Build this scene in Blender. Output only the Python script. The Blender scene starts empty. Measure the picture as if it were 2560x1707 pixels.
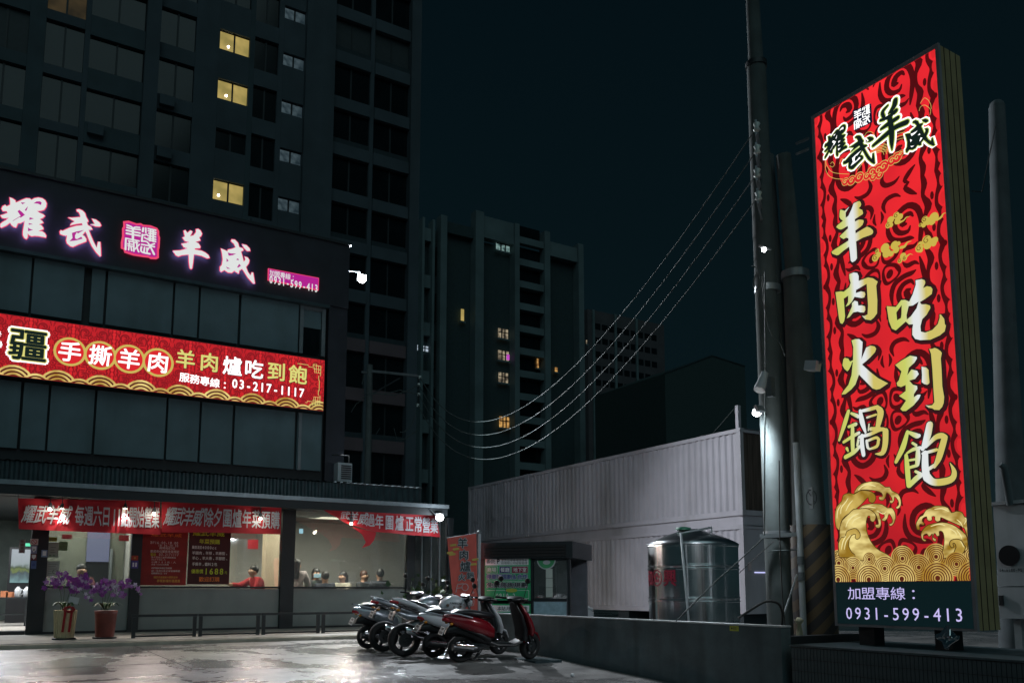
import bpy, bmesh, math, random
from mathutils import Vector, Matrix
from mathutils.geometry import tessellate_polygon
R=math.radians
random.seed(7)
S=bpy.context.scene
C=S.collection

# ------------------------------------------------------------------ camera
FPX=2100.; CX=1280.; CY=1213.; EYE=1.2
YAW=R(31.2); PITCH=math.atan(.1246)
cd=bpy.data.cameras.new('camera'); cam=bpy.data.objects.new('camera',cd); C.objects.link(cam)
cd.sensor_fit='HORIZONTAL'; cd.sensor_width=36.; cd.lens=FPX/2560*36.
cd.shift_y=(CY-853.5)/2560.; cd.clip_start=.05; cd.clip_end=3000
cam.location=(0,0,EYE); cam.rotation_euler=(R(90)+PITCH,0,-YAW)
S.camera=cam
# ------------------------------------------------------------------ night sky
w=bpy.data.worlds.new('World'); S.world=w; w.use_nodes=True
nt=w.node_tree; nt.nodes.clear()
wo=nt.nodes.new('ShaderNodeOutputWorld'); bg=nt.nodes.new('ShaderNodeBackground')
tc=nt.nodes.new('ShaderNodeTexCoord'); sp=nt.nodes.new('ShaderNodeSeparateXYZ'); cr=nt.nodes.new('ShaderNodeValToRGB')
nt.links.new(tc.outputs['Generated'],sp.inputs[0]); nt.links.new(sp.outputs['Z'],cr.inputs[0])
cr.color_ramp.elements[0].position=0.; cr.color_ramp.elements[0].color=(.0085,.0190,.0220,1); _e=cr.color_ramp.elements.new(.22); _e.color=(.0026,.0078,.0102,1)
cr.color_ramp.elements[-1].position=.7; cr.color_ramp.elements[-1].color=(.0012,.0048,.0072,1)
nt.links.new(cr.outputs[0],bg.inputs[0]); bg.inputs[1].default_value=1.
nt.links.new(bg.outputs[0],wo.inputs[0])
# the glow of the city behind the camera: one weak, very soft sun
sl=bpy.data.lights.new('sun','SUN'); sun=bpy.data.objects.new('sun',sl); C.objects.link(sun)
sl.energy=.30; sl.angle=R(60); sl.color=(.62,.95,1.); sun.rotation_euler=(R(48),0,R(-24))
S.view_settings.view_transform='Standard'; S.view_settings.look='None'
S.view_settings.exposure=0; S.view_settings.gamma=1; S.view_settings.use_curve_mapping=False
S.cycles.use_denoising=True; S.cycles.max_bounces=6; S.cycles.transparent_max_bounces=16
S.cycles.caustics_reflective=False; S.cycles.caustics_refractive=False
S.cycles.sample_clamp_indirect=4.

# ------------------------------------------------------------------ surveying: where a sight line meets a plane of the place
_F0=Vector((math.sin(YAW),math.cos(YAW),0)); _RT=Vector((math.cos(YAW),-math.sin(YAW),0)); _Z=Vector((0,0,1))
_F=_F0*math.cos(PITCH)+_Z*math.sin(PITCH); _U=-_F0*math.sin(PITCH)+_Z*math.cos(PITCH)
EYEP=Vector((0,0,EYE))
def ray(px,py): return _F+_RT*((px-CX)/FPX)+_U*((CY-py)/FPX)
def PX(px,py,X): r=ray(px,py); return EYEP+r*(X/r.x)
def PY(px,py,Y): r=ray(px,py); return EYEP+r*(Y/r.y)
def PG(px,py,z=0.): r=ray(px,py); return EYEP+r*((z-EYE)/r.z)
def PD(px,py,d): return EYEP+ray(px,py)*d

# ------------------------------------------------------------------ materials
def lin(c):
    if isinstance(c,str):
        c=[int(c[i:i+2],16)/255 for i in (0,2,4)]
        return tuple(x/12.92 if x<=.04045 else ((x+.055)/1.055)**2.4 for x in c)
    return tuple(c)
def mat(name,col,rough=.6,metal=0.,var=.15,scale=4.,bump=0.,bscale=40.,spec=.5,coat=0.,stretch=(1,1,1),dirt=0.):
    m=bpy.data.materials.new(name); m.use_nodes=True; n=m.node_tree; b=n.nodes['Principled BSDF']
    c=lin(col); b.inputs['Roughness'].default_value=rough; b.inputs['Metallic'].default_value=metal
    b.inputs['Specular IOR Level'].default_value=spec; b.inputs['Coat Weight'].default_value=coat
    t=n.nodes.new('ShaderNodeTexCoord'); mp=n.nodes.new('ShaderNodeMapping'); mp.inputs['Scale'].default_value=stretch
    n.links.new(t.outputs['Object'],mp.inputs[0])
    no=n.nodes.new('ShaderNodeTexNoise'); no.inputs['Scale'].default_value=scale; no.inputs['Detail'].default_value=5
    n.links.new(mp.outputs[0],no.inputs['Vector'])
    r=n.nodes.new('ShaderNodeValToRGB'); r.color_ramp.elements[0].position=.3; r.color_ramp.elements[1].position=.7
    r.color_ramp.elements[0].color=tuple(x*(1-var) for x in c)+(1,); r.color_ramp.elements[1].color=tuple(min(1,x*(1+var)) for x in c)+(1,)
    n.links.new(no.outputs[0],r.inputs[0]); out=r.outputs[0]
    if dirt:
        n2=n.nodes.new('ShaderNodeTexNoise'); n2.inputs['Scale'].default_value=scale*.35; n2.inputs['Detail'].default_value=8
        m2=n.nodes.new('ShaderNodeMapping'); m2.inputs['Scale'].default_value=(3,3,.35); n.links.new(t.outputs['Object'],m2.inputs[0]); n.links.new(m2.outputs[0],n2.inputs['Vector'])
        r2=n.nodes.new('ShaderNodeValToRGB'); r2.color_ramp.elements[0].position=.5; r2.color_ramp.elements[1].position=.75
        r2.color_ramp.elements[0].color=(1,1,1,1); r2.color_ramp.elements[1].color=(1-dirt,1-dirt,1-dirt*1.1,1)
        n.links.new(n2.outputs[0],r2.inputs[0]); mx=n.nodes.new('ShaderNodeMix'); mx.data_type='RGBA'; mx.blend_type='MULTIPLY'; mx.inputs[0].default_value=1
        n.links.new(out,mx.inputs[6]); n.links.new(r2.outputs[0],mx.inputs[7]); out=mx.outputs[2]
    n.links.new(out,b.inputs['Base Color'])
    if bump:
        nb=n.nodes.new('ShaderNodeTexNoise'); nb.inputs['Scale'].default_value=bscale; nb.inputs['Detail'].default_value=4
        bu=n.nodes.new('ShaderNodeBump'); bu.inputs['Strength'].default_value=bump; bu.inputs['Distance'].default_value=.01
        n.links.new(mp.outputs[0],nb.inputs['Vector']); n.links.new(nb.outputs[0],bu.inputs['Height']); n.links.new(bu.outputs[0],b.inputs['Normal'])
    return m
def emi(name,col,st=1.,base=None,vcol=None):
    m=bpy.data.materials.new(name); m.use_nodes=True; n=m.node_tree; b=n.nodes['Principled BSDF']
    c=lin(col)+(1,); b.inputs['Base Color'].default_value=(.02,.02,.02,1) if base is None else lin(base)+(1,)
    b.inputs['Roughness'].default_value=.45; b.inputs['Specular IOR Level'].default_value=.2
    b.inputs['Emission Color'].default_value=c; b.inputs['Emission Strength'].default_value=st
    return m
def glow_noise(name,c1,c2,scale,st=1.,stretch=(1,1,1),wave=False,axis='X',lo=.35,hi=.65):
    m=emi(name,c1,st); n=m.node_tree; b=n.nodes['Principled BSDF']
    t=n.nodes.new('ShaderNodeTexCoord'); mp=n.nodes.new('ShaderNodeMapping'); mp.inputs['Scale'].default_value=stretch; n.links.new(t.outputs['Object'],mp.inputs[0])
    if wave:
        no=n.nodes.new('ShaderNodeTexWave'); no.bands_direction=axis; no.inputs['Scale'].default_value=scale; no.inputs['Distortion'].default_value=1.5; no.inputs['Detail'].default_value=1
    else:
        no=n.nodes.new('ShaderNodeTexNoise'); no.inputs['Scale'].default_value=scale
    n.links.new(mp.outputs[0],no.inputs['Vector'])
    r=n.nodes.new('ShaderNodeValToRGB'); r.color_ramp.elements[0].position=lo; r.color_ramp.elements[1].position=hi
    r.color_ramp.elements[0].color=lin(c1)+(1,); r.color_ramp.elements[1].color=lin(c2)+(1,)
    n.links.new(no.outputs[0],r.inputs[0]); n.links.new(r.outputs[0],b.inputs['Emission Color'])
    return m
def glass(name,tint=(.8,.85,.85),refl=.25,alpha=.9,rough=.03):
    m=bpy.data.materials.new(name); m.use_nodes=True; n=m.node_tree; n.nodes.clear()
    o=n.nodes.new('ShaderNodeOutputMaterial'); tr=n.nodes.new('ShaderNodeBsdfTransparent'); gl=n.nodes.new('ShaderNodeBsdfGlossy')
    tr.inputs[0].default_value=tuple(tint)+(1,); gl.inputs['Roughness'].default_value=rough
    fr=n.nodes.new('ShaderNodeFresnel'); fr.inputs[0].default_value=1.45
    ad=n.nodes.new('ShaderNodeMath'); ad.operation='ADD'; ad.inputs[1].default_value=refl; n.links.new(fr.outputs[0],ad.inputs[0])
    mx=n.nodes.new('ShaderNodeMixShader'); n.links.new(ad.outputs[0],mx.inputs[0]); n.links.new(tr.outputs[0],mx.inputs[1]); n.links.new(gl.outputs[0],mx.inputs[2])
    if alpha<1.:
        di=n.nodes.new('ShaderNodeBsdfDiffuse'); di.inputs[0].default_value=(.5,.52,.5,1)
        m2=n.nodes.new('ShaderNodeMixShader'); m2.inputs[0].default_value=alpha; n.links.new(di.outputs[0],m2.inputs[1]); n.links.new(mx.outputs[0],m2.inputs[2]); mx=m2
    n.links.new(mx.outputs[0],o.inputs[0]); return m

M={}
M['dark']=mat('dark_steel',(.016,.022,.026),.5,bump=.15)
M['black']=mat('black_plastic',(.012,.013,.015),.35)
M['blackm']=mat('matt_black_rubber',(.015,.015,.016),.85,bump=.2)
M['fasc']=mat('dark_cladding',(.022,.024,.034),.55,var=.25,scale=1.5,bump=.2,bscale=8)
M['panel']=mat('grey_cladding',(.13,.20,.225),.5,var=.14,scale=1.2,bump=.12,bscale=6,dirt=.25)
M['gutter']=mat('zinc_trim',(.32,.38,.42),.4,.6)
M['corr']=mat('corrugated_steel',(.055,.085,.095),.42,.5,var=.25)
M['alu']=mat('aluminium_trim',(.28,.31,.33),.4,.6)
M['wallc']=mat('tower_plaster',(.062,.085,.102),.8,var=.18,scale=.5,dirt=.2)
M['wallb']=mat('tower_tile_dark',(.045,.072,.085),.75,var=.2,scale=.6)
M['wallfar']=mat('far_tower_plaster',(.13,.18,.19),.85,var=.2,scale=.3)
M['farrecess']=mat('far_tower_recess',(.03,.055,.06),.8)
M['recess']=mat('window_recess',(.022,.038,.046),.8)
M['winglass']=mat('window_glass',(.006,.010,.012),.12,var=.4,scale=.8,spec=.5)
M['litw']=glow_noise('lit_window_warm','b39d5b','8e8048',1.2,1.)
M['litdim']=glow_noise('lit_window_dim','3a2f1d','221c12',1.,1.)
M['litcool']=glow_noise('lit_window_cool','7f9c98','2d4444',2.,1.)
M['litorg']=glow_noise('lit_window_orange','d8a65e','7a5530',2.,1.)
M['litcream']=glow_noise('lit_window_cream','a89a80','4a4238',1.5,1.)
M['curtain']=glow_noise('lit_curtain','46545a','1c282e',2.,1.)
M['bulb']=emi('lamp_glass','ffffff',30.,'ffffff')
M['bulbw']=emi('warm_bulb','ffe9c8',25.,'ffffff')
M['white']=mat('white_paint',(.52,.55,.58),.45,var=.06,dirt=.15)
M['cont']=mat('container_paint',(.41,.385,.425),.55,var=.10,scale=.8,dirt=.42,bump=.1,bscale=5)
M['contd']=mat('container_groove',(.35,.33,.36),.6)
M['wood']=mat('brown_plywood',(.075,.052,.042),.7,var=.5,scale=2.,stretch=(6,6,.4))
M['conc']=mat('pole_concrete',(.085,.105,.105),.85,var=.2,scale=3,bump=.25,dirt=.35)
M['conc2']=mat('pole_concrete_pale',(.11,.13,.14),.85,var=.15,scale=3,bump=.25,dirt=.3)
M['lowwall']=mat('painted_low_wall',(.085,.13,.145),.7,var=.26,scale=2.2,bump=.4,bscale=22,dirt=.5)
M['cap']=mat('wall_cap',(.55,.58,.6),.5)
M['tile']=mat('dark_strip_tile',(.055,.085,.095),.45,var=.35,scale=9)
M['slab']=mat('pavement_slab',(.34,.33,.30),.75,var=.2,scale=2,bump=.3,dirt=.4)
M['steel']=mat('mirror_steel',(.95,.96,.97),.17,1.,var=.04,bump=1.,bscale=2.6,stretch=(2.2,2.2,.03))
M['pvc']=mat('grey_pvc',(.36,.40,.42),.4)
M['wire']=mat('cable_grey',(.055,.075,.075),.6,.0)
M['wired']=mat('cable_black',(.02,.02,.02),.6)
M['porc']=mat('porcelain',(.55,.62,.6),.2)
M['beige']=mat('interior_wall',(.35,.345,.325),.85,var=.05)
M['beigel']=mat('interior_pillar',(.60,.50,.36),.85,var=.05)
M['ceil']=mat('interior_ceiling',(.10,.10,.10),.9)
M['floor']=mat('interior_floor',(.42,.40,.36),.35,var=.1)
M['frost']=mat('frosted_panel',(.24,.28,.27),.3,var=.10,scale=1.5,spec=.6,dirt=.1)
M['glass']=glass('shop_glass',(.82,.86,.84),.10)
M['glassd']=glass('dark_glass',(.12,.15,.16),.16)
M['red']=mat('banner_red',(.44,.010,.022),.62,var=.12,scale=2)
M['bantext']=mat('banner_letter_white',(.50,.52,.58),.6,var=.03)
M['skin']=mat('skin',(.42,.24,.16),.55,var=.1)
M['hair']=mat('black_hair',(.01,.008,.007),.5)
M['hairb']=mat('brown_hair',(.06,.022,.012),.5)

# emissive sign inks
I={k:emi('ink_'+k,c,s) for k,c,s in (
 ('maroon','500b10',1.),('red','d9262c',1.),('hot','ff1d3c',1.2),('magenta','b01f8c',1.),('white','ffffff',1.4),('offwhite','dfe2e0',1.),
 ('dark','12201c',1.),('navy','0a1630',1.),('yellow','dcd67a',1.),('goldflat','c9b24c',1.),('blackpanel','06191c',1.),('lilac','c9bff5',1.),('ringgold','cbb45a',1.),('seal','e0207a',1.1),('shadow','3a1218',1.))}
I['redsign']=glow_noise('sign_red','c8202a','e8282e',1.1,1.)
I['gold']=glow_noise('ink_gold','93701f','ecd88a',4.,1.,stretch=(1,1,2.2),lo=.32,hi=.66)
I['goldv']=glow_noise('ink_gold_band','a8802e','ecd484',2.6,1.,stretch=(1,2.5,1),lo=.3,hi=.7)
def grad_ink():      # lime to white to gold across a letter, as printed
    m=emi('ink_gold_white','d8d27a',1.); n=m.node_tree; b=n.nodes['Principled BSDF']
    t=n.nodes.new('ShaderNodeTexCoord'); s=n.nodes.new('ShaderNodeSeparateXYZ'); n.links.new(t.outputs['Generated'],s.inputs[0])
    mu=n.nodes.new('ShaderNodeMath'); mu.operation='SUBTRACT'; mu.inputs[0].default_value=1; n.links.new(s.outputs['Y'],mu.inputs[1])
    r=n.nodes.new('ShaderNodeValToRGB'); cs=[(0.,'cbbf63'),(.22,'c7cf66'),(.36,'d0d48c'),(.46,'e2e6e6'),(.56,'e2e6e6'),(.70,'cfc066'),(1.,'cdbf6a')]
    e=r.color_ramp.elements; e[0].position=0; e[0].color=lin(cs[0][1])+(1,); e[1].position=1; e[1].color=lin(cs[-1][1])+(1,)
    for p,c in cs[1:-1]: k=e.new(p); k.color=lin(c)+(1,)
    n.links.new(mu.outputs[0],r.inputs[0]); n.links.new(r.outputs[0],b.inputs['Emission Color']); return m
I['grad']=grad_ink()
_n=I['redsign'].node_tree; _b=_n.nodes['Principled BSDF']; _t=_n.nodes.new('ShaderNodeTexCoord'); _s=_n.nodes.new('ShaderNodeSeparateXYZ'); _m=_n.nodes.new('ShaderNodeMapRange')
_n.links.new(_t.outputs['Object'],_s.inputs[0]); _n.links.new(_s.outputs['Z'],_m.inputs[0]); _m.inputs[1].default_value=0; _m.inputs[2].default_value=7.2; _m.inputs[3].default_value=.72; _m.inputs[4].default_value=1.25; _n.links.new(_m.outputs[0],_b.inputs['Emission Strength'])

# ------------------------------------------------------------------ mesh helpers
class MB:
    def __init__(s): s.v=[]; s.f=[]; s.sm=[]
    def add(s,vs,fs,smooth=False):
        o=len(s.v); s.v+= [Vector(v) for v in vs]; s.f+=[tuple(i+o for i in f) for f in fs]; s.sm+=[smooth]*len(fs); return s
    def box(s,x0,x1,y0,y1,z0,z1):
        v=[(x,y,z) for z in (z0,z1) for y in (y0,y1) for x in (x0,x1)]
        return s.add(v,[(0,2,3,1),(4,5,7,6),(0,1,5,4),(2,6,7,3),(0,4,6,2),(1,3,7,5)])
    def obox(s,c,sz,rot=(0,0,0)):
        from mathutils import Euler
        e=Euler(rot).to_matrix(); c=Vector(c)
        v=[c+e@Vector((x*sz[0]/2,y*sz[1]/2,z*sz[2]/2)) for z in (-1,1) for y in (-1,1) for x in (-1,1)]
        return s.add(v,[(0,2,3,1),(4,5,7,6),(0,1,5,4),(2,6,7,3),(0,4,6,2),(1,3,7,5)])
    def bar(s,p,q,a,b,up=(0,0,1)):
        p=Vector(p);q=Vector(q);d=(q-p).normalized();u=Vector(up)
        if abs(d.dot(u))>.95: u=Vector((1,0,0))
        sd=d.cross(u).normalized()*a/2; u=sd.cross(d).normalized()*b/2
        v=[x+i*sd+j*u for x in (p,q) for i,j in ((-1,-1),(1,-1),(1,1),(-1,1))]
        return s.add(v,[(0,1,2,3),(7,6,5,4),(0,4,5,1),(1,5,6,2),(2,6,7,3),(3,7,4,0)])
    def cone(s,p,q,r0,r1,n=12,cap=True,smooth=True):
        p=Vector(p);q=Vector(q);d=(q-p).normalized();u=Vector((0,0,1)) if abs(d.z)<.95 else Vector((1,0,0))
        a=d.cross(u).normalized(); b=a.cross(d)
        v=[]
        for c,r in ((p,r0),(q,r1)):
            for i in range(n):
                t=2*math.pi*i/n; v.append(c+(a*math.cos(t)+b*math.sin(t))*r)
        s.add(v,[(i,(i+1)%n,n+(i+1)%n,n+i) for i in range(n)],smooth)
        if cap: s.add(v,[tuple(range(n))[::-1],tuple(range(n,2*n))])
        return s
    def tube(s,pts,r,n=6,smooth=True):
        pts=[Vector(p) for p in pts]; rs=r if isinstance(r,(list,tuple)) else [r]*len(pts)
        d0=(pts[1]-pts[0]).normalized(); u=Vector((0,0,1)) if abs(d0.z)<.9 else Vector((1,0,0)); a=d0.cross(u).normalized()
        v=[]
        for i,p in enumerate(pts):
            d=(pts[min(i+1,len(pts)-1)]-pts[max(i-1,0)]).normalized(); a=(a-d*a.dot(d)).normalized(); b=d.cross(a)
            for k in range(n):
                t=2*math.pi*k/n; v.append(p+(a*math.cos(t)+b*math.sin(t))*rs[i])
        f=[(i*n+k,i*n+(k+1)%n,(i+1)*n+(k+1)%n,(i+1)*n+k) for i in range(len(pts)-1) for k in range(n)]
        s.add(v,f,smooth); s.add(v,[tuple(range(n))[::-1],tuple(range(len(v)-n,len(v)))]); return s
    def lathe(s,prof,c=(0,0,0),n=24,axis='Z',smooth=True):
        c=Vector(c); v=[]
        for r,h in prof:
            for k in range(n):
                t=2*math.pi*k/n; x,y=r*math.cos(t),r*math.sin(t)
                v.append(c+(Vector((x,y,h)) if axis=='Z' else Vector((x,h,y)) if axis=='Y' else Vector((h,x,y))))
        f=[(i*n+k,i*n+(k+1)%n,(i+1)*n+(k+1)%n,(i+1)*n+k) for i in range(len(prof)-1) for k in range(n)]
        s.add(v,f,smooth)
        s.add(v,[tuple(range(n))[::-1],tuple(range(len(v)-n,len(v)))]); return s
    def loft(s,secs,n=12,e=2.4,smooth=True):
        # secs: (x,y,z,half width y,half height z[,tilt])
        v=[]
        for q in secs:
            x,y,z,a,b=q[:5]; ti=q[5] if len(q)>5 else 0
            for k in range(n):
                t=2*math.pi*k/n; ct,st=math.cos(t),math.sin(t)
                yy=a*math.copysign(abs(ct)**(2/e),ct); zz=b*math.copysign(abs(st)**(2/e),st)
                v.append(Vector((x+zz*math.sin(ti),y+yy,z+zz*math.cos(ti))))
        f=[(i*n+k,i*n+(k+1)%n,(i+1)*n+(k+1)%n,(i+1)*n+k) for i in range(len(secs)-1) for k in range(n)]
        s.add(v,f,smooth); s.add(v,[tuple(range(n))[::-1],tuple(range(len(v)-n,len(v)))]); return s
    def prism(s,poly,off):     # poly: 3D outline, off: thickness vector
        n=len(poly); poly=[Vector(p) for p in poly]; off=Vector(off)
        tr=tessellate_polygon([poly])
        s.add(poly+[p+off for p in poly],[tuple(t) for t in tr]+[tuple(i+n for i in t[::-1]) for t in tr]+[(i,(i+1)%n,(i+1)%n+n,i+n) for i in range(n)]); return s
    def ball(s,c,r,n=10,m=6,sc=(1,1,1)):
        c=Vector(c); v=[c+Vector((0,0,r*sc[2]))]
        for i in range(1,m):
            p=math.pi*i/m
            for k in range(n):
                t=2*math.pi*k/n; v.append(c+Vector((r*sc[0]*math.sin(p)*math.cos(t),r*sc[1]*math.sin(p)*math.sin(t),r*sc[2]*math.cos(p))))
        v.append(c-Vector((0,0,r*sc[2]))); L=len(v)-1
        f=[(0,1+k,1+(k+1)%n) for k in range(n)]+[(1+(i)*n+k,1+(i+1)*n+k,1+(i+1)*n+(k+1)%n,1+i*n+(k+1)%n) for i in range(m-2) for k in range(n)]
        f+=[(L,1+(m-2)*n+(k+1)%n,1+(m-2)*n+k) for k in range(n)]
        return s.add(v,f,True)
ORG={}
def build(name,mb,m,parent=None,local=False,kind=None,label=None):
    me=bpy.data.meshes.new(name); o0=Vector((0,0,0))
    if parent is not None and not local: o0=world_org(parent)
    me.from_pydata([v-o0 for v in mb.v],[],mb.f)
    me.polygons.foreach_set('use_smooth',mb.sm)
    me.materials.append(m)
    bm=bmesh.new(); bm.from_mesh(me); bmesh.ops.recalc_face_normals(bm,faces=bm.faces); bm.to_mesh(me); bm.free()
    o=bpy.data.objects.new(name,me); C.objects.link(o)
    if parent is not None:
        o.parent=parent
        if not local: ORG[o.name]=o0
    if kind is None and (name.endswith('lettering') or name.endswith('print') or name in ('letter_outline','letter_shadow','letter_lime_edge','white_lettering_outline','wave_lines','wave_outline','wave_highlight','jumper_cable','bow','fingers','nose_and_ears','eyes')) and len(mb.f)>60: kind='stuff'
    if kind: o['kind']=kind
    if label: o['label']=label
    return o
def world_org(p):
    return ORG.get(p.name,Vector((0,0,0)))
def thing(name,label,cat,loc=(0,0,0),group=None,rz=0.):
    o=bpy.data.objects.new(name,None); C.objects.link(o); o.empty_display_size=.2
    o.location=loc; o.rotation_euler=(0,0,rz); ORG[o.name]=Vector(loc)
    o['label']=label; o['category']=cat
    if group: o['group']=group
    return o
def single(name,mb,m,label,cat,group=None):      # a thing that is one mesh; origin at its base
    mn=Vector((sum(v.x for v in mb.v)/len(mb.v),sum(v.y for v in mb.v)/len(mb.v),min(v.z for v in mb.v)))
    me=bpy.data.meshes.new(name); me.from_pydata([v-mn for v in mb.v],[],mb.f); me.polygons.foreach_set('use_smooth',mb.sm); me.materials.append(m)
    bm=bmesh.new(); bm.from_mesh(me); bmesh.ops.recalc_face_normals(bm,faces=bm.faces); bm.to_mesh(me); bm.free()
    o=bpy.data.objects.new(name,me); C.objects.link(o); o.location=mn
    o['label']=label; o['category']=cat
    if group: o['group']=group
    return o
def child(name,mesh_ob,parent,loc,label=None):   # a further piece that shares a mesh
    o=bpy.data.objects.new(name,mesh_ob.data); C.objects.link(o); o.parent=parent; o.location=loc
    return o
def structure(name,mb,m):
    o=build(name,mb,m); o['kind']='structure'; return o
def copy_tree(o,parent=None):
    c=o.copy(); C.objects.link(c); c.parent=parent
    for ch in list(o.children): copy_tree(ch,c)
    return c

# ------------------------------------------------------------------ flat print: outlines, brush strokes, type
# a plane is (origin, right, up, normal); art is laid on it in thin raised layers
class Plane:
    def __init__(s,o,r,u,n): s.o=Vector(o); s.r=Vector(r); s.u=Vector(u); s.n=Vector(n)
    def hit(s,px,py):
        d=ray(px,py); t=(s.o-EYEP).dot(s.n)/d.dot(s.n); p=EYEP+d*t-s.o
        return (p.dot(s.r),p.dot(s.u))
    def at(s,a,b,h): return s.o+s.r*a+s.u*b+s.n*h
def P2(txt): return [tuple(float(q) for q in t.split(',')) for t in txt.split()]
def fr(fr_,pts): ox,oy,sc=fr_; return [(ox+x*sc,oy+y*sc)+tuple(z*sc for z in r) for x,y,*r in pts]
def on(pl,fr_,txt): return [pl.hit(p[0],p[1]) for p in fr(fr_,P2(txt))]
def flat(mb,pl,loops,h,thick=0.):
    L=[[Vector((a,b,0)) for a,b in lp] for lp in loops]; allp=[p for l in L for p in l]
    tr=tessellate_polygon(L)
    mb.add([pl.at(p.x,p.y,h) for p in allp],[tuple(t) for t in tr])
    if thick:
        for l in L:
            n=len(l); mb.add([pl.at(p.x,p.y,h) for p in l]+[pl.at(p.x,p.y,h-thick) for p in l],[(i,(i+1)%n,(i+1)%n+n,i+n) for i in range(n)])
def cat(pts,k=4,closed=False):
    n=len(pts); out=[]
    rng=range(n) if closed else range(n-1)
    g=(lambda i:pts[i%n]) if closed else (lambda i:pts[max(0,min(n-1,i))])
    for i in rng:
        a,b,c,d=g(i-1),g(i),g(i+1),g(i+2)
        for j in range(k):
            t=j/k
            out.append(tuple(.5*((2*b[q])+(-a[q]+c[q])*t+(2*a[q]-5*b[q]+4*c[q]-d[q])*t*t+(-a[q]+3*b[q]-3*c[q]+d[q])*t**3) for q in range(len(b))))
    if not closed: out.append(pts[-1])
    return out
def stroke(mb,pl,pts,h,closed=False,k=4,caps=True,smooth=True):   # pts: (a,b,width)
    p=cat(pts,k,closed) if smooth else list(pts); n=len(p); v=[]
    for i in range(n):
        a=p[(i-1)%n if closed else max(0,i-1)]; c=p[(i+1)%n if closed else min(n-1,i+1)]
        dx,dy=c[0]-a[0],c[1]-a[1]; l=math.hypot(dx,dy) or 1; w=max(p[i][2],1e-4)/2
        v+=[pl.at(p[i][0]-dy/l*w,p[i][1]+dx/l*w,h),pl.at(p[i][0]+dy/l*w,p[i][1]-dx/l*w,h)]
    m=n if closed else n-1
    mb.add(v,[(2*i,2*i+1,(2*i+3)%(2*n),(2*i+2)%(2*n)) for i in range(m)])
    if caps and not closed:
        for e in (0,n-1):
            x,y,ww=p[e][:3]
            if ww<.004: continue
            mb.add([pl.at(x+math.cos(t*math.pi/5)*ww/2,y+math.sin(t*math.pi/5)*ww/2,h+.0002) for t in range(10)],[tuple(range(10))])
def strokes(mb,pl,fr_,lst,h,grow=0.,ws=None):
    # lst: strings of "x,y,w"; widths converted at the plane
    for i,t in enumerate(lst):
        q=fr(fr_,P2(t)); o=[]
        for x,y,wd in q:
            a=pl.hit(x,y); b=pl.hit(x,y+wd) ; o.append((a[0],a[1],abs(a[1]-b[1])+grow))
        stroke(mb,pl,o,h+i*.0003)
_tc={}
def glyph(ch,off=0.):
    if ch in _tc: return _tc[ch]
    _tc[ch]=_glyph(ch,0.); return _tc[ch]
def _glyph(ch,off):
    k=(ch,'raw',off)
    c=bpy.data.curves.new('type','FONT'); c.body=ch; c.size=1; c.offset=off; c.resolution_u=2; c.fill_mode='FRONT'
    o=bpy.data.objects.new('type',c); C.objects.link(o); dg=bpy.context.evaluated_depsgraph_get(); dg.update()
    me=bpy.data.meshes.new_from_object(o.evaluated_get(dg))
    r=([(v.co.x,v.co.y) for v in me.vertices],[tuple(p.vertices) for p in me.polygons])
    bpy.data.objects.remove(o); bpy.data.curves.remove(c); bpy.data.meshes.remove(me); _tc[k]=r; return r
def put(mb,pl,ch,a,b,hx,hy,h,off=0.,shear=0.,rot=0.,fitbox=False):   # letter centred at a,b; hx,hy = em width and height
    v,f=glyph(ch,off)
    if not v: return
    x0=min(q[0] for q in v); x1=max(q[0] for q in v); y0=min(q[1] for q in v); y1=max(q[1] for q in v)
    cj=ord(ch)>0x2e80
    cx=(x0+x1)/2; cy=.38 if not fitbox and cj else (.36 if not fitbox else (y0+y1)/2)
    sx,sy=(hx/(x1-x0),hy/(y1-y0)) if fitbox else (hx,hy)
    cs,sn=math.cos(rot),math.sin(rot)
    n=1 if off<=0 else (4 if hy<.30 else 8)
    for q in range(n):
        o=[]; dx=dy=0
        if n>1: dx=math.cos(q*2*math.pi/n+.785)*off*1.15; dy=math.sin(q*2*math.pi/n+.785)*off*1.15
        for x,y in v:
            X=(x+dx-cx)*sx+shear*(y-cy)*sy; Y=(y+dy-cy)*sy
            o.append(pl.at(a+X*cs-Y*sn,b+X*sn+Y*cs,h+q*.0002))
        mb.add(o,f)
def line(mb,pl,txt,p0,p1,hgt,h,off=.010,asp=1.,fit=False):
    # text spread evenly between two points of the plane
    n=len(txt)
    for i,ch in enumerate(txt):
        if ch==' ': continue
        t=(i+.5)/n; a=p0[0]+(p1[0]-p0[0])*t; b=p0[1]+(p1[1]-p0[1])*t
        wd=abs(p1[0]-p0[0])/n
        sx=wd*1.02 if ord(ch)>0x2e80 else min(wd*1.55,hgt*1.1)
        put(mb,pl,ch,a,b,sx,hgt if ord(ch)>0x2e80 else hgt*1.18,h,off)
def pxline(mb,pl,txt,a,b,hpx,h,off=.012):       # end points and letter height read off the picture
    A=pl.hit(*a);B=pl.hit(*b); m=((a[0]+b[0])/2,(a[1]+b[1])/2); k=pl.hit(*m)[1]-pl.hit(m[0],m[1]+hpx)[1]
    line(mb,pl,txt,A,B,k,h,off)
def rect(pl,a0,b0,a1,b1): return [(a0,b0),(a1,b0),(a1,b1),(a0,b1)]

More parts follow.
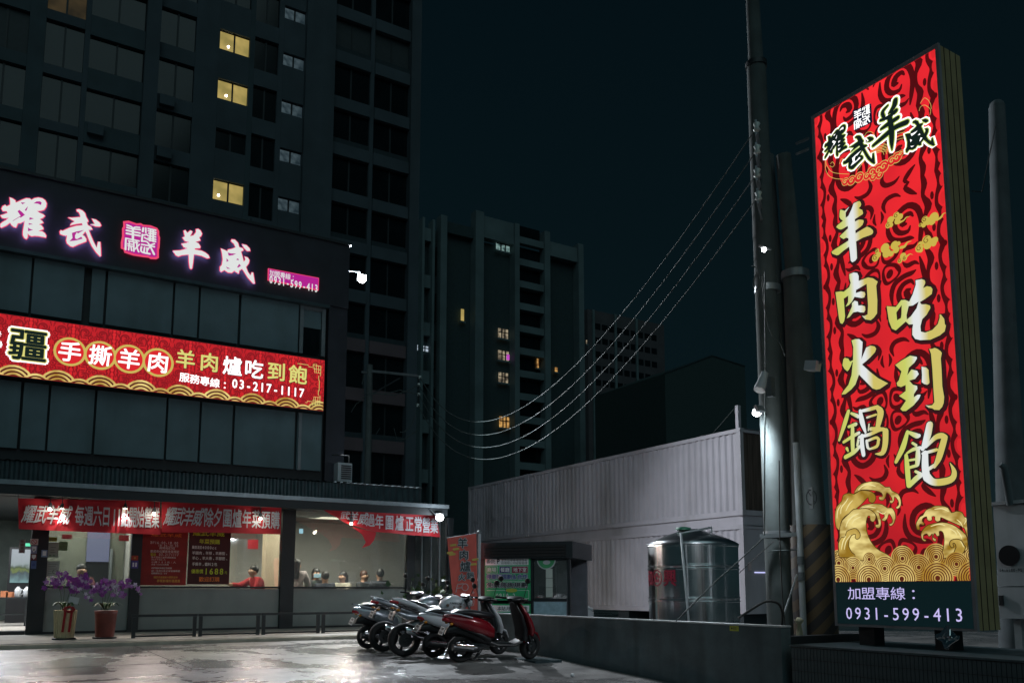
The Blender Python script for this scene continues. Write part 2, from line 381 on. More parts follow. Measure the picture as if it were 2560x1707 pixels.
# ================================================================== SETTING
def gz(x,y):          # the lot falls gently towards the street behind the camera
    return 0. if y>13.6 else max(-.045*(13.6-y),-1.)*min(1,(13.6-y)/1.5 if y>12.1 else 1)
def ground_mat():
    m=bpy.data.materials.new('wet_concrete_yard'); m.use_nodes=True; n=m.node_tree; b=n.nodes['Principled BSDF']
    t=n.nodes.new('ShaderNodeTexCoord')
    def nz(sc,det,st=(1,1,1),rough=.55,dist=0.):
        mp=n.nodes.new('ShaderNodeMapping'); mp.inputs['Scale'].default_value=st; n.links.new(t.outputs['Object'],mp.inputs[0])
        a=n.nodes.new('ShaderNodeTexNoise'); a.inputs['Scale'].default_value=sc; a.inputs['Detail'].default_value=det; a.inputs['Roughness'].default_value=rough; a.inputs['Distortion'].default_value=dist
        n.links.new(mp.outputs[0],a.inputs['Vector']); return a.outputs[0]
    def ramp(src,p0,c0,p1,c1):
        r=n.nodes.new('ShaderNodeValToRGB'); r.color_ramp.elements[0].position=p0; r.color_ramp.elements[1].position=p1
        r.color_ramp.elements[0].color=c0; r.color_ramp.elements[1].color=c1; n.links.new(src,r.inputs[0]); return r.outputs[0]
    def mix(fac,a,c,bt='MIX'):
        x=n.nodes.new('ShaderNodeMix'); x.data_type='RGBA'; x.blend_type=bt
        if isinstance(fac,float): x.inputs[0].default_value=fac
        else: n.links.new(fac,x.inputs[0])
        n.links.new(a,x.inputs[6]); n.links.new(c,x.inputs[7]); return x.outputs[2]
    wet=ramp(nz(.30,9,rough=.66,dist=.8),.44,(0,0,0,1),.54,(1,1,1,1))
    damp=ramp(nz(.8,6,(1,1.6,1)),.4,(0,0,0,1),.62,(1,1,1,1))
    base=ramp(nz(3.,8),.3,(.25,.24,.235,1),.7,(.36,.345,.34,1))
    dk=mix(damp,base,mix(.55,base,ramp(nz(2,3),0,(.05,.05,.055,1),1,(.07,.07,.07,1))))
    fine=ramp(nz(60,3),.35,(.8,.8,.8,1),.65,(1.1,1.1,1.1,1))
    col=mix(1.,mix(wet,dk,ramp(nz(3.,6),.3,(.15,.145,.145,1),.7,(.22,.212,.21,1))),fine,'MULTIPLY')
    n.links.new(col,b.inputs['Base Color'])
    rg=mix(wet,ramp(nz(5,6),.3,(.27,)*3+(1,),.7,(.48,)*3+(1,)),ramp(nz(9,5,(1,1,1)),.3,(.15,)*3+(1,),.7,(.20,)*3+(1,)))
    n.links.new(rg,b.inputs['Roughness']); b.inputs['Specular IOR Level'].default_value=.6
    bu=n.nodes.new('ShaderNodeBump'); bu.inputs['Strength'].default_value=.5; bu.inputs['Distance'].default_value=.012
    n.links.new(nz(14,9,(1,2,1),.7),bu.inputs['Height']); n.links.new(bu.outputs[0],b.inputs['Normal'])
    return m
g=MB()
xs=[-600,-200,-60,-30,-15]+[x*1. for x in range(-10,31)]+[40,60,120,300,700]
ys=[-300,-60,-20,-8]+[y*.5 for y in range(-10,34)]+[20,30,60,150,400,1500]
for y in ys:
    for x in xs: g.v.append(Vector((x,y,gz(x,y))))
nx=len(xs)
for j in range(len(ys)-1):
    for i in range(nx-1): g.f.append((j*nx+i,j*nx+i+1,(j+1)*nx+i+1,(j+1)*nx+i)); g.sm.append(True)
structure('ground',g,ground_mat())
# expansion joints cut in the yard
j=MB()
for x in (-4.,2.6,5.9): j.box(x-.008,x+.008,13.7,20.3,-.02,.004)
for y in (15.1,): j.box(-6,8.4,y-.008,y+.008,-.02,.0035)
structure('yard_joints',j,M['blackm'])
s=MB().box(-14,14.5,20.35,24.55,-.1,.1); sl_=structure('pavement',s,M['slab'])
k=MB().box(-14,14.5,20.2,20.347,-.1,.085); structure('kerb',k,mat('kerb_stone',(.5,.46,.38),.7,var=.15,scale=3,dirt=.3))

# ================================================================== RESTAURANT
YF=24.6
def fx(px,py=1400,Y=YF): return PY(px,py,Y).x
REST=thing('restaurant_building','two storey restaurant in grey cladding with black fascia and lit ground floor','building',(4,YF,0))
def rp(name,mb,m,**k): return build(name,mb,m,REST,**k)
XL=-9.5; XR=fx(812,900); XE=fx(865,700)
ZC=4.75; ZR0=6.62; ZR1=8.30; ZF0=9.92; ZF1=11.95
b=MB().box(XL,XE,YF+.02,YF+9.5,ZC-1.2,ZF1-.1); rp('wall',b,M['dark'])
b=MB().box(XL,XE,YF-.28,YF+.015,ZF0,ZF1); fas=rp('fascia',b,M['fasc'])
b=MB().box(XR+.02,XE,YF-.22,YF+.012,ZC-.9,ZF0-.003); rp('side_column',b,M['fasc'])
b=MB().box(XL,XE+.04,YF-.34,YF+.2,ZF1+.003,ZF1+.08); rp('parapet_trim',b,M['dark'])
b=MB().box(XL,XR+.02,YF-.30,YF-.05,ZF0-.10,ZF0-.003); rp('trim',b,M['corr'])
def panel_row(edges,z0,z1):
    for a,c in edges:
        x0,x1=fx(a,900)+.02,fx(c,900)-.02
        rp('cladding_panel',MB().box(x0,x1,YF-.10+random.uniform(-.012,.012),YF+.018,z0,z1),M['panel'])
panel_row([(-420,-250),(-246,-100),(-96,64),(66,198),(214,252),(255,424),(426,489),(491,591),(594,742)],ZR1+.02,ZF0-.105)
panel_row([(-420,-300),(-296,-80),(-76,60),(63,129),(131,244),(246,422),(424,505),(507,587),(590,742),(745,808)],ZC+.02,ZR0-.13)
# slim window at the end of the upper band
wx0,wx1=fx(744,900),fx(808,900)
win=rp('window',MB().box(wx0+.01,wx1-.01,YF-.03,YF+.01,ZR1+.03,ZF0-.12),M['winglass'])
f=MB()
for x in (wx0,wx1-.11): f.box(x,x+.11,YF-.13,YF-.035,ZR1+.02,ZF0-.11)
f.box(wx0+.113,wx1-.113,YF-.125,YF-.036,ZF0-.2,ZF0-.112)
build('window_frame',f,M['alu'],REST)
rp('window_blind',MB().box(wx0+.12,wx1-.12,YF-.06,YF-.04,ZF0-.75,ZF0-.21),M['panel'])
f=MB()
x=fx(744,1100)
f.box(x-.02,x+.07,YF-.15,YF-.105,ZC,ZR0-.14); rp('downpipe',f,M['alu'])

# --- lettering of the fascia: plane of the channel letters
FP=Plane((0,YF-.30,0),(1,0,0),(0,0,1),(0,-1,0))
FA=(0,480,.119048); FB=(290,540,.153061)
G_YAO=("205,165 260,190 320,230 325,275 365,262 405,245 470,215 550,185 620,190 660,220 720,185 800,170 880,185 940,225 970,290 960,360 920,420 860,440 770,450 830,490 900,520 935,550 890,590 830,620 870,650 905,690 810,730 860,745 900,800 905,825 800,865 880,875 930,910 960,960 960,1000 800,970 720,965 660,975 600,945 577,910 575,1000 550,1035 510,1010 480,950 480,880 500,760 515,655 430,700 370,705 335,790 290,780 240,740 210,690 130,750 30,795 5,780 10,720 60,680 130,640 180,590 100,600 50,595 5,540 60,530 160,490 140,450 60,450 35,400 60,350 110,325 140,355 215,320 215,250",
 ["365,455 405,425 460,470 520,530 430,590 410,575 270,660 265,650 430,550","515,430 580,350 570,400 545,450","700,290 760,250 830,245 870,270 855,325 790,295","620,580 710,605 610,635","600,700 690,725 600,735","585,790 620,820 690,840 585,870","430,270 530,275 470,310"])
G_WU=("1610,455 1600,420 1650,410 1720,440 1770,490 1795,570 1835,640 1840,670 1810,675 1830,740 1900,780 1930,830 1850,840 1890,950 1950,1090 2020,1215 2050,1090 2090,1090 2100,1230 2105,1385 2080,1385 2010,1310 1920,1180 1860,1050 1810,920 1780,870 1720,950 1760,970 1800,1030 1800,1080 1750,1100 1640,1140 1520,1195 1470,1180 1400,1120 1385,1060 1400,960 1330,955 1260,930 1250,880 1270,850 1310,865 1450,800 1590,760 1725,745 1710,700 1600,715 1460,745 1500,700 1560,665 1420,580 1500,590 1680,575 1670,520 1645,470",
 ["1500,905 1600,875 1755,845 1630,915 1600,895 1565,960 1570,1020 1610,1035 1695,985 1725,1025 1600,1060 1450,1080 1515,1010"])
G_WU2=("1920,605 2000,630 2080,690 2110,750 2080,770 1990,765 1890,720 1980,720",[])
G_YANG=("1090,275 1115,265 1150,310 1200,270 1230,285 1210,330 1190,365 1250,350 1290,300 1290,250 1325,245 1360,270 1385,320 1370,360 1340,380 1360,430 1280,455 1330,480 1360,530 1355,555 1270,560 1270,580 1380,600 1440,630 1490,670 1510,715 1470,720 1380,680 1255,655 1240,780 1225,880 1210,895 1190,880 1175,780 1170,660 1060,670 1000,690 960,670 915,600 1030,595 1110,575 1150,560 1090,540 1055,485 1130,475 1180,460 1110,440 1070,385 1110,370",[])
G_WEI=("1695,560 1760,590 1800,610 1810,580 1870,570 1935,545 1905,480 1880,460 1860,440 1870,415 1920,420 1970,470 1990,540 2050,560 2060,590 2020,610 2040,680 2065,780 2095,740 2080,690 2130,710 2155,750 2145,800 2100,860 2130,940 2175,1000 2195,950 2215,950 2230,1040 2245,1130 2210,1120 2130,1030 2080,950 2040,890 1990,920 1985,965 1950,950 1915,920 1870,955 1810,950 1750,910 1700,940 1680,920 1680,860 1710,830 1725,740 1715,650",
 ["1805,625 1850,640 1940,645 1890,670 1820,680","1785,720 1820,760 1785,780","1940,740 1975,720 1985,755","1955,870 1990,810 2020,840 1980,870","1775,855 1850,890 1800,890"])
G_WEI2=("2040,490 2110,510 2160,560 2170,600 2120,600 2070,550",[])
NEON=thing('neon_sign','glowing white and pink brush lettering mounted across the black fascia','sign',(3,YF-.3,10.9))
def np_(name,mb,m): return build(name,mb,m,NEON)
def glow_letter(name,fr_,gl,h=.0,label=None):
    # halo-lit channel letter: pink return, white face
    core=MB(); rim=MB(); bk=MB(); inn=MB()
    for o_,hs in gl:
        L=[on(FP,fr_,o_)]+[on(FP,fr_,q) for q in hs]
        flat(core,FP,L,.155)
        flat(inn,FP,[L[0]],.14,.03)
        flat(bk,FP,[L[0]],.10)
        stroke(rim,FP,[(a,b_,.046) for a,b_ in L[0]],.146,closed=True,k=1)
    r=np_(name,core,I['offwhite']); 
    build('letter_return',rim,I['hotmix'],r); build('letter_backing',inn,I['magenta'],r); build('halo_light',bk,I['halo'],r)
    return r
I['hotmix']=emi('ink_hot_edge','e8456e',1.); I['halo']=emi('ink_halo','a99cf0',4.)
for nm,f_,gl in (('channel_letter',FA,[G_YAO]),('channel_letter',FA,[G_WU,G_WU2]),('channel_letter',FB,[G_YANG]),('channel_letter',FB,[G_WEI,G_WEI2])):
    o=rp('channel_letter',MB(),I['offwhite']) if False else glow_letter(nm,f_,gl)
SEAL="125,110 200,105 330,150 400,145 440,170 560,180 660,220 685,260 685,320 700,370 690,530 680,560 680,690 650,705 560,700 530,680 440,670 280,645 140,600 130,550 90,540 90,450 110,350 110,220 130,190"
SEALST=["175,165,26 240,190,26 268,215,26","380,205,24 310,200,24 270,225,24","175,205,26 265,228,22 390,240,26","165,250,28 385,295,28","165,300,28 385,340,28","270,215,34 270,410,34",
 "155,380,24 370,425,24","155,390,26 150,560,30","200,425,22 345,455,22","185,470,20 270,480,20","190,500,20 270,515,20","215,430,20 200,570,22","240,520,22 250,580,24","285,440,24 285,590,24","330,430,22 340,540,24 365,600,24","375,480,20 300,560,20",
 "440,215,30 430,270,30","480,215,24 480,290,24","520,225,26 640,250,26","520,260,24 645,290,24","530,300,24 640,320,24","515,340,24 640,360,24","520,380,24 640,400,24","530,410,24 640,435,24","560,250,24 545,420,30","600,250,24 600,430,30","425,320,26 415,430,28","440,330,24 500,320,24","460,370,22 510,400,22","420,430,24 500,440,24 560,530,26 615,640,32","410,480,24 620,520,24","620,470,24 560,490,24","410,520,28 410,600,28 545,635,28","460,530,24 450,610,26","500,540,24 500,610,24","545,520,20 510,570,20"]
sealp=on(FP,FB,SEAL)
r=MB(); flat(r,FP,[sealp],.055,.05); stroke(r,FP,[(a,b_,.05) for a,b_ in sealp],.057,closed=True,k=1)
so=np_('seal_emblem',r,I['hotmix'])
r=MB(); cx_=sum(p[0] for p in sealp)/len(sealp); cy_=sum(p[1] for p in sealp)/len(sealp)
flat(r,FP,[[(cx_+(a-cx_)*.93,cy_+(b_-cy_)*.93) for a,b_ in sealp]],.063); build('seal_face',r,I['magenta'],so)
r=MB(); strokes(r,FP,FB,SEALST,.070); build('seal_lettering',r,I['offwhite'],so)
# phone plate
FC=(0,440,.408262)
pp=on(FP,FC,"1640,568 1950,627 1948,703 1638,640")
r=MB(); flat(r,FP,[pp],.05,.05); po=np_('phone_plate',r,I['hotmix'])
r=MB(); cx_=sum(p[0] for p in pp)/4; cy_=sum(p[1] for p in pp)/4; flat(r,FP,[[(cx_+(a-cx_)*.975,cy_+(b_-cy_)*.88) for a,b_ in pp]],.056); build('plate_face',r,I['magenta'],po)
r=MB(); pxline(r,FP,'加盟專線：',(672,683),(738,697),16,.062,.012); pxline(r,FP,'0931-599-413',(671,699),(794,723),22,.062,.02); build('plate_lettering',r,I['offwhite'],po)

# ------------------------------------------------------------------ ornament shared by the two printed signs
def clampers(pl,a0,b0,a1,b1):
    return lambda mb:None
def clip_mb(mb,pl,a0,b0,a1,b1):
    for i,v in enumerate(mb.v):
        d=v-pl.o; a=d.dot(pl.r); b_=d.dot(pl.u); h=d.dot(pl.n)
        mb.v[i]=pl.at(min(max(a,a0),a1),min(max(b_,b0),b1),h)
def ell(cx,cy,rx,ry,n=16,tw=0.,tip=0.):
    o=[]
    for i in range(n):
        t=2*math.pi*i/n; x=rx*math.cos(t)*(1-tip*math.sin(t)*.5); y=ry*math.sin(t)
        o.append((cx+x*math.cos(tw)-y*math.sin(tw),cy+x*math.sin(tw)+y*math.cos(tw)))
    return o
def spiral(cx,cy,r0,r1,t0,turns,w,sq=1.):
    n=int(abs(turns)*12); return [(cx+(r0+(r1-r0)*i/n)*math.cos(t0+turns*2*math.pi*i/n),cy+sq*(r0+(r1-r0)*i/n)*math.sin(t0+turns*2*math.pi*i/n),w) for i in range(n+1)]
def ornament(dark,red,pl,a0,b0,W,H,h):
    # one repeat, mirrored left-right and up-down: paired scrolls, drop-shaped eyes, a border of drops and crosses
    k=W/H
    for sg_ in (1,-1):
        for sv in (1,-1):
            X=lambda u:a0+W*(.5+sg_*(u-.5)*-1)
            Y=lambda v:b0+H*.5+sv*v*W          # v in sign widths from the middle of the repeat
            hv=H/W*.5
            def st(pts,k_=3): stroke(dark,pl,[(X(u),Y(v),q*W) for u,v,q in pts],h,k=k_)
            V=lambda f:f*hv/.5
            # scroll: outer arm, inner hook
            st([(.205,V(.03),.012),(.19,V(.10),.035),(.175,V(.20),.04),(.20,V(.30),.045),(.27,V(.345),.045),(.35,V(.31),.045),(.375,V(.235),.042),(.34,V(.18),.038),(.28,V(.17),.03),(.26,V(.20),.012)])
            st([(.235,V(.26),.014),(.255,V(.285),.035),(.30,V(.275),.045),(.315,V(.235),.05),(.29,V(.225),.02)])
            st([(.24,V(.11),.012),(.27,V(.12),.034),(.33,V(.125),.038),(.40,V(.155),.04),(.43,V(.22),.036),(.425,V(.30),.012)])
            # eye and its lid
            flat(dark,pl,[ell(X(.435),Y(V(.075)),.026*W,.034*W,12,tw=.5*sg_*sv)],h)
            stroke(dark,pl,[(p[0],p[1],(.016+.014*abs(math.sin(i_*.5)))*W) for i_,p in enumerate(ell(X(.43),Y(V(.078)),.062*W,.066*W,14,tw=.5*sg_*sv,tip=.8*sv))],h,closed=True,k=2)
            # leaves, commas and flames
            st([(.33,V(.03),.012),(.30,V(.06),.036),(.245,V(.055),.03),(.215,V(.075),.01)])
            st([(.44,V(.36),.010),(.455,V(.41),.034),(.425,V(.45),.036),(.36,V(.455),.03),(.32,V(.43),.01)])
            st([(.48,V(.30),.01),(.465,V(.335),.026),(.475,V(.38),.008)])
            st([(.20,V(.40),.012),(.24,V(.43),.036),(.28,V(.475),.034),(.25,V(.50),.012)])
            st([(.40,V(.025),.008),(.38,V(.045),.024),(.36,V(.09),.008)])
            # dark border between the drops
            st([(.15,V(.0),.03),(.125,V(.07),.05),(.15,V(.14),.028),(.15,V(.22),.028),(.12,V(.29),.055),(.155,V(.37),.028),(.14,V(.44),.045),(.15,V(.5),.03)])
            st([(.03,V(.0),.05),(.06,V(.06),.028),(.055,V(.13),.028),(.025,V(.20),.05),(.06,V(.27),.028),(.055,V(.34),.028),(.025,V(.41),.05),(.05,V(.5),.028)])
            flat(dark,pl,[ell(X(.09),Y(V(.13)),.014*W,.03*W,8)],h); flat(dark,pl,[ell(X(.09),Y(V(.345)),.014*W,.03*W,8)],h)
            for vv in (.06,.20,.30,.42): flat(red,pl,[ell(X(.015),Y(V(vv)),.018*W,.045*W,10)],h+.001)
def seigaiha(gold,dark,pl,cx,cy,r,h,n=6,under=None):
    # rings of one wave scale
    n=max(3,int(n*.8))
    for i in range(n):
        rr=r*(1-i/(n+.6)); t=[(cx+rr*math.cos(q*math.pi/12),cy+rr*math.sin(q*math.pi/12)) for q in range(0,24)]
        flat(gold,pl,[t],h+i*.0006)
        rr2=rr-r*.56/(n+.6); t=[(cx+rr2*math.cos(q*math.pi/12),cy+rr2*math.sin(q*math.pi/12)) for q in range(0,24)]
        flat(dark,pl,[t],h+i*.0006+.0003)

# ------------------------------------------------------------------ long red sign on the facade
LB=Plane((0,YF-.42,0),(1,0,0),(0,0,1),(0,-1,0))
a0=-9.2; a1=LB.hit(811,960)[0]; b0=LB.hit(400,978)[1]; b0=(LB.hit(811,1027)[1]+LB.hit(10,938)[1])/2; b1=(LB.hit(811,899)[1]+LB.hit(10,787)[1])/2
LBX=thing('long_sign','long red illuminated sign with white and yellow lettering across the facade','sign',(4,YF-.4,b0)); o=LBX; build('light_box',MB().box(a0,a1,YF-.415,YF-.12,b0-.02,b1+.02),M['dark'],LBX)
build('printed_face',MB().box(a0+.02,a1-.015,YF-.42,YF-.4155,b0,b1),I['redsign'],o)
dk=MB(); rd=MB()
tw=(b1-b0)*.62
nx_=int((a1-a0)/tw)+1
LBR=Plane(LB.o,(1,0,0),(0,0,1),(0,-1,0))
for i in range(nx_):
    for jj in range(2):
        ornament(dk,rd,LB,a1-tw*(i+1),b0+jj*(b1-b0)*.5,tw,(b1-b0)*.52,.002)
for mb in (dk,rd): clip_mb(mb,LB,a0+.03,b0+.01,a1-.02,b1-.01)
I['mar2']=emi('ink_soft_maroon','8a141c',1.)
build('printed_ornament',dk,I['mar2'],o,kind='stuff'); build('printed_drops',rd,I['red'],o,kind='stuff')
gd=MB(); gk=MB(); hgt=b1-b0; sx=hgt*.44
i=0; x=a1-.12
while x>a0:
    seigaiha(gd,gk,LB,x,b0-hgt*.10,hgt*.285,.005,5); seigaiha(gd,gk,LB,x-sx*.72,b0-hgt*.135,hgt*.22,.009,3); x-=sx*1.44
for mb in (gd,gk): clip_mb(mb,LB,a0+.03,b0+.005,a1-.02,b1)
build('gold_wave_border',gd,I['goldv'],o,kind='stuff'); build('gold_wave_lines',gk,I['maroon'],o,kind='stuff')
FD=(0,790,.187075); FS=(430,860,.165816)
ring=MB(); disc=MB(); txt=MB()
for (cx_,cy_),ch in zip(((935,478),(1340,527),(1727,575),(2113,622)),'手撕羊肉'):
    p=LB.hit(cx_*FD[2],790+cy_*FD[2]); q=LB.hit(cx_*FD[2],790+(cy_-192)*FD[2]); r_=q[1]-p[1]
    flat(ring,LB,[ell(p[0],p[1],r_,r_,28)],.014); flat(disc,LB,[ell(p[0],p[1],r_*.84,r_*.84,28)],.017)
    put(txt,LB,ch,p[0],p[1],r_*1.45,r_*1.45,.022,.015,shear=.06)
    build('gold_ring',ring,I['ringgold'],o); build('red_disc',disc,I['red'],o); build('letter',txt,I['white'],o); ring=MB(); disc=MB(); txt=MB()
ya=MB(); yb=MB(); wh=MB()
for i,((cx_,cy_),ch) in enumerate(zip(((203,228),(562,275),(910,330),(1240,380),(1570,415),(1895,465)),'羊肉爐吃到飽')):
    p=LB.hit(430+cx_*FS[2],860+cy_*FS[2]); k_=LB.hit(430+cx_*FS[2],860+(cy_-135)*FS[2])[1]-p[1]
    put(yb,LB,ch,p[0]+.012,p[1]-.012,k_*2.12,k_*2.2,.014,.018); put(ya,LB,ch,p[0],p[1],k_*2.1,k_*2.15,.018,.018)
    build('letter',ya,I['white'] if i in (2,3) else I['yellow'],o); ya=MB()
build('letter_shadow',yb,I['dark'],o)
wt=MB(); pxline(wt,LB,'服務專線：',(448,941),(574,964),24,.018,.018); pxline(wt,LB,'03-217-1117',(578,957),(762,983),26,.018,.02)
wt.add(wh.v,wh.f); build('phone_lettering',wt,I['white'],o)
# the character 疆 in dark ink with white and lime outlines
zl=MB(); zw=MB(); zd=MB(); zy=MB()
p=LB.hit(375*FD[2],790+390*FD[2]); q=LB.hit(375*FD[2],790+160*FD[2]); e_=(q[1]-p[1])*1.95
ov,of=glyph('疆',0.)
def outline_glyph(mb,pl,ch,a,b_,hx,hy,h,grow):
    # thicken a letter by laying it down several times in a small circle
    for i in range(10): put(mb,pl,ch,a+grow*math.cos(i*.628),b_+grow*math.sin(i*.628),hx,hy,h+i*.0002,.0)
outline_glyph(zw,LB,'疆',p[0],p[1],e_,e_,.012,.085); outline_glyph(zy,LB,'疆',p[0],p[1],e_,e_,.015,.045); put(zd,LB,'疆',p[0],p[1],e_,e_,.018,.018)
p=LB.hit(-52,862); outline_glyph(zw,LB,'新',p[0],p[1],e_,e_,.012,.085); outline_glyph(zy,LB,'新',p[0],p[1],e_,e_,.015,.045); put(zd,LB,'新',p[0],p[1],e_,e_,.018,.018)
build('letter_outline',zw,I['white'],o); build('letter_lime_edge',zy,I['yellow'],o); build('dark_lettering',zd,I['dark'],o)
# fret corners
fm=MB()
for sy in (1,-1):
    ax=a1-.13; by=(b1-.2) if sy==1 else (b0+.18)
    def seg(pts): stroke(fm,LB,[(ax-u*.055,by-sy*v*.055,.014) for u,v in pts],.016,smooth=False,caps=False)
    seg([(0,0),(0,5.5),(1,5.5),(1,8),(.6,8),(.6,14)] if sy==1 else [(0,0),(0,5),(1,5),(1,8),(.6,8),(.6,13)])
    seg([(0,0),(4.5,0),(4.5,1.2),(7,1.2),(7,.3),(13 if sy==1 else 8,.3)])
    seg([(-.0,2),(4,2),(4,-.9),(2.5,-.9),(2.5,4),(0,4)]); seg([(1.2,0),(1.2,4),(3.4,4),(3.4,1)])
build('fret_corner',fm,I['yellow'],o)

# --- canopy
CYF=22.6
zc0=PY(500,1236,CYF).z; zc0=(PY(50,1203,CYF).z+PY(1110,1265,CYF).z)/2
xc=PY(1118,1266,CYF).x
cn=thing('canopy','long dark flat canopy with zinc edge and corrugated parapet over shopfront','canopy',(4,CYF,zc0))
build('roof_slab',MB().box(XL,xc,CYF+.01,YF-.105,zc0-.16,zc0+.02),M['dark'],cn)
build('edge_trim',MB().box(XL,xc+.03,CYF-.06,CYF+.007,zc0-.075,zc0+.035),M['gutter'],cn)
build('lower_fascia',MB().box(XL,xc,CYF-.03,CYF+.006,zc0-.30,zc0-.08),M['dark'],cn)
YP=23.3; zp0=zc0+.03; xp=PY(1046,1222,YP).x; zp1=PY(1041,1222,YP).z
x=XL; n_=0
cm=MB(); pts=[]
while x<xp: pts+= [(x,0),(x+.05,-.035),(x+.10,-.035),(x+.15,0)]; x+=.20
v=[]; 
for x,d in pts: v+=[(x,YP+d,zp0),(x,YP+d,zp1+.02)]
cm.add(v,[(2*i,2*i+2,2*i+3,2*i+1) for i in range(len(pts)-1)])
build('corrugated_sheet',cm,M['corr'],cn)
v=[]; cm=MB()
for x,d in pts: v+=[(x,YP+d*1.6-.06,zp1+.03+(-d)*.5),(x,YF-.11,zp1+.16+(-d)*.5)]
cm.add(v,[(2*i,2*i+2,2*i+3,2*i+1) for i in range(len(pts)-1)])
build('corrugated_roof',cm,M['corr'],cn)
# canopy posts are the dark facade columns
# --- shopfront columns, glass, frosted panels
ZS=.12; ZI=1.31; ZT=3.30
cols=[(75,118),(326,352),(700,733),(1013,1032),(1116,1128)]
for a,c in cols:
    rp('column',MB().box(fx(a),fx(c),YF-.14,YF+.10,.1,ZT+.25),M['dark'])
rp('lintel',MB().box(XL,xc-.9,YF-.12,YF+.12,ZT+.253,zc0-.17),M['dark'])
bays=[(118,326),(352,700),(733,1013)]
for a,c in bays:
    x0,x1=fx(a)+.004,fx(c)-.004
    rp('sill',MB().box(x0,x1,YF-.09,YF+.09,ZI-.06,ZI),M['dark'])
    rp('frosted_panel',MB().box(x0,x1,YF-.02,YF+.02,.16,ZI-.065),M['frost'])
    rp('base_rail',MB().box(x0,x1,YF-.06,YF+.06,.1,.157),M['dark'])
    w_=rp('window',MB().box(x0,x1,YF-.008,YF+.008,ZI+.003,ZT+.25),M['glass'])
# dark glazed corner
rp('dark_window',MB().box(fx(1032)+.003,fx(1116)-.003,YF-.01,YF+.01,.9,ZT+.25),M['glassd'])
rp('low_panel',MB().box(fx(1032)+.003,fx(1116)-.003,YF-.03,YF+.03,.1,.897),M['dark'])
for q in (1052,1075,1096): rp('mullion',MB().box(fx(q),fx(q+3),YF-.05,YF-.012,.9,ZT+.25),M['alu'])
# --- room behind the glass
YB=YF+4.6
rp('floor',MB().box(XL,fx(1116),YF+.13,YF+9.3,.02,.2),M['floor'])
rp('ceiling',MB().box(XL,fx(1116),YF+.13,YF+9.3,3.6,3.7),M['ceil'])
rp('back_wall',MB().box(fx(352)+.2,fx(1116)+2.6,YB,YB+.12,.21,3.59),M['beige'])
rp('partition',MB().box(fx(352)-.1,fx(352)+.05,YF+1.6,YF+4.58,.21,3.59),M['beige'])
xx=PY(664,1380,YF+1.5).x; rp('interior_pillar',MB().box(xx,xx+.6,YF+1.5,YF+1.9,.21,3.59),M['beigel'])
rp('back_wall',MB().box(fx(126),fx(352)-.12,YF+2.6,YF+2.72,.21,3.59),mat('olive_wall',(.13,.14,.11),.8,var=.1))
xx=PY(215,1400,YF+2.5).x; xx2=PY(272,1400,YF+2.5).x
rp('doorway',MB().box(xx,xx2,YF+2.55,YF+2.597,.21,3.2),M['black'])
rp('lit_screen',MB().box(xx,xx2,YF+2.50,YF+2.547,2.02,2.98),emi('lilac_screen','8d90b4',.9))
rp('door_frame',MB().box(xx2+.02,xx2+.09,YF+2.48,YF+2.597,.9,2.4),M['alu'])
# ceiling lights inside
def area(name,loc,sx,sy,e,col,rot=(0,0,0)):
    l=bpy.data.lights.new(name,'AREA'); l.shape='RECTANGLE'; l.size=sx; l.size_y=sy; l.energy=e; l.color=col
    o=bpy.data.objects.new(name,l); C.objects.link(o); o.location=loc; o.rotation_euler=rot; return o
area('room_light',(fx(870),YF+1.0,3.5),2.6,1.,310,(1,.93,.82))
area('room_light',(fx(560),YF+.9,3.5),2.,1.2,190,(1,.90,.75))
area('room_light',(fx(230),YF+1.4,3.5),1.2,.8,110,(1,.95,.85))
area('room_light',(fx(-20),YF+3.,3.5),1.6,3,300,(.95,.97,1.))
for px_ in (520,870,230):
    rp('ceiling_lamp',MB().box(fx(px_)-.5,fx(px_)+.5,YF+2.2,YF+2.5,3.55,3.597),emi('ceiling_lamp_glow_%d'%px_,'fff0d8',2.))

# --- open entrance bay at the left: depth of the room
xd0=fx(-160); xd1=fx(75)
bk=PY(40,1400,YF+7.).x
rp('back_wall',MB().box(XL,fx(126)-.01,YF+8.6,YF+8.7,.21,3.59),mat('entrance_back_wall',(.10,.13,.12),.8))
Y6=YF+6.
a=PY(30,1372,Y6); c=PY(78,1480,Y6)
sc_=thing('wall_screen','large lit screen with misty green hills inside the entrance','screen',(a.x+.5,Y6,c.z))
def hills():
    m=emi('hill_picture','90a4a6',1.); n=m.node_tree; b=n.nodes['Principled BSDF']
    t=n.nodes.new('ShaderNodeTexCoord'); s=n.nodes.new('ShaderNodeSeparateXYZ'); n.links.new(t.outputs['Generated'],s.inputs[0])
    no=n.nodes.new('ShaderNodeTexNoise'); no.inputs['Scale'].default_value=4; n.links.new(t.outputs['Generated'],no.inputs['Vector'])
    ma=n.nodes.new('ShaderNodeMath'); ma.operation='MULTIPLY_ADD'; ma.inputs[1].default_value=.35; n.links.new(no.outputs[0],ma.inputs[0]); n.links.new(s.outputs['Z'],ma.inputs[2])
    r=n.nodes.new('ShaderNodeValToRGB'); e=r.color_ramp.elements; e[0].position=.2; e[0].color=lin('6f9294')+(1,); e[1].position=1.; e[1].color=lin('9aa3aa')+(1,)
    for p,cc in ((.45,'3c4a50'),(.52,'66753a'),(.62,'3f4f38'),(.72,'8d9a9c')): k=e.new(p); k.color=lin(cc)+(1,)
    n.links.new(ma.outputs[0],r.inputs[0]); n.links.new(r.outputs[0],b.inputs['Emission Color']); return m
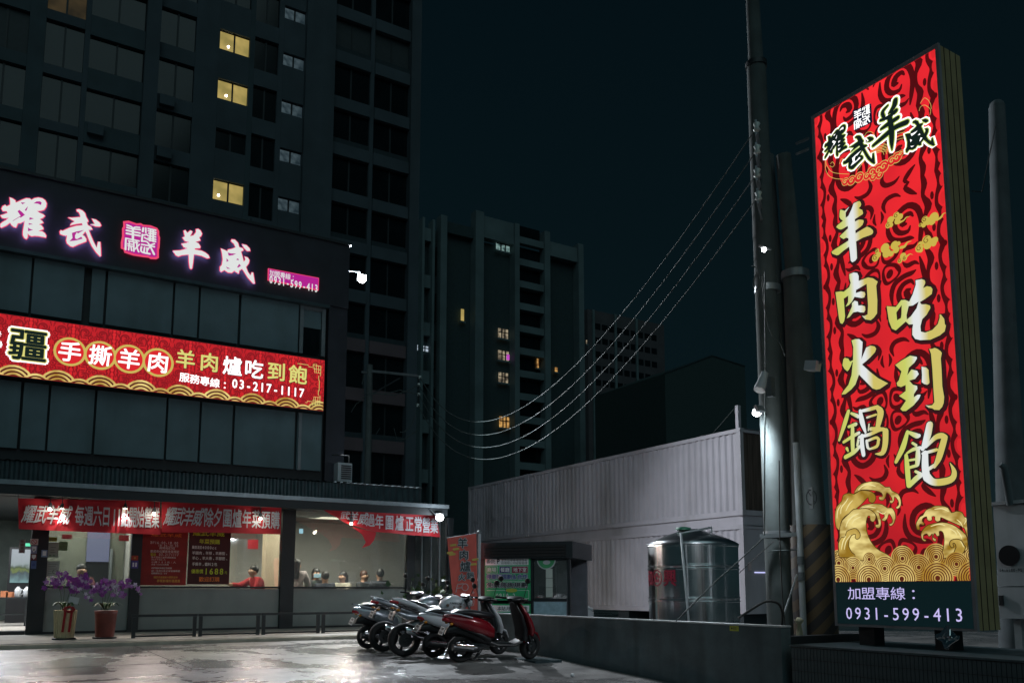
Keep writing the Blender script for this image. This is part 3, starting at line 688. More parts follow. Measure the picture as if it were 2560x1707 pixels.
build('display',MB().box(a.x,c.x,Y6-.03,Y6,c.z+.3,a.z),hills(),sc_); build('screen_frame',MB().box(a.x-.06,c.x+.06,Y6+.003,Y6+.08,.2,a.z+.06),M['black'],sc_)
# counter with jugs and boxes
Y5=YF+3.4
a=PY(-40,1470,Y5); c=PY(75,1470,Y5)
ct=thing('service_counter','dark service counter standing inside the entrance','counter',(c.x-1,Y5,.2))
zt=PY(40,1492,Y5).z
build('counter_top',MB().box(a.x,c.x,Y5-.3,Y5+.3,zt-.05,zt),M['dark'],ct)
for x in (a.x+.03,c.x-.1): build('leg',MB().box(x,x+.06,Y5-.28,Y5-.2,.2,zt-.053),M['dark'],ct)
build('lower_shelf',MB().box(a.x,c.x,Y5-.25,Y5+.25,.5,.54),M['dark'],ct)
def jug(px_):
    p=PY(px_,1492,Y5-.1); z=zt+.003; t=thing('water_jug','','jug',(p.x,Y5-.1,z),'white jugs on the counter')
    build('jug_body',MB().lathe([(.07,0),(.085,.03),(.085,.2),(.05,.26),(.035,.27),(.035,.30)],(p.x,Y5-.1,z),12),M['white'],t)
    build('handle',MB().tube([(p.x+.07,Y5-.1,z+.22),(p.x+.13,Y5-.1,z+.2),(p.x+.13,Y5-.1,z+.1),(p.x+.08,Y5-.1,z+.07)],.012),M['white'],t); return t
t1=jug(44); t1['label']='white jug on the counter, left of the pair'; t2=jug(66); t2['label']='white jug on the counter, right of the pair beside the door frame'
for i,(px_,lab) in enumerate(((12,'orange paper box on the counter nearest the picture edge'),(26,'orange paper box in the middle of the counter'),(42,'small orange box on the counter under the lit screen'))):
    p=PY(px_,1462,Y5+.15); single('paper_box',MB().box(p.x-.09,p.x+.09,Y5+.05,Y5+.25,zt+.002,zt+.18-.03*i),mat('orange_card_%d'%i,(.55,.20,.09),.7),lab,'box','orange boxes on the counter')
# exit sign and door furniture
p=PY(70,1360,YF+4.); a,b_=PY(62,1357,YF+4.),PY(76,1365,YF+4.)
single('exit_sign',MB().box(a.x,b_.x,YF+3.97,YF+4,b_.z,a.z),emi('exit_green','4fd0a0',1.2),'small lit green exit sign hanging inside the entrance','exit sign')
single('entrance_step_rail',MB().box(XL,fx(75)-.01,YF-.1,YF+.05,.1,.19),M['dark'],'dark sill strip across the open entrance','door sill')
# notices on the columns and glass
def notice(x0,y0,x1,y1,col,lab,deco=None,Y=YF-.16,gl=.0):
    a=PY(x0,y0,Y); c=PY(x1,y1,Y)
    t=thing('notice',lab,'notice',((a.x+c.x)/2,Y,c.z))
    mm=mat('paper_'+col,lin(col),.6,var=.03)
    build('sheet',MB().box(a.x,c.x,Y-.008,Y,c.z,a.z),mm,t)
    if deco:
        pl=Plane((0,Y-.0085,0),(1,0,0),(0,0,1),(0,-1,0))
        for cc,fn in deco:
            mb=MB(); fn(mb,pl,a.x,c.z,c.x-a.x,a.z-c.z); build('print',mb,cc,t)
    return t
PR={k:mat('print_'+k,lin(c),.6,var=0) for k,c in (('red','b8202a'),('blue','4a5a9a'),('ink','26262c'),('green','3f8a4a'),('cyan','6ad0c0'),('white','f0f2f4'),('brick','8a2a22'),('purple','5a2a8a'),('maroonp','7a1f2c'),('yell','b9c22c'),('org','c85a2a'),('gold','c79a4a'))}
def lines_(n,m=.12,wd=.05):
    def f(mb,pl,x,z,W,H):
        for i in range(n):
            zz=z+H*(1-m-(i+.5)*(1-2*m)/n); flat(mb,pl,[rect(pl,x+W*m,zz-H*wd/2,x+W*(1-m-(.15 if i%2 else .0)),zz+H*wd/2)],.001)
    return f
def nosmoke(mb,pl,x,z,W,H):
    c=(x+W/2,z+H*.52); r_=min(W,H)*.36
    stroke(mb,pl,[(c[0]+r_*math.cos(t*.5236),c[1]+r_*math.sin(t*.5236),r_*.25) for t in range(12)],.001,closed=True,k=2); stroke(mb,pl,[(c[0]-r_*.7,c[1]+r_*.7,r_*.22),(c[0]+r_*.7,c[1]-r_*.7,r_*.22)],.0015)
notice(76,1346,95,1362,'d9c9c4','square no smoking notice at the top of the entrance column',[(PR['red'],nosmoke)])
def shield(mb,pl,x,z,W,H):
    flat(mb,pl,[[(x+W*.15,z+H*.9),(x+W*.85,z+H*.9),(x+W*.85,z+H*.45),(x+W*.5,z+H*.15),(x+W*.15,z+H*.45)]],.001)
notice(78,1363,92,1383,'8f93b4','white shield sticker under the no smoking notice on the entrance column',[(PR['white'],shield),(PR['ink'],lambda mb,pl,x,z,W,H:put(mb,pl,'e',x+W*.5,z+H*.55,W*.8,W*.8,.002))])
notice(78,1384,91,1400,'7a3038','dark red sticker with white drop in the middle of the entrance column',[(PR['white'],shield)])
notice(78,1401,90,1421,'5f74a6','pale blue sticker at the bottom of the entrance column',[(PR['blue'],lambda mb,pl,x,z,W,H:flat(mb,pl,[ell(x+W/2,z+H/2,W*.3,W*.3)],.001))])
notice(104,1374,118,1392,'8fa3c4','blue framed card on the dark column left of the first window',[(PR['white'],lambda mb,pl,x,z,W,H:flat(mb,pl,[rect(pl,x+W*.2,z+H*.2,x+W*.8,z+H*.85)],.001))])
notice(49,1348,62,1382,'cfc6c6','tall white strip with red characters hanging in the entrance',[(PR['brick'],lambda mb,pl,x,z,W,H:[put(mb,pl,ch,x+W/2,z+H*(.87-.25*i),W*.75,H*.22,.001,.015) for i,ch in enumerate('現金支票')])],Y=YF+.3)
notice(121,1342,142,1353,'8f8a1e','yellow strip taped high inside the first window',[(PR['ink'],lines_(2,.2,.12))],Y=YF-.02)
notice(121,1355,145,1393,'a9b4a6','white A4 notice in the first window with animal drawings at its foot',[(PR['ink'],lines_(3,.25,.025)),(PR['green'],lambda mb,pl,x,z,W,H:[flat(mb,pl,[ell(x+W*q,z+H*.12,W*.1,H*.035)],.001) for q in (.25,.6)])],Y=YF-.02)
notice(148,1353,168,1376,'6f8a62','pale green notice in the first window beside the white one',[(PR['ink'],lines_(5,.15,.03))],Y=YF-.02)
notice(117,1402,147,1440,'b9c0b8','large white notice low in the first window with line drawing',[(PR['ink'],lines_(6,.15,.02)),(PR['ink'],lambda mb,pl,x,z,W,H:stroke(mb,pl,[(x+W*(.7+.2*math.cos(t)),z+H*(.3+.15*math.sin(t)),.012) for t in (0,1,2,3,4,5)],.002,closed=True))],Y=YF-.02)
notice(329,1388,345,1400,'b0402a','small orange sticker above the purple one on the dark column',[(PR['gold'],lambda mb,pl,x,z,W,H:flat(mb,pl,[ell(x+W/2,z+H/2,W*.15,W*.15)],.001))])
notice(329,1400.5,345,1420,'5a4a9c','purple sticker with two pale bars on the dark column between windows',[(PR['white'],lambda mb,pl,x,z,W,H:[flat(mb,pl,[rect(pl,x+W*q,z+H*.2,x+W*(q+.25),z+H*.75)],.001) for q in (.15,.55)])])
# exit sign in the right window, red paper squares
a,c=PY(748,1321,YF+1.),PY(757,1333,YF+1.)
single('exit_sign',MB().box(a.x,c.x,YF+.97,YF+1,c.z,a.z),emi('exit_cool','9fd0e8',1.6),'tiny lit exit sign inside the right hand window','exit sign')
for x0,y0,x1,y1,lab in ((155,1335,180,1347,'red paper square inside the first window, left one'),(298,1337,322,1352,'red paper square inside the first window, right one'),(620,1348,645,1372,'red paper square hung behind the middle window')):
    Yq=YF+1.2; a,c=PY(x0,y0,Yq),PY(x1,y1,Yq); single('red_paper',MB().box(a.x,c.x,Yq-.01,Yq,c.z,a.z),M['red'],lab,'paper decoration','red papers inside the windows')

# --- two menu posters on the glass
def poster(x0,x1,y0,y1,bgc,lab,rows):
    Y=YF-.02; a=PY(x0,y0,Y); c=PY(x1,y1,Y); t=thing('menu_poster',lab,'poster',((a.x+c.x)/2,Y,c.z))
    build('sheet',MB().box(a.x,c.x,Y-.008,Y,c.z,a.z),mat('poster_'+bgc,lin(bgc),.6,var=.25,scale=3),t)
    pl=Plane((0,Y-.0085,0),(1,0,0),(0,0,1),(0,-1,0)); mbs={}
    for txt_,xa,xb,yy,hp,col in rows:
        mb=mbs.setdefault(col,MB()); p0=pl.hit(xa,yy); p1=pl.hit(xb,yy+ (xb-xa)*.0)
        k_=pl.hit(xa,yy)[1]-pl.hit(xa,yy+hp)[1]; line(mb,pl,txt_,(p0[0],p0[1]),(p1[0],p0[1]),k_,.001,.0 if hp<9 else .012)
    for col,mb in mbs.items(): build('lettering',mb,col,t)
    return t
pe={k:mat('poster_ink_'+k,lin(c),.7,var=0) for k,c in (('w','f4f0ea'),('g','dbe63a'),('o','ff8a40'),('y','eec050'))}
poster(358,464,1318,1462,'98221a','dark red menu poster in the middle window with opening times and telephone number',[
 ('耀武羊威',378,455,1336,9,pe['o']),('除夕16:00-18:00',376,446,1355,8,pe['w']),('18:30-20:30',395,446,1362.5,7,pe['w']),('兩時段訂位',398,438,1369,7,pe['w']),
 ('歡迎各位饕客來電預定',376,448,1377,7,pe['w']),('電話',376,390,1385,8,pe['g']),('03-2171117',397,447,1385,8,pe['w']),('除夕至初三過年期間推出',378,440,1392,5,pe['w']),('大人770元/人',378,414,1397.5,5,pe['w']),('小孩385元/人',378,440,1404,5,pe['w']),('未滿100公分免費',378,422,1410,5,pe['w']),
 ('初四開始恢復正常營業',378,430,1419,5,pe['w']),('初一至初九皆正常營業時間',378,450,1426,5,pe['w']),('最後點餐為22:00',378,418,1432,5,pe['w']),('耀武羊威感謝大家的支持',384,444,1442,6,pe['y']),('恭賀新禧好運連連',392,450,1451,8,pe['y'])])
poster(474,572,1318,1460,'4c1413','dark brown menu poster in the middle window with large green price',[
 ('耀武羊威',482,562,1332,13,pe['g']),('年菜預購',498,550,1352.5,13,pe['g']),('藥燉湯底4000cc',480,542,1367,9,pe['w']),('羊腿肉、羊排、羊嫩筋、',480,571,1381,9,pe['w']),('羊心、羊大骨、羊腳筋、',480,571,1394,9,pe['w']),('手撕羊，醬料2包',480,543,1409,9,pe['w']),
 ('優惠價',478,508,1427,11,pe['g']),('1688',509,560,1427,18,pe['g']),('元',561,568,1430,8,pe['g']),('歡迎訂購',497,549,1447,13,pe['o'])])

# --- cloth banners under the canopy
def banner(name,lab,corners,Y,texts,wavy=.012,nseg=40):
    # corners in order top-left, top-right, bottom-right, bottom-left, with optional lists along the edges
    top,bot=corners; pl=Plane((0,Y,0),(1,0,0),(0,0,1),(0,-1,0))
    T=[pl.hit(*p) for p in top]; B=[pl.hit(*p) for p in bot]
    def samp(P,t):
        t*=len(P)-1; i=min(int(t),len(P)-2); f_=t-i; return (P[i][0]+(P[i+1][0]-P[i][0])*f_,P[i][1]+(P[i+1][1]-P[i][1])*f_)
    def dep(u,v): return wavy*(math.sin(u*23)+.6*math.sin(u*41+2*v))*(.4+.6*v)
    v=[];nn=6
    for i in range(nseg+1):
        u=i/nseg; p=samp(T,u); q=samp(B,u)
        for j in range(nn+1):
            w_=j/nn; v.append(pl.at(p[0]+(q[0]-p[0])*w_,p[1]+(q[1]-p[1])*w_,dep(u,w_)))
    mb=MB().add(v,[(i*(nn+1)+j,(i+1)*(nn+1)+j,(i+1)*(nn+1)+j+1,i*(nn+1)+j+1) for i in range(nseg) for j in range(nn)],True)
    o=thing(name,lab,'banner',(v[0].x,Y,v[nn].z)); build('cloth',mb,M['red'],o)
    mb=MB()
    for txt_,u0,u1,vc,hf,st_ in texts:
        n=len(txt_)
        for i,ch in enumerate(txt_):
            if ch==' ': continue
            u=u0+(u1-u0)*(i+.5)/n; p=samp(T,u); q=samp(B,u); a_=p[0]+(q[0]-p[0])*vc; b_=p[1]+(q[1]-p[1])*vc; H=abs(p[1]-q[1])*hf; Wd=abs(T[-1][0]-T[0][0])*(u1-u0)/n
            if ord(ch)<0x2e80: sx_=Wd*2.2
            else: sx_=Wd*1.03
            put(mb,pl,ch,a_,b_,sx_,H*(1.15 if ord(ch)<0x2e80 else 1),.05,.014,shear=.22*st_)
    build('lettering',mb,M['bantext'],o)
    # cords
    cb=MB()
    for p in (T[0],T[-1]): cb.tube([pl.at(p[0],p[1],0),pl.at(p[0],zc0-.1,0)],.006,4)
    build('cord',cb,M['wired'],o); return o
YBN=23.25
banner('cloth_banner','long red cloth banner announcing Saturday opening, leftmost under the canopy',([(45,1245),(400,1252)],[(47,1322),(240,1330),(402,1336)]),YBN,[('耀武羊威',.03,.345,.5,.62,1),('每週六日',.37,.62,.5,.66,0),('11',.63,.70,.52,.62,0),('點開始營業',.70,.99,.5,.66,0)])
banner('cloth_banner','red cloth banner advertising reunion dinner orders, above the menu posters',([(404,1249),(550,1256),(704,1266)],[(404,1330),(550,1331),(702,1335)]),YBN,[('耀武羊威',.03,.345,.5,.62,1),('除夕圍爐年菜預購',.36,.985,.5,.66,0)])
YB3=23.05
banner('cloth_banner','twisted red cloth banner hanging at an angle near the canopy corner',([(808,1274),(880,1274),(960,1277),(1030,1280),(1090,1285)],[(812,1277),(868,1308),(935,1328),(1030,1337),(1102,1342)]),YB3,[('武羊威',.16,.40,.5,.75,1),('過年圍爐正常營業',.385,.99,.52,.72,0)],.03)
# the loose folded corner of that banner
a=[PY(q[0],q[1],YB3+.08) for q in ((880,1316),(941,1330),(935,1350),(925,1362),(905,1369),(915,1355),(905,1335))]
single('banner_fold',MB().prism(a,(0,.01,0)),M['red'],'loose red cloth corner drooping from the twisted banner','cloth')

# --- bulbs under the canopy
def point(loc,e,col=(1,1,1),r=.04,name='lamp_light'):
    l=bpy.data.lights.new(name,'POINT'); l.energy=e; l.color=col; l.shadow_soft_size=r; o=bpy.data.objects.new(name,l); C.objects.link(o); o.location=loc; return o
def spot(loc,to,e,ang,col=(1,1,1),r=.05,blend=.6):
    l=bpy.data.lights.new('lamp_beam','SPOT'); l.energy=e; l.color=col; l.shadow_soft_size=r; l.spot_size=R(ang); l.spot_blend=blend
    o=bpy.data.objects.new('lamp_beam',l); C.objects.link(o); o.location=loc; d=Vector(to)-Vector(loc); o.rotation_euler=d.to_track_quat('-Z','Y').to_euler(); return o
bl=[((125,1273),'small bare spotlight before the left banner, first from the left'),((385,1284),'small spotlight above the left banner end, before its last characters'),((651,1296),'small spotlight before the middle banner near the column'),((878,1309),'small spotlight under the twisted banner')]
for (px_,py_),lab in bl:
    Yb=23.0; p=PY(px_,py_,Yb)
    t=thing('spotlight',lab,'spotlight',(p.x,Yb,p.z),'spotlights under the canopy')
    build('bulb',MB().ball(p,.04),M['bulbw'],t); build('lamp_shade',MB().cone(p+Vector((0,.0,.16)),p+Vector((0,0,.045)),.035,.06,10),M['alu'],t)
    build('bracket',MB().bar(p+Vector((0,0,.16)),Vector((p.x,Yb,zc0-.165)),.02,.02),M['dark'],t)
    point(p+Vector((0,-.10,-.06)),3.2,(1,.9,.76),.04); spot(p+Vector((0,-.10,-.05)),p+Vector((.3,-4.5,-3.4)),130,125,(1,.84,.76),.05)
for px_,lab in ((155,'downlight washing the left banner before its fourth character'),(313,'downlight washing the left banner before the character for eleven')):
    Yb=23.11; p=PY(px_,1270,Yb)
    t=thing('downlight',lab,'downlight',(p.x,Yb,p.z),'downlights over the left banner')
    build('can',MB().cone(p+Vector((0,0,.12)),p+Vector((0,0,-.0)),.03,.05,10),M['dark'],t); build('bulb',MB().cone(p+Vector((0,0,-.003)),p+Vector((0,0,-.012)),.04,.035,10),M['bulbw'],t)
    build('bracket',MB().bar(p+Vector((0,0,.12)),Vector((p.x,Yb,zc0-.165)),.02,.02),M['dark'],t)
    spot(p+Vector((0,-.02,-.03)),p+Vector((0,.10,-.6)),28,75,(1,.92,.82),.03)

# --- floodlights
def flood(name,lab,p,aim,e,ang=150,mast=None,sz=.12):
    p=Vector(p); aim=Vector(aim); d=(aim-p).normalized(); t=thing(name,lab,'floodlight',p)
    q=d.to_track_quat('-Z','Y').to_euler()
    build('lamp_housing',MB().obox(p-d*sz*.75,(sz*1.5,sz*1.2,sz*.6),q),M['alu'],t); build('lamp_glass',MB().ball(p,sz*.7,18,12),M['bulb'],t); point(p+d*(sz+.06)+Vector((0,-.12,0)),e*(.035 if e>500 else .012),(.86,.93,1.),.06)
    if mast: build('mast',mast,M['alu'],t)
    spot(p+d*(sz+.03),aim,e,ang,(.86,.93,1.),.12,.5); return t
YL=26.2
p=PY(905,697,YL); m0=PY(865,677,YL)
mm=MB().tube([(m0.x,YL,ZF1-7.5),(m0.x,YL,m0.z),(p.x-.1,YL,p.z+.22),(p.x-.02,YL,p.z+.06)],[.05,.035,.03,.025],8)
flood('street_lamp','tall thin street lamp with lit cold white head behind the restaurant roof',p,(7,12,0),6800,140,mm,.20)
p=PY(1100,1293,22.35); mm=MB().tube([p+Vector((-.1,.03,.06)),p+Vector((-.25,.2,.25))],.02)
flood('floodlight','bright cold floodlight fixed at the right end of the canopy',p,(10,14,0),900,165,mm,.15)

# --- planters with orchids
def petal_mesh():
    mb=MB()
    for k in range(5):
        t=k*2*math.pi/5+math.pi/2; c=Vector((math.cos(t),0,math.sin(t))); s_=Vector((-math.sin(t),0,math.cos(t)))
        r_=.036 if k in (1,4) else .028
        mb.add([(0,-.004,0),c*.022+s_*r_*.5+Vector((0,-.006,0)),c*.045+s_*.006+Vector((0,.002,0)),c*.045-s_*.006+Vector((0,.002,0)),c*.022-s_*r_*.5+Vector((0,-.006,0))],[(0,1,2),(0,2,3),(0,3,4)])
    mb.ball((0,-.012,-.004),.008,5,4); return mb
FM={}
for k,c in (('p',(.28,.05,.33)),('l',(.44,.18,.50)),('w',(.60,.52,.64))): FM[k]=mat('orchid_petal_'+k,c,.6,var=.3,scale=30)
LEAF=mat('orchid_leaf',(.035,.09,.03),.5,var=.3); RIB=mat('red_ribbon',(.32,.01,.015),.35); RATT=mat('cream_rattan',(.52,.44,.27),.7,var=.25,scale=12,stretch=(8,8,.5)); TERR=mat('red_glazed_pot',(.17,.035,.025),.4,var=.3)
def orchid(lab,x,y,z,rt,rb,h,mp,stems,ribbon,nf,seed,kinds):
    rnd=random.Random(seed); t=thing('orchid_planter',lab,'potted orchid',(x,y,z)); z0=z
    build('saucer',MB().lathe([(rb*1.25,0),(rb*1.3,.03),(rb*1.1,.035)],(x,y,z),20),M['black'],t)
    z=z+.036
    pot=MB().lathe([(rb,0),(rb*1.02,h*.1),(rt*.98,h*.85),(rt*1.05,h),(rt*.9,h-.01),(rt*.88,h-.06)],(x,y,z),20); build('pot',pot,mp,t)
    if ribbon:
        for k in range(18): 
            a=k*2*math.pi/18; build('slat',MB().bar((x+math.cos(a)*rb*1.03,y+math.sin(a)*rb*1.03,z+.01),(x+math.cos(a)*rt*1.03,y+math.sin(a)*rt*1.03,z+h),.045,.012,(math.cos(a),math.sin(a),0)),RATT,t)
        for dx in (-.02,.11):
            build('ribbon',MB().bar((x+dx,y-rt*1.12,z+h*.95),(x+dx-.03,y-rb*1.22,z+h*.22),.05,.008,(0,-1,0)),RIB,t)
        mb=MB()
        for k in range(8): a=k*.785; mb.ball((x+.05+.09*math.cos(a),y-rt*1.12,z+h+.02+.05*math.sin(a)),.045,7,5,(1,.5,.7))
        build('bow',mb,RIB,t)
        build('name_card',MB().obox((x+.14,y-.2,z+h+.22),(.2,.01,.15),(0,.2,0)),M['white'],t)
    for k in range(9):
        a=k*.7+seed; L=.22+.1*rnd.random(); mb=MB(); pts=[]
        for i in range(6):
            u=i/5; c=Vector((x+math.cos(a)*(.05+L*u),y+math.sin(a)*(.05+L*u),z+h+.02+.16*math.sin(u*2.6))); s_=Vector((-math.sin(a),math.cos(a),0))*.035*math.sin(.3+u*2.5); pts+=[c-s_,c+s_]
        mb.add(pts,[(2*i,2*i+1,2*i+3,2*i+2) for i in range(5)],True); build('leaf',mb,LEAF,t)
    fm=None; fms={}
    for k,(dx,dz,bend) in enumerate(stems):
        pts=[Vector((x+.03*k-.1,y,z+h)),Vector((x+dx*.4,y-.02,z+h+dz*.55)),Vector((x+dx*.8,y-.05,z+h+dz*.95)),Vector((x+dx*1.15,y-.1,z+h+dz)),Vector((x+dx*1.15+bend,y-.16,z+h+dz-.18-.12*abs(bend)*3))]
        c=[Vector(q) for q in cat([tuple(q) for q in pts],5)]; build('stem',MB().tube(c,.006,5),LEAF,t)
        for i in range(nf):
            u=rnd.uniform(.42,1.); q=c[min(len(c)-1,int(u*(len(c)-1)))]; kk=rnd.choice(kinds)
            if kk not in fms: 
                f0=build('flower',petal_mesh(),FM[kk],t,local=True); fms[kk]=f0
            else: f0=child('flower',fms[kk],t,(0,0,0))
            f0.location=q-Vector((x,y,z0))+Vector((rnd.uniform(-.09,.09),rnd.uniform(-.1,.04),rnd.uniform(-.09,.09))); sc=rnd.uniform(.9,1.5); f0.scale=(sc,)*3; f0.rotation_euler=(rnd.uniform(-.5,.5),rnd.uniform(-.8,.8),rnd.uniform(-.7,.7))
    return t
pp_=PG(160,1598,.1); s_=pp_.y/PG(160,1598,.1).y
orchid('cream slatted planter with red ribbons and purple orchids, left of the two by the entrance',pp_.x,21.7,.1,.23,.19,.62,RATT,[(-.28,.62,-.12),(-.12,.75,-.1),(.12,.65,.1),(.3,.72,.16),(.42,.55,.2),(.2,.5,.22)],True,17,3,'ppplw')
pp_=PG(264,1596,.1)
orchid('dark red glazed pot with lilac orchids, right of the two by the entrance',pp_.x,21.7,.1,.24,.2,.60,TERR,[(-.22,.5,-.1),(-.08,.62,-.06),(.1,.6,.06),(.22,.55,.1),(.4,.62,.22)],False,18,8,'ppllw')

# --- low barrier rails in front of the windows
def barrier(x0,x1,lab):
    Y=21.45; t=thing('barrier_rail',lab,'railing',((x0+x1)/2,Y,.1),'low barrier rails along the shopfront'); zt=.64
    build('rail',MB().box(x0,x1,Y-.03,Y+.03,zt-.06,zt),M['dark'],t)
    for x in (x0+.02,x1-.1): build('post',MB().box(x,x+.08,Y-.03,Y+.03,.1,zt-.063),M['dark'],t)
    build('base_bar',MB().box(x0+.102,x1-.102,Y-.02,Y+.02,.12,.16),M['dark'],t)
def bx(px_): return PY(px_,1580,21.45).x
barrier(bx(326),bx(492),'low dark barrier rail in front of the menu posters, first from the planters')
barrier(bx(494),bx(650),'low dark barrier rail in the middle of the three')
barrier(bx(652),bx(800),'low dark barrier rail in front of the dining window')
barrier(bx(802),bx(960),'low dark barrier rail partly behind the parked motorbikes')
# --- air conditioner on the canopy roof
a=PY(838,1158,24.0); c=PY(872,1207,24.0)
t=thing('air_conditioner','pale outdoor air conditioner unit standing on the canopy roof','air conditioner',((a.x+c.x)/2,24.,c.z))
build('casing',MB().box(a.x,c.x,23.75,24.1,c.z,a.z),M['white'],t)
for i in range(7): z=c.z+.08+i*(a.z-c.z-.12)/7; build('grille_slat',MB().box(a.x+.1,c.x-.03,23.72,23.747,z,z+.03),M['dark'],t)
for x in (a.x+.05,c.x-.1): build('foot',MB().box(x,x+.05,23.75,24.1,c.z-.08,c.z-.003),M['dark'],t)
build('pipe',MB().tube([(c.x-.05,23.9,a.z+.003),(c.x-.06,23.9,a.z+.25),(a.x,24.3,a.z+.3)],.02),M['wired'],t)

# ================================================================== TOWERS
YT=50.
def tx(px_,py_=300): return PY(px_,py_,YT).x
T1=thing('apartment_tower','dark high rise apartment tower rising behind the restaurant, nearest and tallest','building',(tx(500),YT,0))
ZTOP=44.6; FH=3.22; Z0=35.35   # top of the lit windows of the first row
def tp(name,mb,m): return build(name,mb,m,T1)
XT0=-14.; XT1=tx(1046,400)
tp('tower_core',MB().box(XT0,XT1-.02,YT+.6,YT+18,0,ZTOP),M['recess'])
zs=[Z0-FH*k for k in range(-3,11)]
def band(px0,px1,z0,z1,y0=YT,d=.55,m='wallc'):
    x0=tx(px0) if px0>-900 else XT0
    return tp('wall',MB().box(x0+.003,tx(px1)-.003,y0,y0+d,z0,z1),M[m])
# columns of openings: (left px, right px, sill below row top, head offset, wall plane offset, material)
colsT=[(-60,55,2.0,.5),(98,198,2.2,.45),(212,352,1.75,.25),(388,480,2.1,.2),(541,617,1.32,0.),(630,690,1.9,.25),(703,757,1.05,.0),(830,924,2.05,.35),(934,1022,2.05,.35)]
edges=[-1000,-60,55,98,198,212,352,388,480,541,617,630,690,703,757,830,924,934,1022,1046]
proto_w={}; M['wallbrown']=mat('tower_plaster_brown',(.12,.085,.095),.8,var=.15,scale=.5); rt=random.Random(3); M['blindw']=mat('drawn_blind',(.028,.04,.045),.6)
def tower_window(px0,px1,zt_,zb_,m,frame=True,yoff=.22):
    x0,x1=tx(px0)+.01,tx(px1)-.01; kx=(px0,px1,round(zt_-zb_,2),m.name)
    if kx in proto_w:
        a,bs=proto_w[kx]; o=child('window',a,T1,(a.location.x,a.location.y,zt_))
        for q in bs: child(q.name.split('.')[0],q,o,(0,0,0))
        return o
    o=build('window',MB().box(x0-tx(500),x1-tx(500),yoff,yoff+.05,zb_-zt_,0),m,T1,local=True); o.location=(0,0,zt_)
    f=MB(); mid=(x0+x1)/2-tx(500); f.box(mid-.05,mid+.05,yoff-.05,yoff-.003,zb_-zt_+.06,-.06); f.box(x0-tx(500),x1-tx(500),yoff-.05,yoff-.003,-.057,0); f.box(x0-tx(500),x1-tx(500),yoff-.05,yoff-.003,zb_-zt_,zb_-zt_+.057)
    fo=build('window_frame',f,M['dark'],o,local=True); proto_w[kx]=(o,[fo]); return o
# full height strips of wall between the columns of windows
fullw=[(-1000,-60,'wallc'),(55,98,'wallb'),(198,212,'wallc'),(352,388,'wallc'),(480,541,'wallc'),(617,630,'wallb'),(690,703,'wallc'),(757,830,'wallc'),(924,934,'wallc'),(1022,1046,'wallc')]
for a,c,m_ in fullw:
    off=-.35 if (a,c) in ((757,830),(1022,1046),(352,388)) else 0.
    band(a,c,0,ZTOP,YT+off,.55-off,m_)
for ci,(a,c,dn,up) in enumerate(colsT):
    prev=ZTOP
    for k,z in enumerate(zs):
        top=z+up-(.0 if ci!=6 else .15); bot=z-dn
        mm='wallc' if ci not in (0,2) else 'wallb'
        if ci>=7 and z<19: mm='wallbrown'
        if prev-top>.02 and top<ZTOP: band(a,c,top,prev,YT+(.0 if ci<7 else -.12),.5,mm)
        prev=min(bot,ZTOP)
        if top>ZTOP: prev=ZTOP; continue
        m_=M['winglass'] if rt.random()>.16 else M['blindw']
        if rt.random()<.3 and ci in (2,3,5): tp('air_conditioner',MB().box(tx(a)+.15,tx(a)+.95,YT-.32,YT+.1,bot-.75,bot-.15),M['wallc'])
        if ci==4: m_= M['litw'] if k in (3,4,6) else (M['winglass'])
        if ci==1 and k==3: m_=M['litdim']
        if ci==6: m_=M['curtain'] if k%1==0 and k<9 else M['winglass']
        tower_window(a,c,top,bot,m_)
        if ci>=7 and k%2==0: tp('balcony_rail',MB().box(tx(a)+.02,tx(c)-.02,YT-.05,YT+.02,bot+.02,bot+.35),M['recess'])
    band(a,c,0,prev,YT,.5,'wallc')
for k in (3,4,6):     # ceiling lights seen in the lit rooms
    z=zs[k]; x=tx(549 if k!=6 else 541); tp('room_bulb',MB().ball((x+.35,YT+.15,z-.95),.07,6,4),M['bulbw'])
tp('cornice',MB().box(XT0,XT1+.3,YT-.5,YT+.6,ZTOP+.003,ZTOP+.35),M['wallc'])

YT2=100.
def t2x(px_,py_=800): return PY(px_,py_,YT2).x
def t2z(py_,px_=1250): return PY(px_,py_,YT2).z
T2=thing('apartment_tower','far dark apartment tower with stacked balconies, right of the nearest tower','building',(t2x(1250),YT2,0))
def t2p(name,mb,m): return build(name,mb,m,T2)
xr=t2x(1455,640); zt2=t2z(560,1190)
t2p('tower_core',MB().box(t2x(1050,600),xr-.02,YT2+.9,YT2+22,0,zt2-2),M['farrecess'])
zA=t2z(548,1060); 
for a,c,zt_ in ((1046,1052,zA),(1072,1078,zA),(1093,1109,zA+1),(1182,1203,zA+3.),(1282,1294,zA+2.6),(1358,1372,zA+2.6),(1444,1457,zA+2.)):
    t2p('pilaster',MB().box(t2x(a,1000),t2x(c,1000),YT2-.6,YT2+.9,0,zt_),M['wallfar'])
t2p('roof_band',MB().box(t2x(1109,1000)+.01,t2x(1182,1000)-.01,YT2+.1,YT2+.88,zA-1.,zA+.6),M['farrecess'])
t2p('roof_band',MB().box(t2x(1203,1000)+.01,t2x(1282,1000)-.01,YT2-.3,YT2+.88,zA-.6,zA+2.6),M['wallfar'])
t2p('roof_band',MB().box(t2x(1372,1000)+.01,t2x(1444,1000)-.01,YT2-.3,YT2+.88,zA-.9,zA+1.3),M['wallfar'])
fh2=(t2z(580,1325)-t2z(634,1325))
zb=t2z(607,1325)
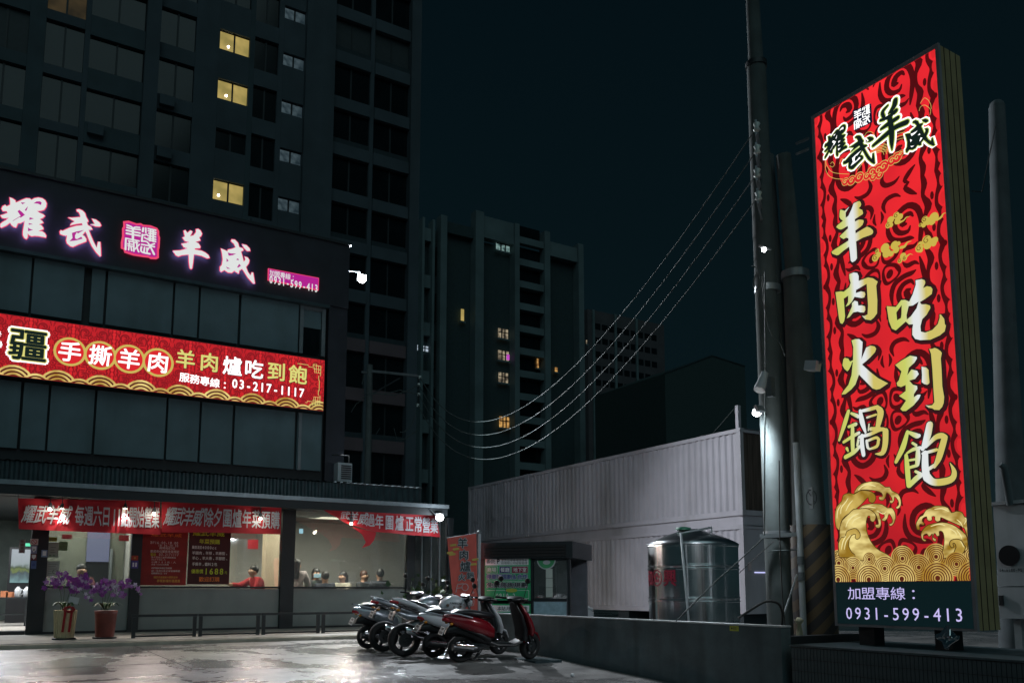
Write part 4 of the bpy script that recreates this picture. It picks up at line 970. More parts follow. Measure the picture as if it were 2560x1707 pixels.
for k in range(14):      # spandrels between the balconies
    z=zb-k*fh2
    if z<3: break
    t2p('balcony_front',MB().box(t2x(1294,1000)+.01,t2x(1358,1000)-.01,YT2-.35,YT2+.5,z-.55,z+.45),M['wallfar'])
    t2p('window',MB().box(t2x(1294,1000)+.05,t2x(1358,1000)-.05,YT2+.7,YT2+.88,z+.9,z+2.6),M['winglass'])
for k in range(7):
    z=zA-2-k*fh2*2
    if z<6: break
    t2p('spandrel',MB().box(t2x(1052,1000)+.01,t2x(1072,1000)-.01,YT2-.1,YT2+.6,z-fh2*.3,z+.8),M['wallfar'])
    for a,c in ((1079,1092),): t2p('window',MB().box(t2x(a,1000),t2x(c,1000),YT2+.5,YT2+.88,z-fh2*1.6,z-fh2*.4),M['winglass'])
def lit2(x0,y0,x1,y1,m_,bars=True):
    a=PY(x0,y0,YT2+.4); c=PY(x1,y1,YT2+.4)
    o=t2p('lit_window',MB().box(a.x,c.x,YT2+.4,YT2+.5,c.z,a.z),m_)
    if bars:
        f=MB()
        for q in (.33,.66): x=a.x+(c.x-a.x)*q; f.box(x-.08,x+.08,YT2+.3,YT2+.397,c.z,a.z)
        f.box(a.x,c.x,YT2+.3,YT2+.397,(a.z*.6+c.z*.4)-.06,(a.z*.6+c.z*.4)+.06); build('window_bars',f,M['dark'],o)
    build('ledge',MB().box(a.x-.2,c.x+.2,YT2+.28,YT2+.5,c.z-.25,c.z-.01),M['wallfar'],o)
lit2(1241,597,1274,632,M['litcool']); lit2(1246,820,1270,848,M['litcream']); lit2(1246,875,1272,903,M['litcream']); lit2(1247,930,1270,958,M['litcream']); lit2(1249,1040,1273,1070,M['litorg'])
lit2(1153,772,1160,803,M['litw'],False); lit2(1343,895,1347,920,M['litorg'],False); lit2(1388,918,1394,930,M['litorg'],False); lit2(1305,995,1322,1004,M['litcool'],False); lit2(1466,850,1468,860,M['litcream'],False)
a=PY(1270,893,YT2+.38)
t2p('pink_lamp',MB().box(a.x-.25,a.x+.2,YT2+.3,YT2+.38,a.z-.4,a.z+.4),emi('pink_lamp_glow','c04ac0',1.))
lit2(1044,862,1071,880,emi('stair_light','a8b6c4',1.),True)
# third and fourth, nearly lost in the dark
YT3=150.
a=PY(1560,790,YT3); c=PY(1700,800,YT3)
T3=thing('apartment_tower','barely visible brownish tower far behind the containers','building',((a.x+c.x)/2,YT3,0))
x0,x1=PY(1470,900,YT3).x,PY(1662,900,YT3).x; z3=PY(1600,800,YT3).z
mt3=mat('dusky_brown_wall',(.085,.078,.085),.9,var=.2,scale=.3)
build('wall',MB().box(x0,x1,YT3,YT3+20,0,z3),mt3,T3)
for k in range(14):
    for i in range(9):
        z=z3-3-k*3.3; x=x0+2+i*(x1-x0-4)/9
        if z<3: break
        if i in (0,3,6) and k==0: build('pilaster',MB().box(x-.8,x-.2,YT3-.4,YT3-.01,0,z3),M['wallfar'],T3)
        if i==0 and k==0: wproto=build('window',MB().box(0,1.6,-.05,.04,-1.4,0),M['winglass'],T3,local=True); wproto.location=Vector((x,YT3,z))-ORG[T3.name]
        else: child('window',wproto,T3,Vector((x,YT3,z))-ORG[T3.name])
YG=75.
t=thing('gabled_warehouse','dim gabled shed roof standing behind the upper container','building',(PY(1760,1000,YG).x,YG,0))
pts=[PY(1662,933,YG),PY(1780,889,YG),PY(1862,915,YG)]
x0_,x1_=pts[0].x,pts[2].x
build('gable_wall',MB().prism([(x0_,YG,0),(x1_,YG,0),tuple(pts[2]),tuple(pts[1]),tuple(pts[0])],(0,14,0)),mat('warehouse_wall',(.035,.06,.06),.8),t)
build('roof_edge',MB().tube(pts,.12,4),M['corr'],t)

# ================================================================== LOCAL POLE WITH CROSSARM, CABLES
p0=PD(925,912,42); X0,Y0=p0.x,p0.y
up=thing('utility_pole','slim concrete utility pole with crossarm beside the tower, left end of the cables','utility pole',(X0,Y0,0))
build('pole',MB().cone((X0,Y0,0),(X0,Y0,p0.z),.20,.145,14),M['conc'],up)
arm1=PD(1046,940,41.6); arm0=PD(926,930,42)
build('crossarm',MB().bar(arm0+Vector((0,-.2,0)),arm1,.12,.12),M['conc2'],up)
build('brace',MB().bar(PD(930,985,41.9),PD(1000,945,41.7),.06,.06),M['dark'],up)
build('crossarm',MB().bar(PD(905,930,42.2),PD(925,932,42.1),.1,.1),M['conc2'],up)
ins=[PD(1050,943,41.6),PD(1047,962,41.6),PD(1047,986,41.6),PD(1045,1013,41.6)]
build('bracket',MB().bar(PD(1046,940,41.6),PD(1046,1016,41.6),.06,.06),M['dark'],up)
for q in ins: build('insulator',MB().lathe([(.05,-.08),(.09,-.05),(.05,0),(.09,.05),(.05,.08)],q,8),M['porc'],up)
mb=MB()
for pts in ([(1047,962),(1015,978),(985,988),(940,983),(905,995)],[(1047,986),(1000,975),(960,985),(905,982)],[(1040,1030),(1030,1060),(1010,1080),(1000,1080)],[(985,1070),(992,1098),(1010,1098),(1045,1075)],[(905,1000),(890,1010),(878,1030)],[(912,932),(905,960)],[(950,1070),(940,1085)]):
    mb.tube([PD(x,y,41.4) for x,y in pts],.022,4)
build('jumper_cable',mb,M['wire'],up)

# ================================================================== BIG POLES AT THE RIGHT
pb=PD(1948,1475,12.5); PXc,PYc=pb.x,pb.y
bp=thing('utility_pole','stout grey concrete utility pole carrying insulators and a floodlight, left of the sign','utility pole',(PXc,PYc,-.3))
zt1=PD(1925,55,12.5).z
build('pole',MB().cone((PXc,PYc,-.3),(PXc-.06,PYc,zt1),.19,.150,20),M['conc'],bp)
build('pole_top',MB().cone((PXc-.06,PYc,zt1-.1),(PXc-.1,PYc+.02,zt1+3),.12,.09,14),M['conc'],bp)
build('band',MB().cone((PXc-.06,PYc,zt1-.06),(PXc-.06,PYc,zt1+.02),.17,.17,14),M['dark'],bp)
ri=[]
for i,(x,y) in enumerate(((1892,318),(1893,374),(1893,433),(1896,490))):
    q=PD(x,y,12.45); ri.append(q); root=Vector((PXc-.05,PYc,q.z+.10)); 
    build('insulator_bracket',MB().bar(q+Vector((-.02,0,.10)),root,.03,.03).bar(q+Vector((-.02,0,-.10)),root+Vector((0,0,-.2)),.03,.03),M['alu'],bp)
    build('insulator',MB().lathe([(.03,-.07),(.055,-.05),(.03,0),(.055,.05),(.03,.07)],q,8),M['porc'],bp)
for zz in (PD(1950,690,12.5).z,PD(1950,1335,12.5).z): build('pole_band',MB().cone((PXc,PYc,zz-.05),(PXc,PYc,zz+.05),.20,.20,16),M['alu'],bp)
a=PD(1965,1335,12.3); build('cross_bracket',MB().bar(PD(1900,1340,12.4),PD(1990,1335,12.3),.05,.06),M['alu'],bp)
build('tie_wire',MB().tube([PD(1922,1378,12.31),PD(1945,1376,12.28),PD(1975,1375,12.31),PD(2000,1372,12.4)],.01,4),M['wire'],bp)
# overhead cables: four sagging lines
for i,(a,c) in enumerate(zip(ins,ri)):
    low=[(1210,1054),(1225,1087),(1235,1119),(1250,1149)][i]
    # find the sag that brings the cable down to its lowest point in the picture
    best=None
    for sag in [x*.05 for x in range(10,140)]:
        ys=[]
        for j in range(61):
            u=j/60; P_=a.lerp(c,u)-Vector((0,0,4*sag*u*(1-u))); d=P_-EYEP; z=d.dot(_F); ys.append((CY-FPX*d.dot(_U)/z))
        e=abs(max(ys)-low[1])
        if best is None or e<best[0]: best=(e,sag)
    sag=best[1]; pts=[a.lerp(c,j/48)-Vector((0,0,4*sag*(j/48)*(1-j/48))) for j in range(49)]
    o=MB().tube(pts,[.026-.017*min(1,j/34) for j in range(49)],5)
    single('overhead_cable',o,M['wire'],['topmost of the four sagging overhead cables','second of the four sagging overhead cables from the top','third of the four sagging overhead cables from the top','lowest of the four sagging overhead cables'][i],'cable','four sagging overhead cables')
# lamps and gear on the pole
p=PD(1892,1030,12.2)
mm=MB().tube([p+Vector((.02,.02,.02)),p+Vector((.2,.1,.03)),Vector((PXc-.12,PYc,p.z+.05))],.02)
flood('floodlight','bright cold floodlight on the big pole above the water tank',p,p+Vector((.3,3.2,-2.0)),260,150,mm,.09)
p=PD(1910,624,12.2); t=thing('pole_lamp','tiny lit lamp high on the big pole','lamp',p)
build('bulb',MB().ball(p,.035,8,6),M['bulb'],t); build('bracket',MB().bar(p+Vector((-.12,0,.03)),p+Vector((.15,0,.03)),.02,.03),M['alu'],t)
p=PD(1913,945,12.2)
t=thing('security_camera','grey boxed spotlight tilted down on the big pole above the floodlight','lamp',p)
build('housing',MB().cone(PD(1912,932,12.2),PD(1898,975,12.1),.05,.085,12),M['white'],t); build('junction_box',MB().obox(PD(1925,968,12.25),(.13,.1,.28),(0,0,.3)),M['conc2'],t)
def cable(lab,pts,d,r=.008,m='wired'):
    single('hanging_cable',MB().tube([Vector(q) for q in cat([tuple(PD(x,y,d)) for x,y in pts],4)],r,5),M[m],lab,'cable')
cable('pale straight cable running down the left side of the big pole',[(1912,680),(1914,940),(1912,1100),(1911,1338)],12.2,.011,'wire')
cable('looped loose cable high on the left of the big pole',[(1880,665),(1892,672),(1900,700),(1893,722),(1885,722),(1884,700),(1892,680)],12.2,.007,'wire')
cable('thin cable bowing off the big pole below the loop',[(1905,690),(1910,760),(1926,830),(1950,858),(1963,890)],12.,.006,'wire')
cable('black cable snaking down the front of the big pole',[(1948,1150),(1950,1360),(1957,1500),(1965,1585)],12.,.009)
cable('curved black hose looping over the low wall end',[(1845,1545),(1895,1512),(1920,1502),(1945,1508),(1955,1530),(1955,1562)],11.6,.018)
cable('pale guy wire slanting from pole bracket down over the water tank',[(1908,1345),(1838,1410),(1780,1462),(1690,1552)],11.8,.009,'wire')
cable('thin dark wire slanting parallel to the guy wire',[(1935,1352),(1860,1420),(1846,1435)],12.,.006)
# second and third poles
q=PD(1985,1475,13.2); t=thing('concrete_pole','slender pale pole standing directly behind the big pole','pole',(q.x,q.y,-.2))
build('pole',MB().cone((q.x,q.y,-.2),(q.x-.25,q.y,PD(1975,330,13.2).z),.20,.13,16),M['conc2'],t)
q=PD(2035,1475,12.9); t=thing('striped_pole','thick dark pole with black and yellow hazard wrap, behind the sign base','pole',(q.x,q.y,-.2))
zt_=PD(1995,645,12.9).z; zw=PD(2035,1312,12.9).z
build('pole',MB().cone((q.x,q.y,-.2),(q.x-.13,q.y,zt_),.30,.18,20),M['conc'],t)
hz=bpy.data.materials.new('hazard_stripes'); hz.use_nodes=True; n=hz.node_tree; b=n.nodes['Principled BSDF']
tc_=n.nodes.new('ShaderNodeTexCoord'); mp=n.nodes.new('ShaderNodeMapping'); mp.inputs['Rotation'].default_value=(0,R(-52),R(25)); n.links.new(tc_.outputs['Object'],mp.inputs[0])
wv=n.nodes.new('ShaderNodeTexWave'); wv.bands_direction='X'; wv.inputs['Scale'].default_value=1.35; n.links.new(mp.outputs[0],wv.inputs['Vector'])
rr=n.nodes.new('ShaderNodeValToRGB'); rr.color_ramp.interpolation='CONSTANT'; rr.color_ramp.elements[0].color=(.015,.015,.015,1); rr.color_ramp.elements[1].position=.5; rr.color_ramp.elements[1].color=(.065,.045,.02,1)
n.links.new(wv.outputs[0],rr.inputs[0]); n.links.new(rr.outputs[0],b.inputs['Base Color']); b.inputs['Roughness'].default_value=.6
build('hazard_wrap',MB().cone((q.x,q.y,-.15),(q.x,q.y,zw),.335,.325,24),hz,t)
build('pole_cap_band',MB().cone((q.x-.12,q.y,zt_-.12),(q.x-.12,q.y,zt_),.22,.22,16),M['alu'],t)
build('pole',MB().cone((q.x-.13,q.y,zt_-.1),(q.x-.28,q.y,PD(1972,328,12.9).z),.14,.12,14),M['conc'],t)
for py_ in (352,378): build('step_bar',MB().bar(PD(1990,py_+8,12.8),PD(2022,py_-6,12.6),.03,.03),M['alu'],t)
q=PD(2005,1475,12.2); t=thing('pvc_conduit','pale grey conduit pipe standing upright before the striped pole','pipe',(q.x,q.y,-.2))
zt_=PD(2002,1098,12.2).z
build('pipe',MB().cone((q.x,q.y,-.2),(q.x,q.y,zt_),.045,.045,12),M['pvc'],t)
for py_ in (1400,1440): z=PD(2004,py_,12.2).z; build('coupling',MB().cone((q.x,q.y,z-.06),(q.x,q.y,z+.06),.052,.052,12),M['conc2'],t)
p=PD(2028,1245,12.4); t=thing('warning_plate','small faded plate with a circle and slash strapped behind the conduit','sign',p)
build('plate',MB().obox(p,(.012,.17,.32),(0,0,R(-31))),M['conc'],t)
pl=Plane(p-_F0*.012,_RT,_Z,-_F0)
mb=MB(); stroke(mb,pl,[(.075*math.cos(k*.6283),.01+.11*math.sin(k*.6283),.014) for k in range(10)],.004,closed=True,k=3); stroke(mb,pl,[(-.04,.09,.01),(.05,-.07,.01)],.004,smooth=False); build('print',mb,M['dark'],t)
p=PD(1998,1560,12.0); single('rag',MB().lathe([(.02,-.35),(.06,-.28),(.045,-.1),(.03,0),(.07,.06),(.02,.1)],p,9),mat('pale_rag',(.42,.40,.28),.8),'crumpled pale plastic bag tied to the conduit foot','bag')
cable('slanting pale pole leaning beside the conduit',[(1993,1435),(1975,1490),(1957,1545)],12.1,.016,'pvc')

# ================================================================== LOW WALL, PEDESTAL, SIGN
XW=8.69; ZW=.72
t=thing('low_wall','long low dark painted wall with pale top edge behind the scooters','wall',(XW,12,0))
wv_=MB(); v=[]
ysw=[7.63+i*(17.2-7.63)/12 for i in range(13)]
for x in (XW,XW+.18):
    for y in ysw: v+=[(x,y,gz(x,y)-.4),(x,y,ZW)]
n_=13; f=[]
for s_ in (0,26): f+=[(s_+2*i,s_+2*i+2,s_+2*i+3,s_+2*i+1) for i in range(12)]
f+=[(2*i+1,2*i+3,26+2*i+3,26+2*i+1) for i in range(12)]+[(0,1,27,26),(24,25,51,50)]
wv_.add(v,f); build('wall_body',wv_,M['lowwall'],t); build('cap',MB().box(XW-.008,XW+.19,7.62,17.21,ZW+.002,ZW+.022),M['cap'],t)
p=PX(1823,1563,XW-.012); q=PX(1846,1577,XW-.012)
st_=thing('sticker','small lime sticker on the low wall below its top edge','sticker',(XW-.012,p.y,q.z))
build('sheet',MB().box(XW-.006,XW-.002,q.y,p.y,q.z,p.z),mat('lime_sticker',(.45,.48,.05),.5),st_)
pl=Plane((XW-.0065,0,0),(0,-1,0),(0,0,1),(-1,0,0)); mb=MB(); a_,b_=-(p.y+q.y)/2,(p.z+q.z)/2
flat(mb,pl,[ell(a_-.04,b_,.014,.014)],.001)
for i in range(3): flat(mb,pl,[rect(pl,a_-.012+i*.022,b_-.02,a_-.004+i*.022,b_+.022)],.001)
build('print',mb,M['dark'],st_)
# side return of the wall
structure_=MB().box(XW+.183,XW+1.6,7.63,7.80,-.9,ZW-.12); build('return_wall',structure_,M['dark'],t)
# small rubbish and drain plate by the wall
a=PG(1370,1648); dp=MB()
pts=[PG(1370,1655,-.03),PG(1480,1668,-.05),PG(1500,1652+18,-.06),PG(1400,1646,-.02)]
single('drain_cover',MB().box(7.95,8.5,12.35,13.25,gz(8,12.8)-.03,gz(8,12.8)+.012),M['corr'],'flat steel drain plate set in the yard beside the low wall','drain cover')
sc1=PG(1431,1671); single('crumpled_tissue',MB().ball((sc1.x,sc1.y,gz(sc1.x,sc1.y)+.03),.035,7,5,(1,.8,.9)),M['white'],'crumpled white tissue lying on the yard near the low wall','litter')
for (px_,py_),lab in (((1585,1701),'flattened white scrap lying in the yard at the wall foot'),((1440,1652),'tiny pale scrap close to the drain plate')):
    q=PG(px_,py_,-.1); single('paper_scrap',MB().obox((q.x,q.y,gz(q.x,q.y)+.006),(.12,.05,.008),(0,0,.4)),M['white'],lab,'litter')
# pedestal with vertical strip tiles
pd=thing('sign_pedestal','dark tiled pedestal carrying the tall sign','pedestal',(XW,5,-.9))
build('core',MB().box(XW+.012,XW+1.7,1.2,7.48,-.9,.488),M['dark'],pd)
build('top_slab',MB().box(XW-.005,XW+1.7,1.2,7.5,.49,.512),M['tile'],pd)
rows=[(-.9+k*.145,-.9+(k+1)*.145-.008) for k in range(9)]
tl=build('tile',MB().box(0,.011,0,.042,0,.137),M['tile'],pd,local=True); cnt=0; rest=MB()
for k,(z0,z1) in enumerate(rows[::-1]):
    z0+=.08; y=7.43
    while y>3.6:
        if cnt==0: tl.location=Vector((0,y-5,z0+.9))
        elif cnt<300: child('tile',tl,pd,Vector((0,y-5,z0+.9)))
        else: rest.box(XW,XW+.011,y,y+.042,z0,z0+.137)
        cnt+=1; y-=.050
build('tile_field',rest,M['tile'],pd,kind='stuff')
# ---- the tall light box sign
XS=9.3
SY0=5.40; SY1=7.25; SZ0=.755; SZ1=7.76
sg=thing('tall_sign','tall red illuminated restaurant sign with gold letters and waves on a tiled pedestal','sign',(XS+.2,(SY0+SY1)/2,.515))
build('cabinet',MB().box(XS+.012,XS+.46,SY0,SY1,SZ0,SZ1),mat('sign_cabinet',(.40,.31,.16),.6,var=.15),sg)
for i in range(3): y=0; build('side_seam',MB().box(XS+.11+i*.12,XS+.118+i*.12,SY0-.006,SY0-.001,SZ0,SZ1),M['black'],sg)
tr_=MB()
w_=.035
tr_.box(XS-.012,XS+.03,SY1-w_,SY1+.01,SZ0-.01,SZ1+.01).box(XS-.012,XS+.03,SY0-.01,SY0+w_-.003,SZ0-.01,SZ1+.01).box(XS-.012,XS+.03,SY0+w_,SY1-w_-.003,SZ1-.045,SZ1+.01).box(XS-.012,XS+.03,SY0+w_,SY1-w_-.003,SZ0-.01,SZ0+.02)
build('frame',tr_,mat('sign_frame_grey',(.30,.28,.30),.6),sg)
for y in (SY1-.48,SY0+.35): build('leg',MB().box(XS+.1,XS+.3,y,y+.22,.513,SZ0-.003),M['dark'],sg)
SP=Plane((XS,0,0),(0,-1,0),(0,0,1),(-1,0,0))
A0,A1=-SY1+w_,-SY0-w_
FG=(2060,1180,.184922)
ZB=SP.hit(2270,1452)[1]
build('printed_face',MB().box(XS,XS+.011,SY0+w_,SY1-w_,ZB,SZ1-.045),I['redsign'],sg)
build('black_panel',MB().box(XS-.016,XS+.011,SY0+w_,SY1-w_,SZ0+.02,ZB-.002),I['blackpanel'],sg)
dk=MB(); rd=MB(); W_=A1-A0
for k in range(5): ornament(dk,rd,SP,A0,SZ1-.05-1.86*(k+1)+.35,W_,1.86,.001)
for mb in (dk,rd): clip_mb(mb,SP,A0,ZB,A1,SZ1-.047)
build('printed_ornament',dk,I['maroon'],sg,kind='stuff'); build('printed_drops',rd,I['red'],sg,kind='stuff')
# gold wave scales at the foot
gd=MB(); gk=MB()
for (x,y,r_),h in (((205,1230,185),0),((615,1175,150),0),((1065,1165,175),.0),((1520,1140,180),0),((2000,1120,170),0),
                 ((400,1290,150),.006),((830,1300,175),.006),((1290,1285,180),.006),((1800,1240,165),.006),
                 ((205,1450,205),.012),((620,1450,210),.012),((1065,1440,215),.012),((1550,1430,225),.012),((2030,1420,230),.012)):
    c_=SP.hit(2060+x*FG[2],1180+y*FG[2]); rr_=abs(SP.hit(2060+x*FG[2],1180+(y-r_)*FG[2])[1]-c_[1])
    seigaiha(gd,gk,SP,c_[0],c_[1],rr_,.004+h*1.0,8)
for mb in (gd,gk): clip_mb(mb,SP,A0,ZB,A1,SZ1)
build('gold_wave_scales',gd,I['goldv'],sg,kind='stuff'); build('wave_lines',gk,emi('ink_brown_red','5a2414',1.),sg)
WAVES=[("410,285 440,215 500,160 600,130 660,125 750,140 830,200 890,200 920,250 1000,290 1040,370 1040,450 1000,495 970,475 1010,440 1000,380 955,330 950,380 920,420 885,405 900,375 925,380 900,320 850,275 835,330 800,380 750,370 745,330 790,330 780,280 700,250 600,240 500,240",0),
("160,720 150,600 170,470 240,390 260,310 340,280 410,295 480,250 560,245 650,265 700,320 695,380 660,415 610,395 600,340 560,375 500,440 400,520 280,600 230,680 215,780 180,760",1),
("475,495 520,450 600,430 700,425 790,435 860,480 920,480 960,540 970,620 940,700 900,725 880,700 925,680 920,620 880,560 860,620 820,660 780,640 820,600 800,560 740,530 770,640 770,720 740,755 700,740 700,705 740,700 720,620 700,570 640,510 560,490",2),
("215,880 215,760 250,650 340,560 400,500 480,495 560,485 640,510 700,570 700,630 670,670 630,650 625,600 600,590 575,660 580,780 610,880 670,980 760,1060 860,1110 860,1180 200,1180 200,1050 195,950",3),
("200,960 240,880 290,870 310,800 380,765 440,760 490,820 490,880 450,905 425,880 430,840 380,850 345,920 340,1000 380,1080 430,1140 220,1150 205,1060",4),
("1250,740 1250,680 1300,600 1340,580 1380,510 1450,480 1500,455 1600,455 1680,480 1725,545 1790,525 1870,540 1900,600 1960,620 1990,740 1970,850 1940,880 1900,760 1830,720 1740,680 1650,640 1580,610 1575,650 1530,670 1500,640 1500,600 1460,600 1465,640 1430,660 1395,640 1390,600 1340,620 1330,660 1360,690 1345,715 1310,700 1290,720 1300,770 1265,775",2),
("1315,850 1330,790 1380,730 1450,700 1600,675 1740,705 1840,770 1920,840 1945,920 1945,1000 1900,1080 1560,1180 1600,1080 1625,980 1625,860 1600,800 1560,800 1565,850 1530,865 1510,830 1490,830 1480,880 1520,900 1510,935 1470,910 1470,830 1450,850 1420,870 1395,830 1350,850 1350,900 1385,910 1370,935 1330,910",3),
("1700,970 1720,920 1790,900 1860,920 1900,990 1920,1010 1880,1100 1800,1100 1760,1080 1790,1010 1770,960 1745,965 1760,1000 1730,1020",4)]
I['dull']=glow_noise('ink_dull_gold','94701f','d9bd66',4.,1.,lo=.35,hi=.7)
hl=MB(); ln=MB()
for t_,k in WAVES:
    L=on(SP,FG,t_); L=[q[:2] for q in cat([(a,b_,0) for a,b_ in L],2,True)]
    h=.0015+k*.0006 if k<3 else .0034+.0006*k
    m__=MB(); flat(m__,SP,[L],h); clip_mb(m__,SP,A0,ZB,A1,SZ1); build('gold_wave_curl' if k in (1,4) else 'gold_wave_crest',m__,I['dull'] if k in (1,4) else I['gold'],sg); stroke(ln,SP,[(a,b_,.010) for a,b_ in L],h+.0002,closed=True,k=1)
for t_ in ("470,240,8 520,190,14 600,165,16 700,190,8","230,560,8 240,480,16 300,400,14 330,350,6","300,520,8 340,440,16 390,380,6","180,620,8 190,520,14 235,440,6","300,740,8 330,660,18 400,590,20 470,560,8","380,700,6 420,640,14 500,600,6","520,480,8 600,465,16 700,480,8","240,1040,8 260,940,18 300,860,8","280,1040,8 300,940,14 360,850,8","720,520,8 800,560,14 840,540,6","1500,500,8 1600,490,16 1690,530,8","1900,700,8 1930,640,14 1910,620,6","1800,640,8 1850,680,14 1880,740,6","1450,730,8 1560,700,16 1640,720,8","1800,780,8 1850,850,16 1870,900,6","1700,760,8 1770,800,12 1800,850,6","1850,930,6 1880,980,12 1890,1010,6"):
    strokes(hl,SP,FG,[t_],.0064)
for mb in (hl,ln): clip_mb(mb,SP,A0,ZB,A1,SZ1)
build('wave_outline',ln,emi('ink_umber','4a3510',1.),sg); build('wave_highlight',hl,emi('ink_pale_gold','f0e2a0',1.),sg)
# gold clouds
CL=[([(1150,520,58),(1190,430,65),(1290,350,62),(1360,370,55),(1310,450,58),(1200,520,40)],[(1330,480,50),(1420,440,26),(1470,385,20),(1530,368,3)]),
([(1720,515,34),(1780,520,44),(1800,420,60),(1860,450,70),(1960,380,85),(1930,460,60),(2010,380,40)],[(2020,430,34),(2090,380,40),(2130,320,20),(2190,300,3)]),
([(920,1100,68),(970,1050,52),(950,980,40),(1090,930,85),(1120,1020,80),(1260,880,75),(1290,960,60),(1200,1030,50),(1330,850,40)],[(1370,920,50),(1440,900,50),(1490,830,26),(1565,805,3)]),
([(1700,930,75),(1720,860,50),(1830,790,85),(1850,870,80),(1930,800,50),(1980,790,60),(1960,850,50)],[(1690,980,50),(1740,990,30),(1770,950,6)]),
([(1355,1155,45),(1410,1070,58),(1440,1110,45)],[(1450,1100,50),(1500,1060,30),(1540,1035,14),(1590,1050,3)])]
FPz=(2060,490,.140306); I['cline']=emi('ink_cloud_line','5a3010',1.)
for blobs,tail in CL:
    cl=MB(); cs=MB()
    for i,(x,y,r_) in enumerate(blobs):
        c_=SP.hit(2060+x*.140306,490+y*.140306); rr_=abs(SP.hit(2060+x*.140306,490+(y-r_)*.140306)[1]-c_[1]); flat(cl,SP,[ell(c_[0],c_[1],rr_,rr_,16)],.003+i*.0002)
        if i in (0,2): stroke(cs,SP,[(q[0],q[1],q[2]) for q in spiral(c_[0],c_[1],rr_*.75,rr_*.15,1.2,1.1,.008)],.0055,k=1)
    strokes(cl,SP,FPz,[' '.join('%g,%g,%g'%q for q in tail)],.0048)
    o_=build('gold_cloud',cl,I['goldflat'],sg); build('cloud_line',cs,I['cline'],o_,kind='stuff')
# large letters
FE=(2080,660,.216763); FZ=(2080,990,.159475); FQ=(2280,850,.133983)
def letter(parts,frs,strk=None):
    m1=MB(); sh=MB(); ed=MB()
    for (o_,hs),f_ in zip(parts,frs):
        L=[on(SP,f_,o_)]+[on(SP,f_,q) for q in hs]; flat(m1,SP,L,.0075)
        flat(sh,SP,[[(a+.03,b_-.035) for a,b_ in L[0]]],.0052); stroke(sh,SP,[(a+.02,b_-.02,.06) for a,b_ in L[0]],.0054,closed=True,k=1)
        for l in L: stroke(ed,SP,[(a,b_,.014) for a,b_ in l],.0079,closed=True,k=1)
        for l in L[1:]: pass
    if strk:
        f_,lst=strk; strokes(m1,SP,f_,lst,.0088); strokes(ed,SP,f_,lst,.0060,grow=.026); strokes(sh,SP,(f_[0]+2,f_[1]+3,f_[2]),lst,.0050,grow=.05)
    build('large_letter',m1,I['grad'],sg); build('letter_shadow',sh,I['shadow'],sg); build('letter_edge',ed,I['dark'],sg)
letter([("530,130 600,95 640,85 665,105 678,150 665,190 630,228 650,225 695,245 712,300 700,335 560,425 560,450 620,418 665,415 715,425 722,460 700,520 660,560 570,625 570,660 720,570 775,540 840,565 885,605 892,650 870,690 830,710 700,755 585,815 600,1000 603,1110 570,1160 510,1195 475,1160 465,1060 450,915 350,990 270,1060 230,1070 150,1040 132,1000 160,970 440,790 435,765 400,755 355,780 310,760 275,720 430,575 430,545 355,590 310,610 270,605 217,565 240,520 340,440 300,425 275,385 275,330 285,250 320,240 375,262 430,210 465,185 455,215 400,300 400,385 435,355 490,240",[])],[FPz])
letter([("200,115 255,93 300,100 318,140 313,190 420,150 480,160 537,200 520,250 533,420 530,570 490,625 450,655 385,645 345,600 375,595 410,580 415,480 400,235 285,305 280,330 340,310 385,320 395,350 380,390 345,400 265,385 240,435 200,480 160,500 155,495 185,440 188,370 145,400 160,600 150,660 125,697 95,685 80,630 40,330 45,320 105,310 140,315 200,265 215,220 200,170",[]),
("230,450 265,418 305,430 312,475 350,470 390,485 395,530 375,565 330,565 300,555 250,565 210,615 170,632 190,580 230,490",[])],[FE,FE])
letter([("225,880 275,860 320,860 362,895 360,960 345,1090 395,960 450,935 500,945 520,975 505,1020 450,1080 400,1125 355,1155 450,1240 540,1310 655,1370 640,1390 560,1445 515,1455 470,1440 400,1370 315,1280 280,1390 230,1450 160,1505 110,1510 130,1465 190,1390 225,1280 240,1130 205,1220 180,1243 145,1215 120,1170 130,1100 150,1075 195,1085 215,1120 242,1108 245,960",[])],[FE])
letter([("630,485 740,490 800,412 850,408 893,430 930,350 965,240 965,185 1040,168 1080,185 1087,220 1060,275 1100,250 1150,260 1170,290 1160,350 1080,410 1020,445 1040,460 1090,458 1140,475 1145,510 1100,590 1050,640 1030,720 1035,775 1080,785 1160,755 1220,690 1240,620 1240,580 1265,578 1305,630 1312,690 1325,710 1310,780 1250,830 1140,880 1020,885 960,870 925,820 925,750 935,700 890,705 855,670 800,720 740,773 690,750 655,660",["752,560 805,480 800,580 795,620 760,645","893,490 940,485 1000,440 975,510 960,530 910,600 870,635 870,590"])],[FE])
letter([("728,1165 800,1110 905,1050 985,1065 990,1090 960,1140 895,1200 875,1275 920,1210 990,1225 1012,1270 965,1330 900,1345 940,1385 990,1400 995,1440 955,1500 948,1530 990,1500 1030,1500 1026,1530 1010,1560 949,1633 861,1699 817,1701 787,1670 853,1574 772,1522 850,1460 850,1400 800,1425 755,1410 745,1370 770,1340 800,1240",[]),
("175,493 240,495 275,500 325,550 330,640 345,790 330,820 290,845 230,830 180,790 185,650",[]),
("318,165 380,155 430,135 480,150 550,200 575,240 555,340 570,560 583,860 618,1060 610,1170 580,1250 520,1315 420,1310 385,1285 310,1270 250,1215 310,1210 380,1205 415,1160 400,950 378,560 352,260",[])],[FE,FQ,FQ])
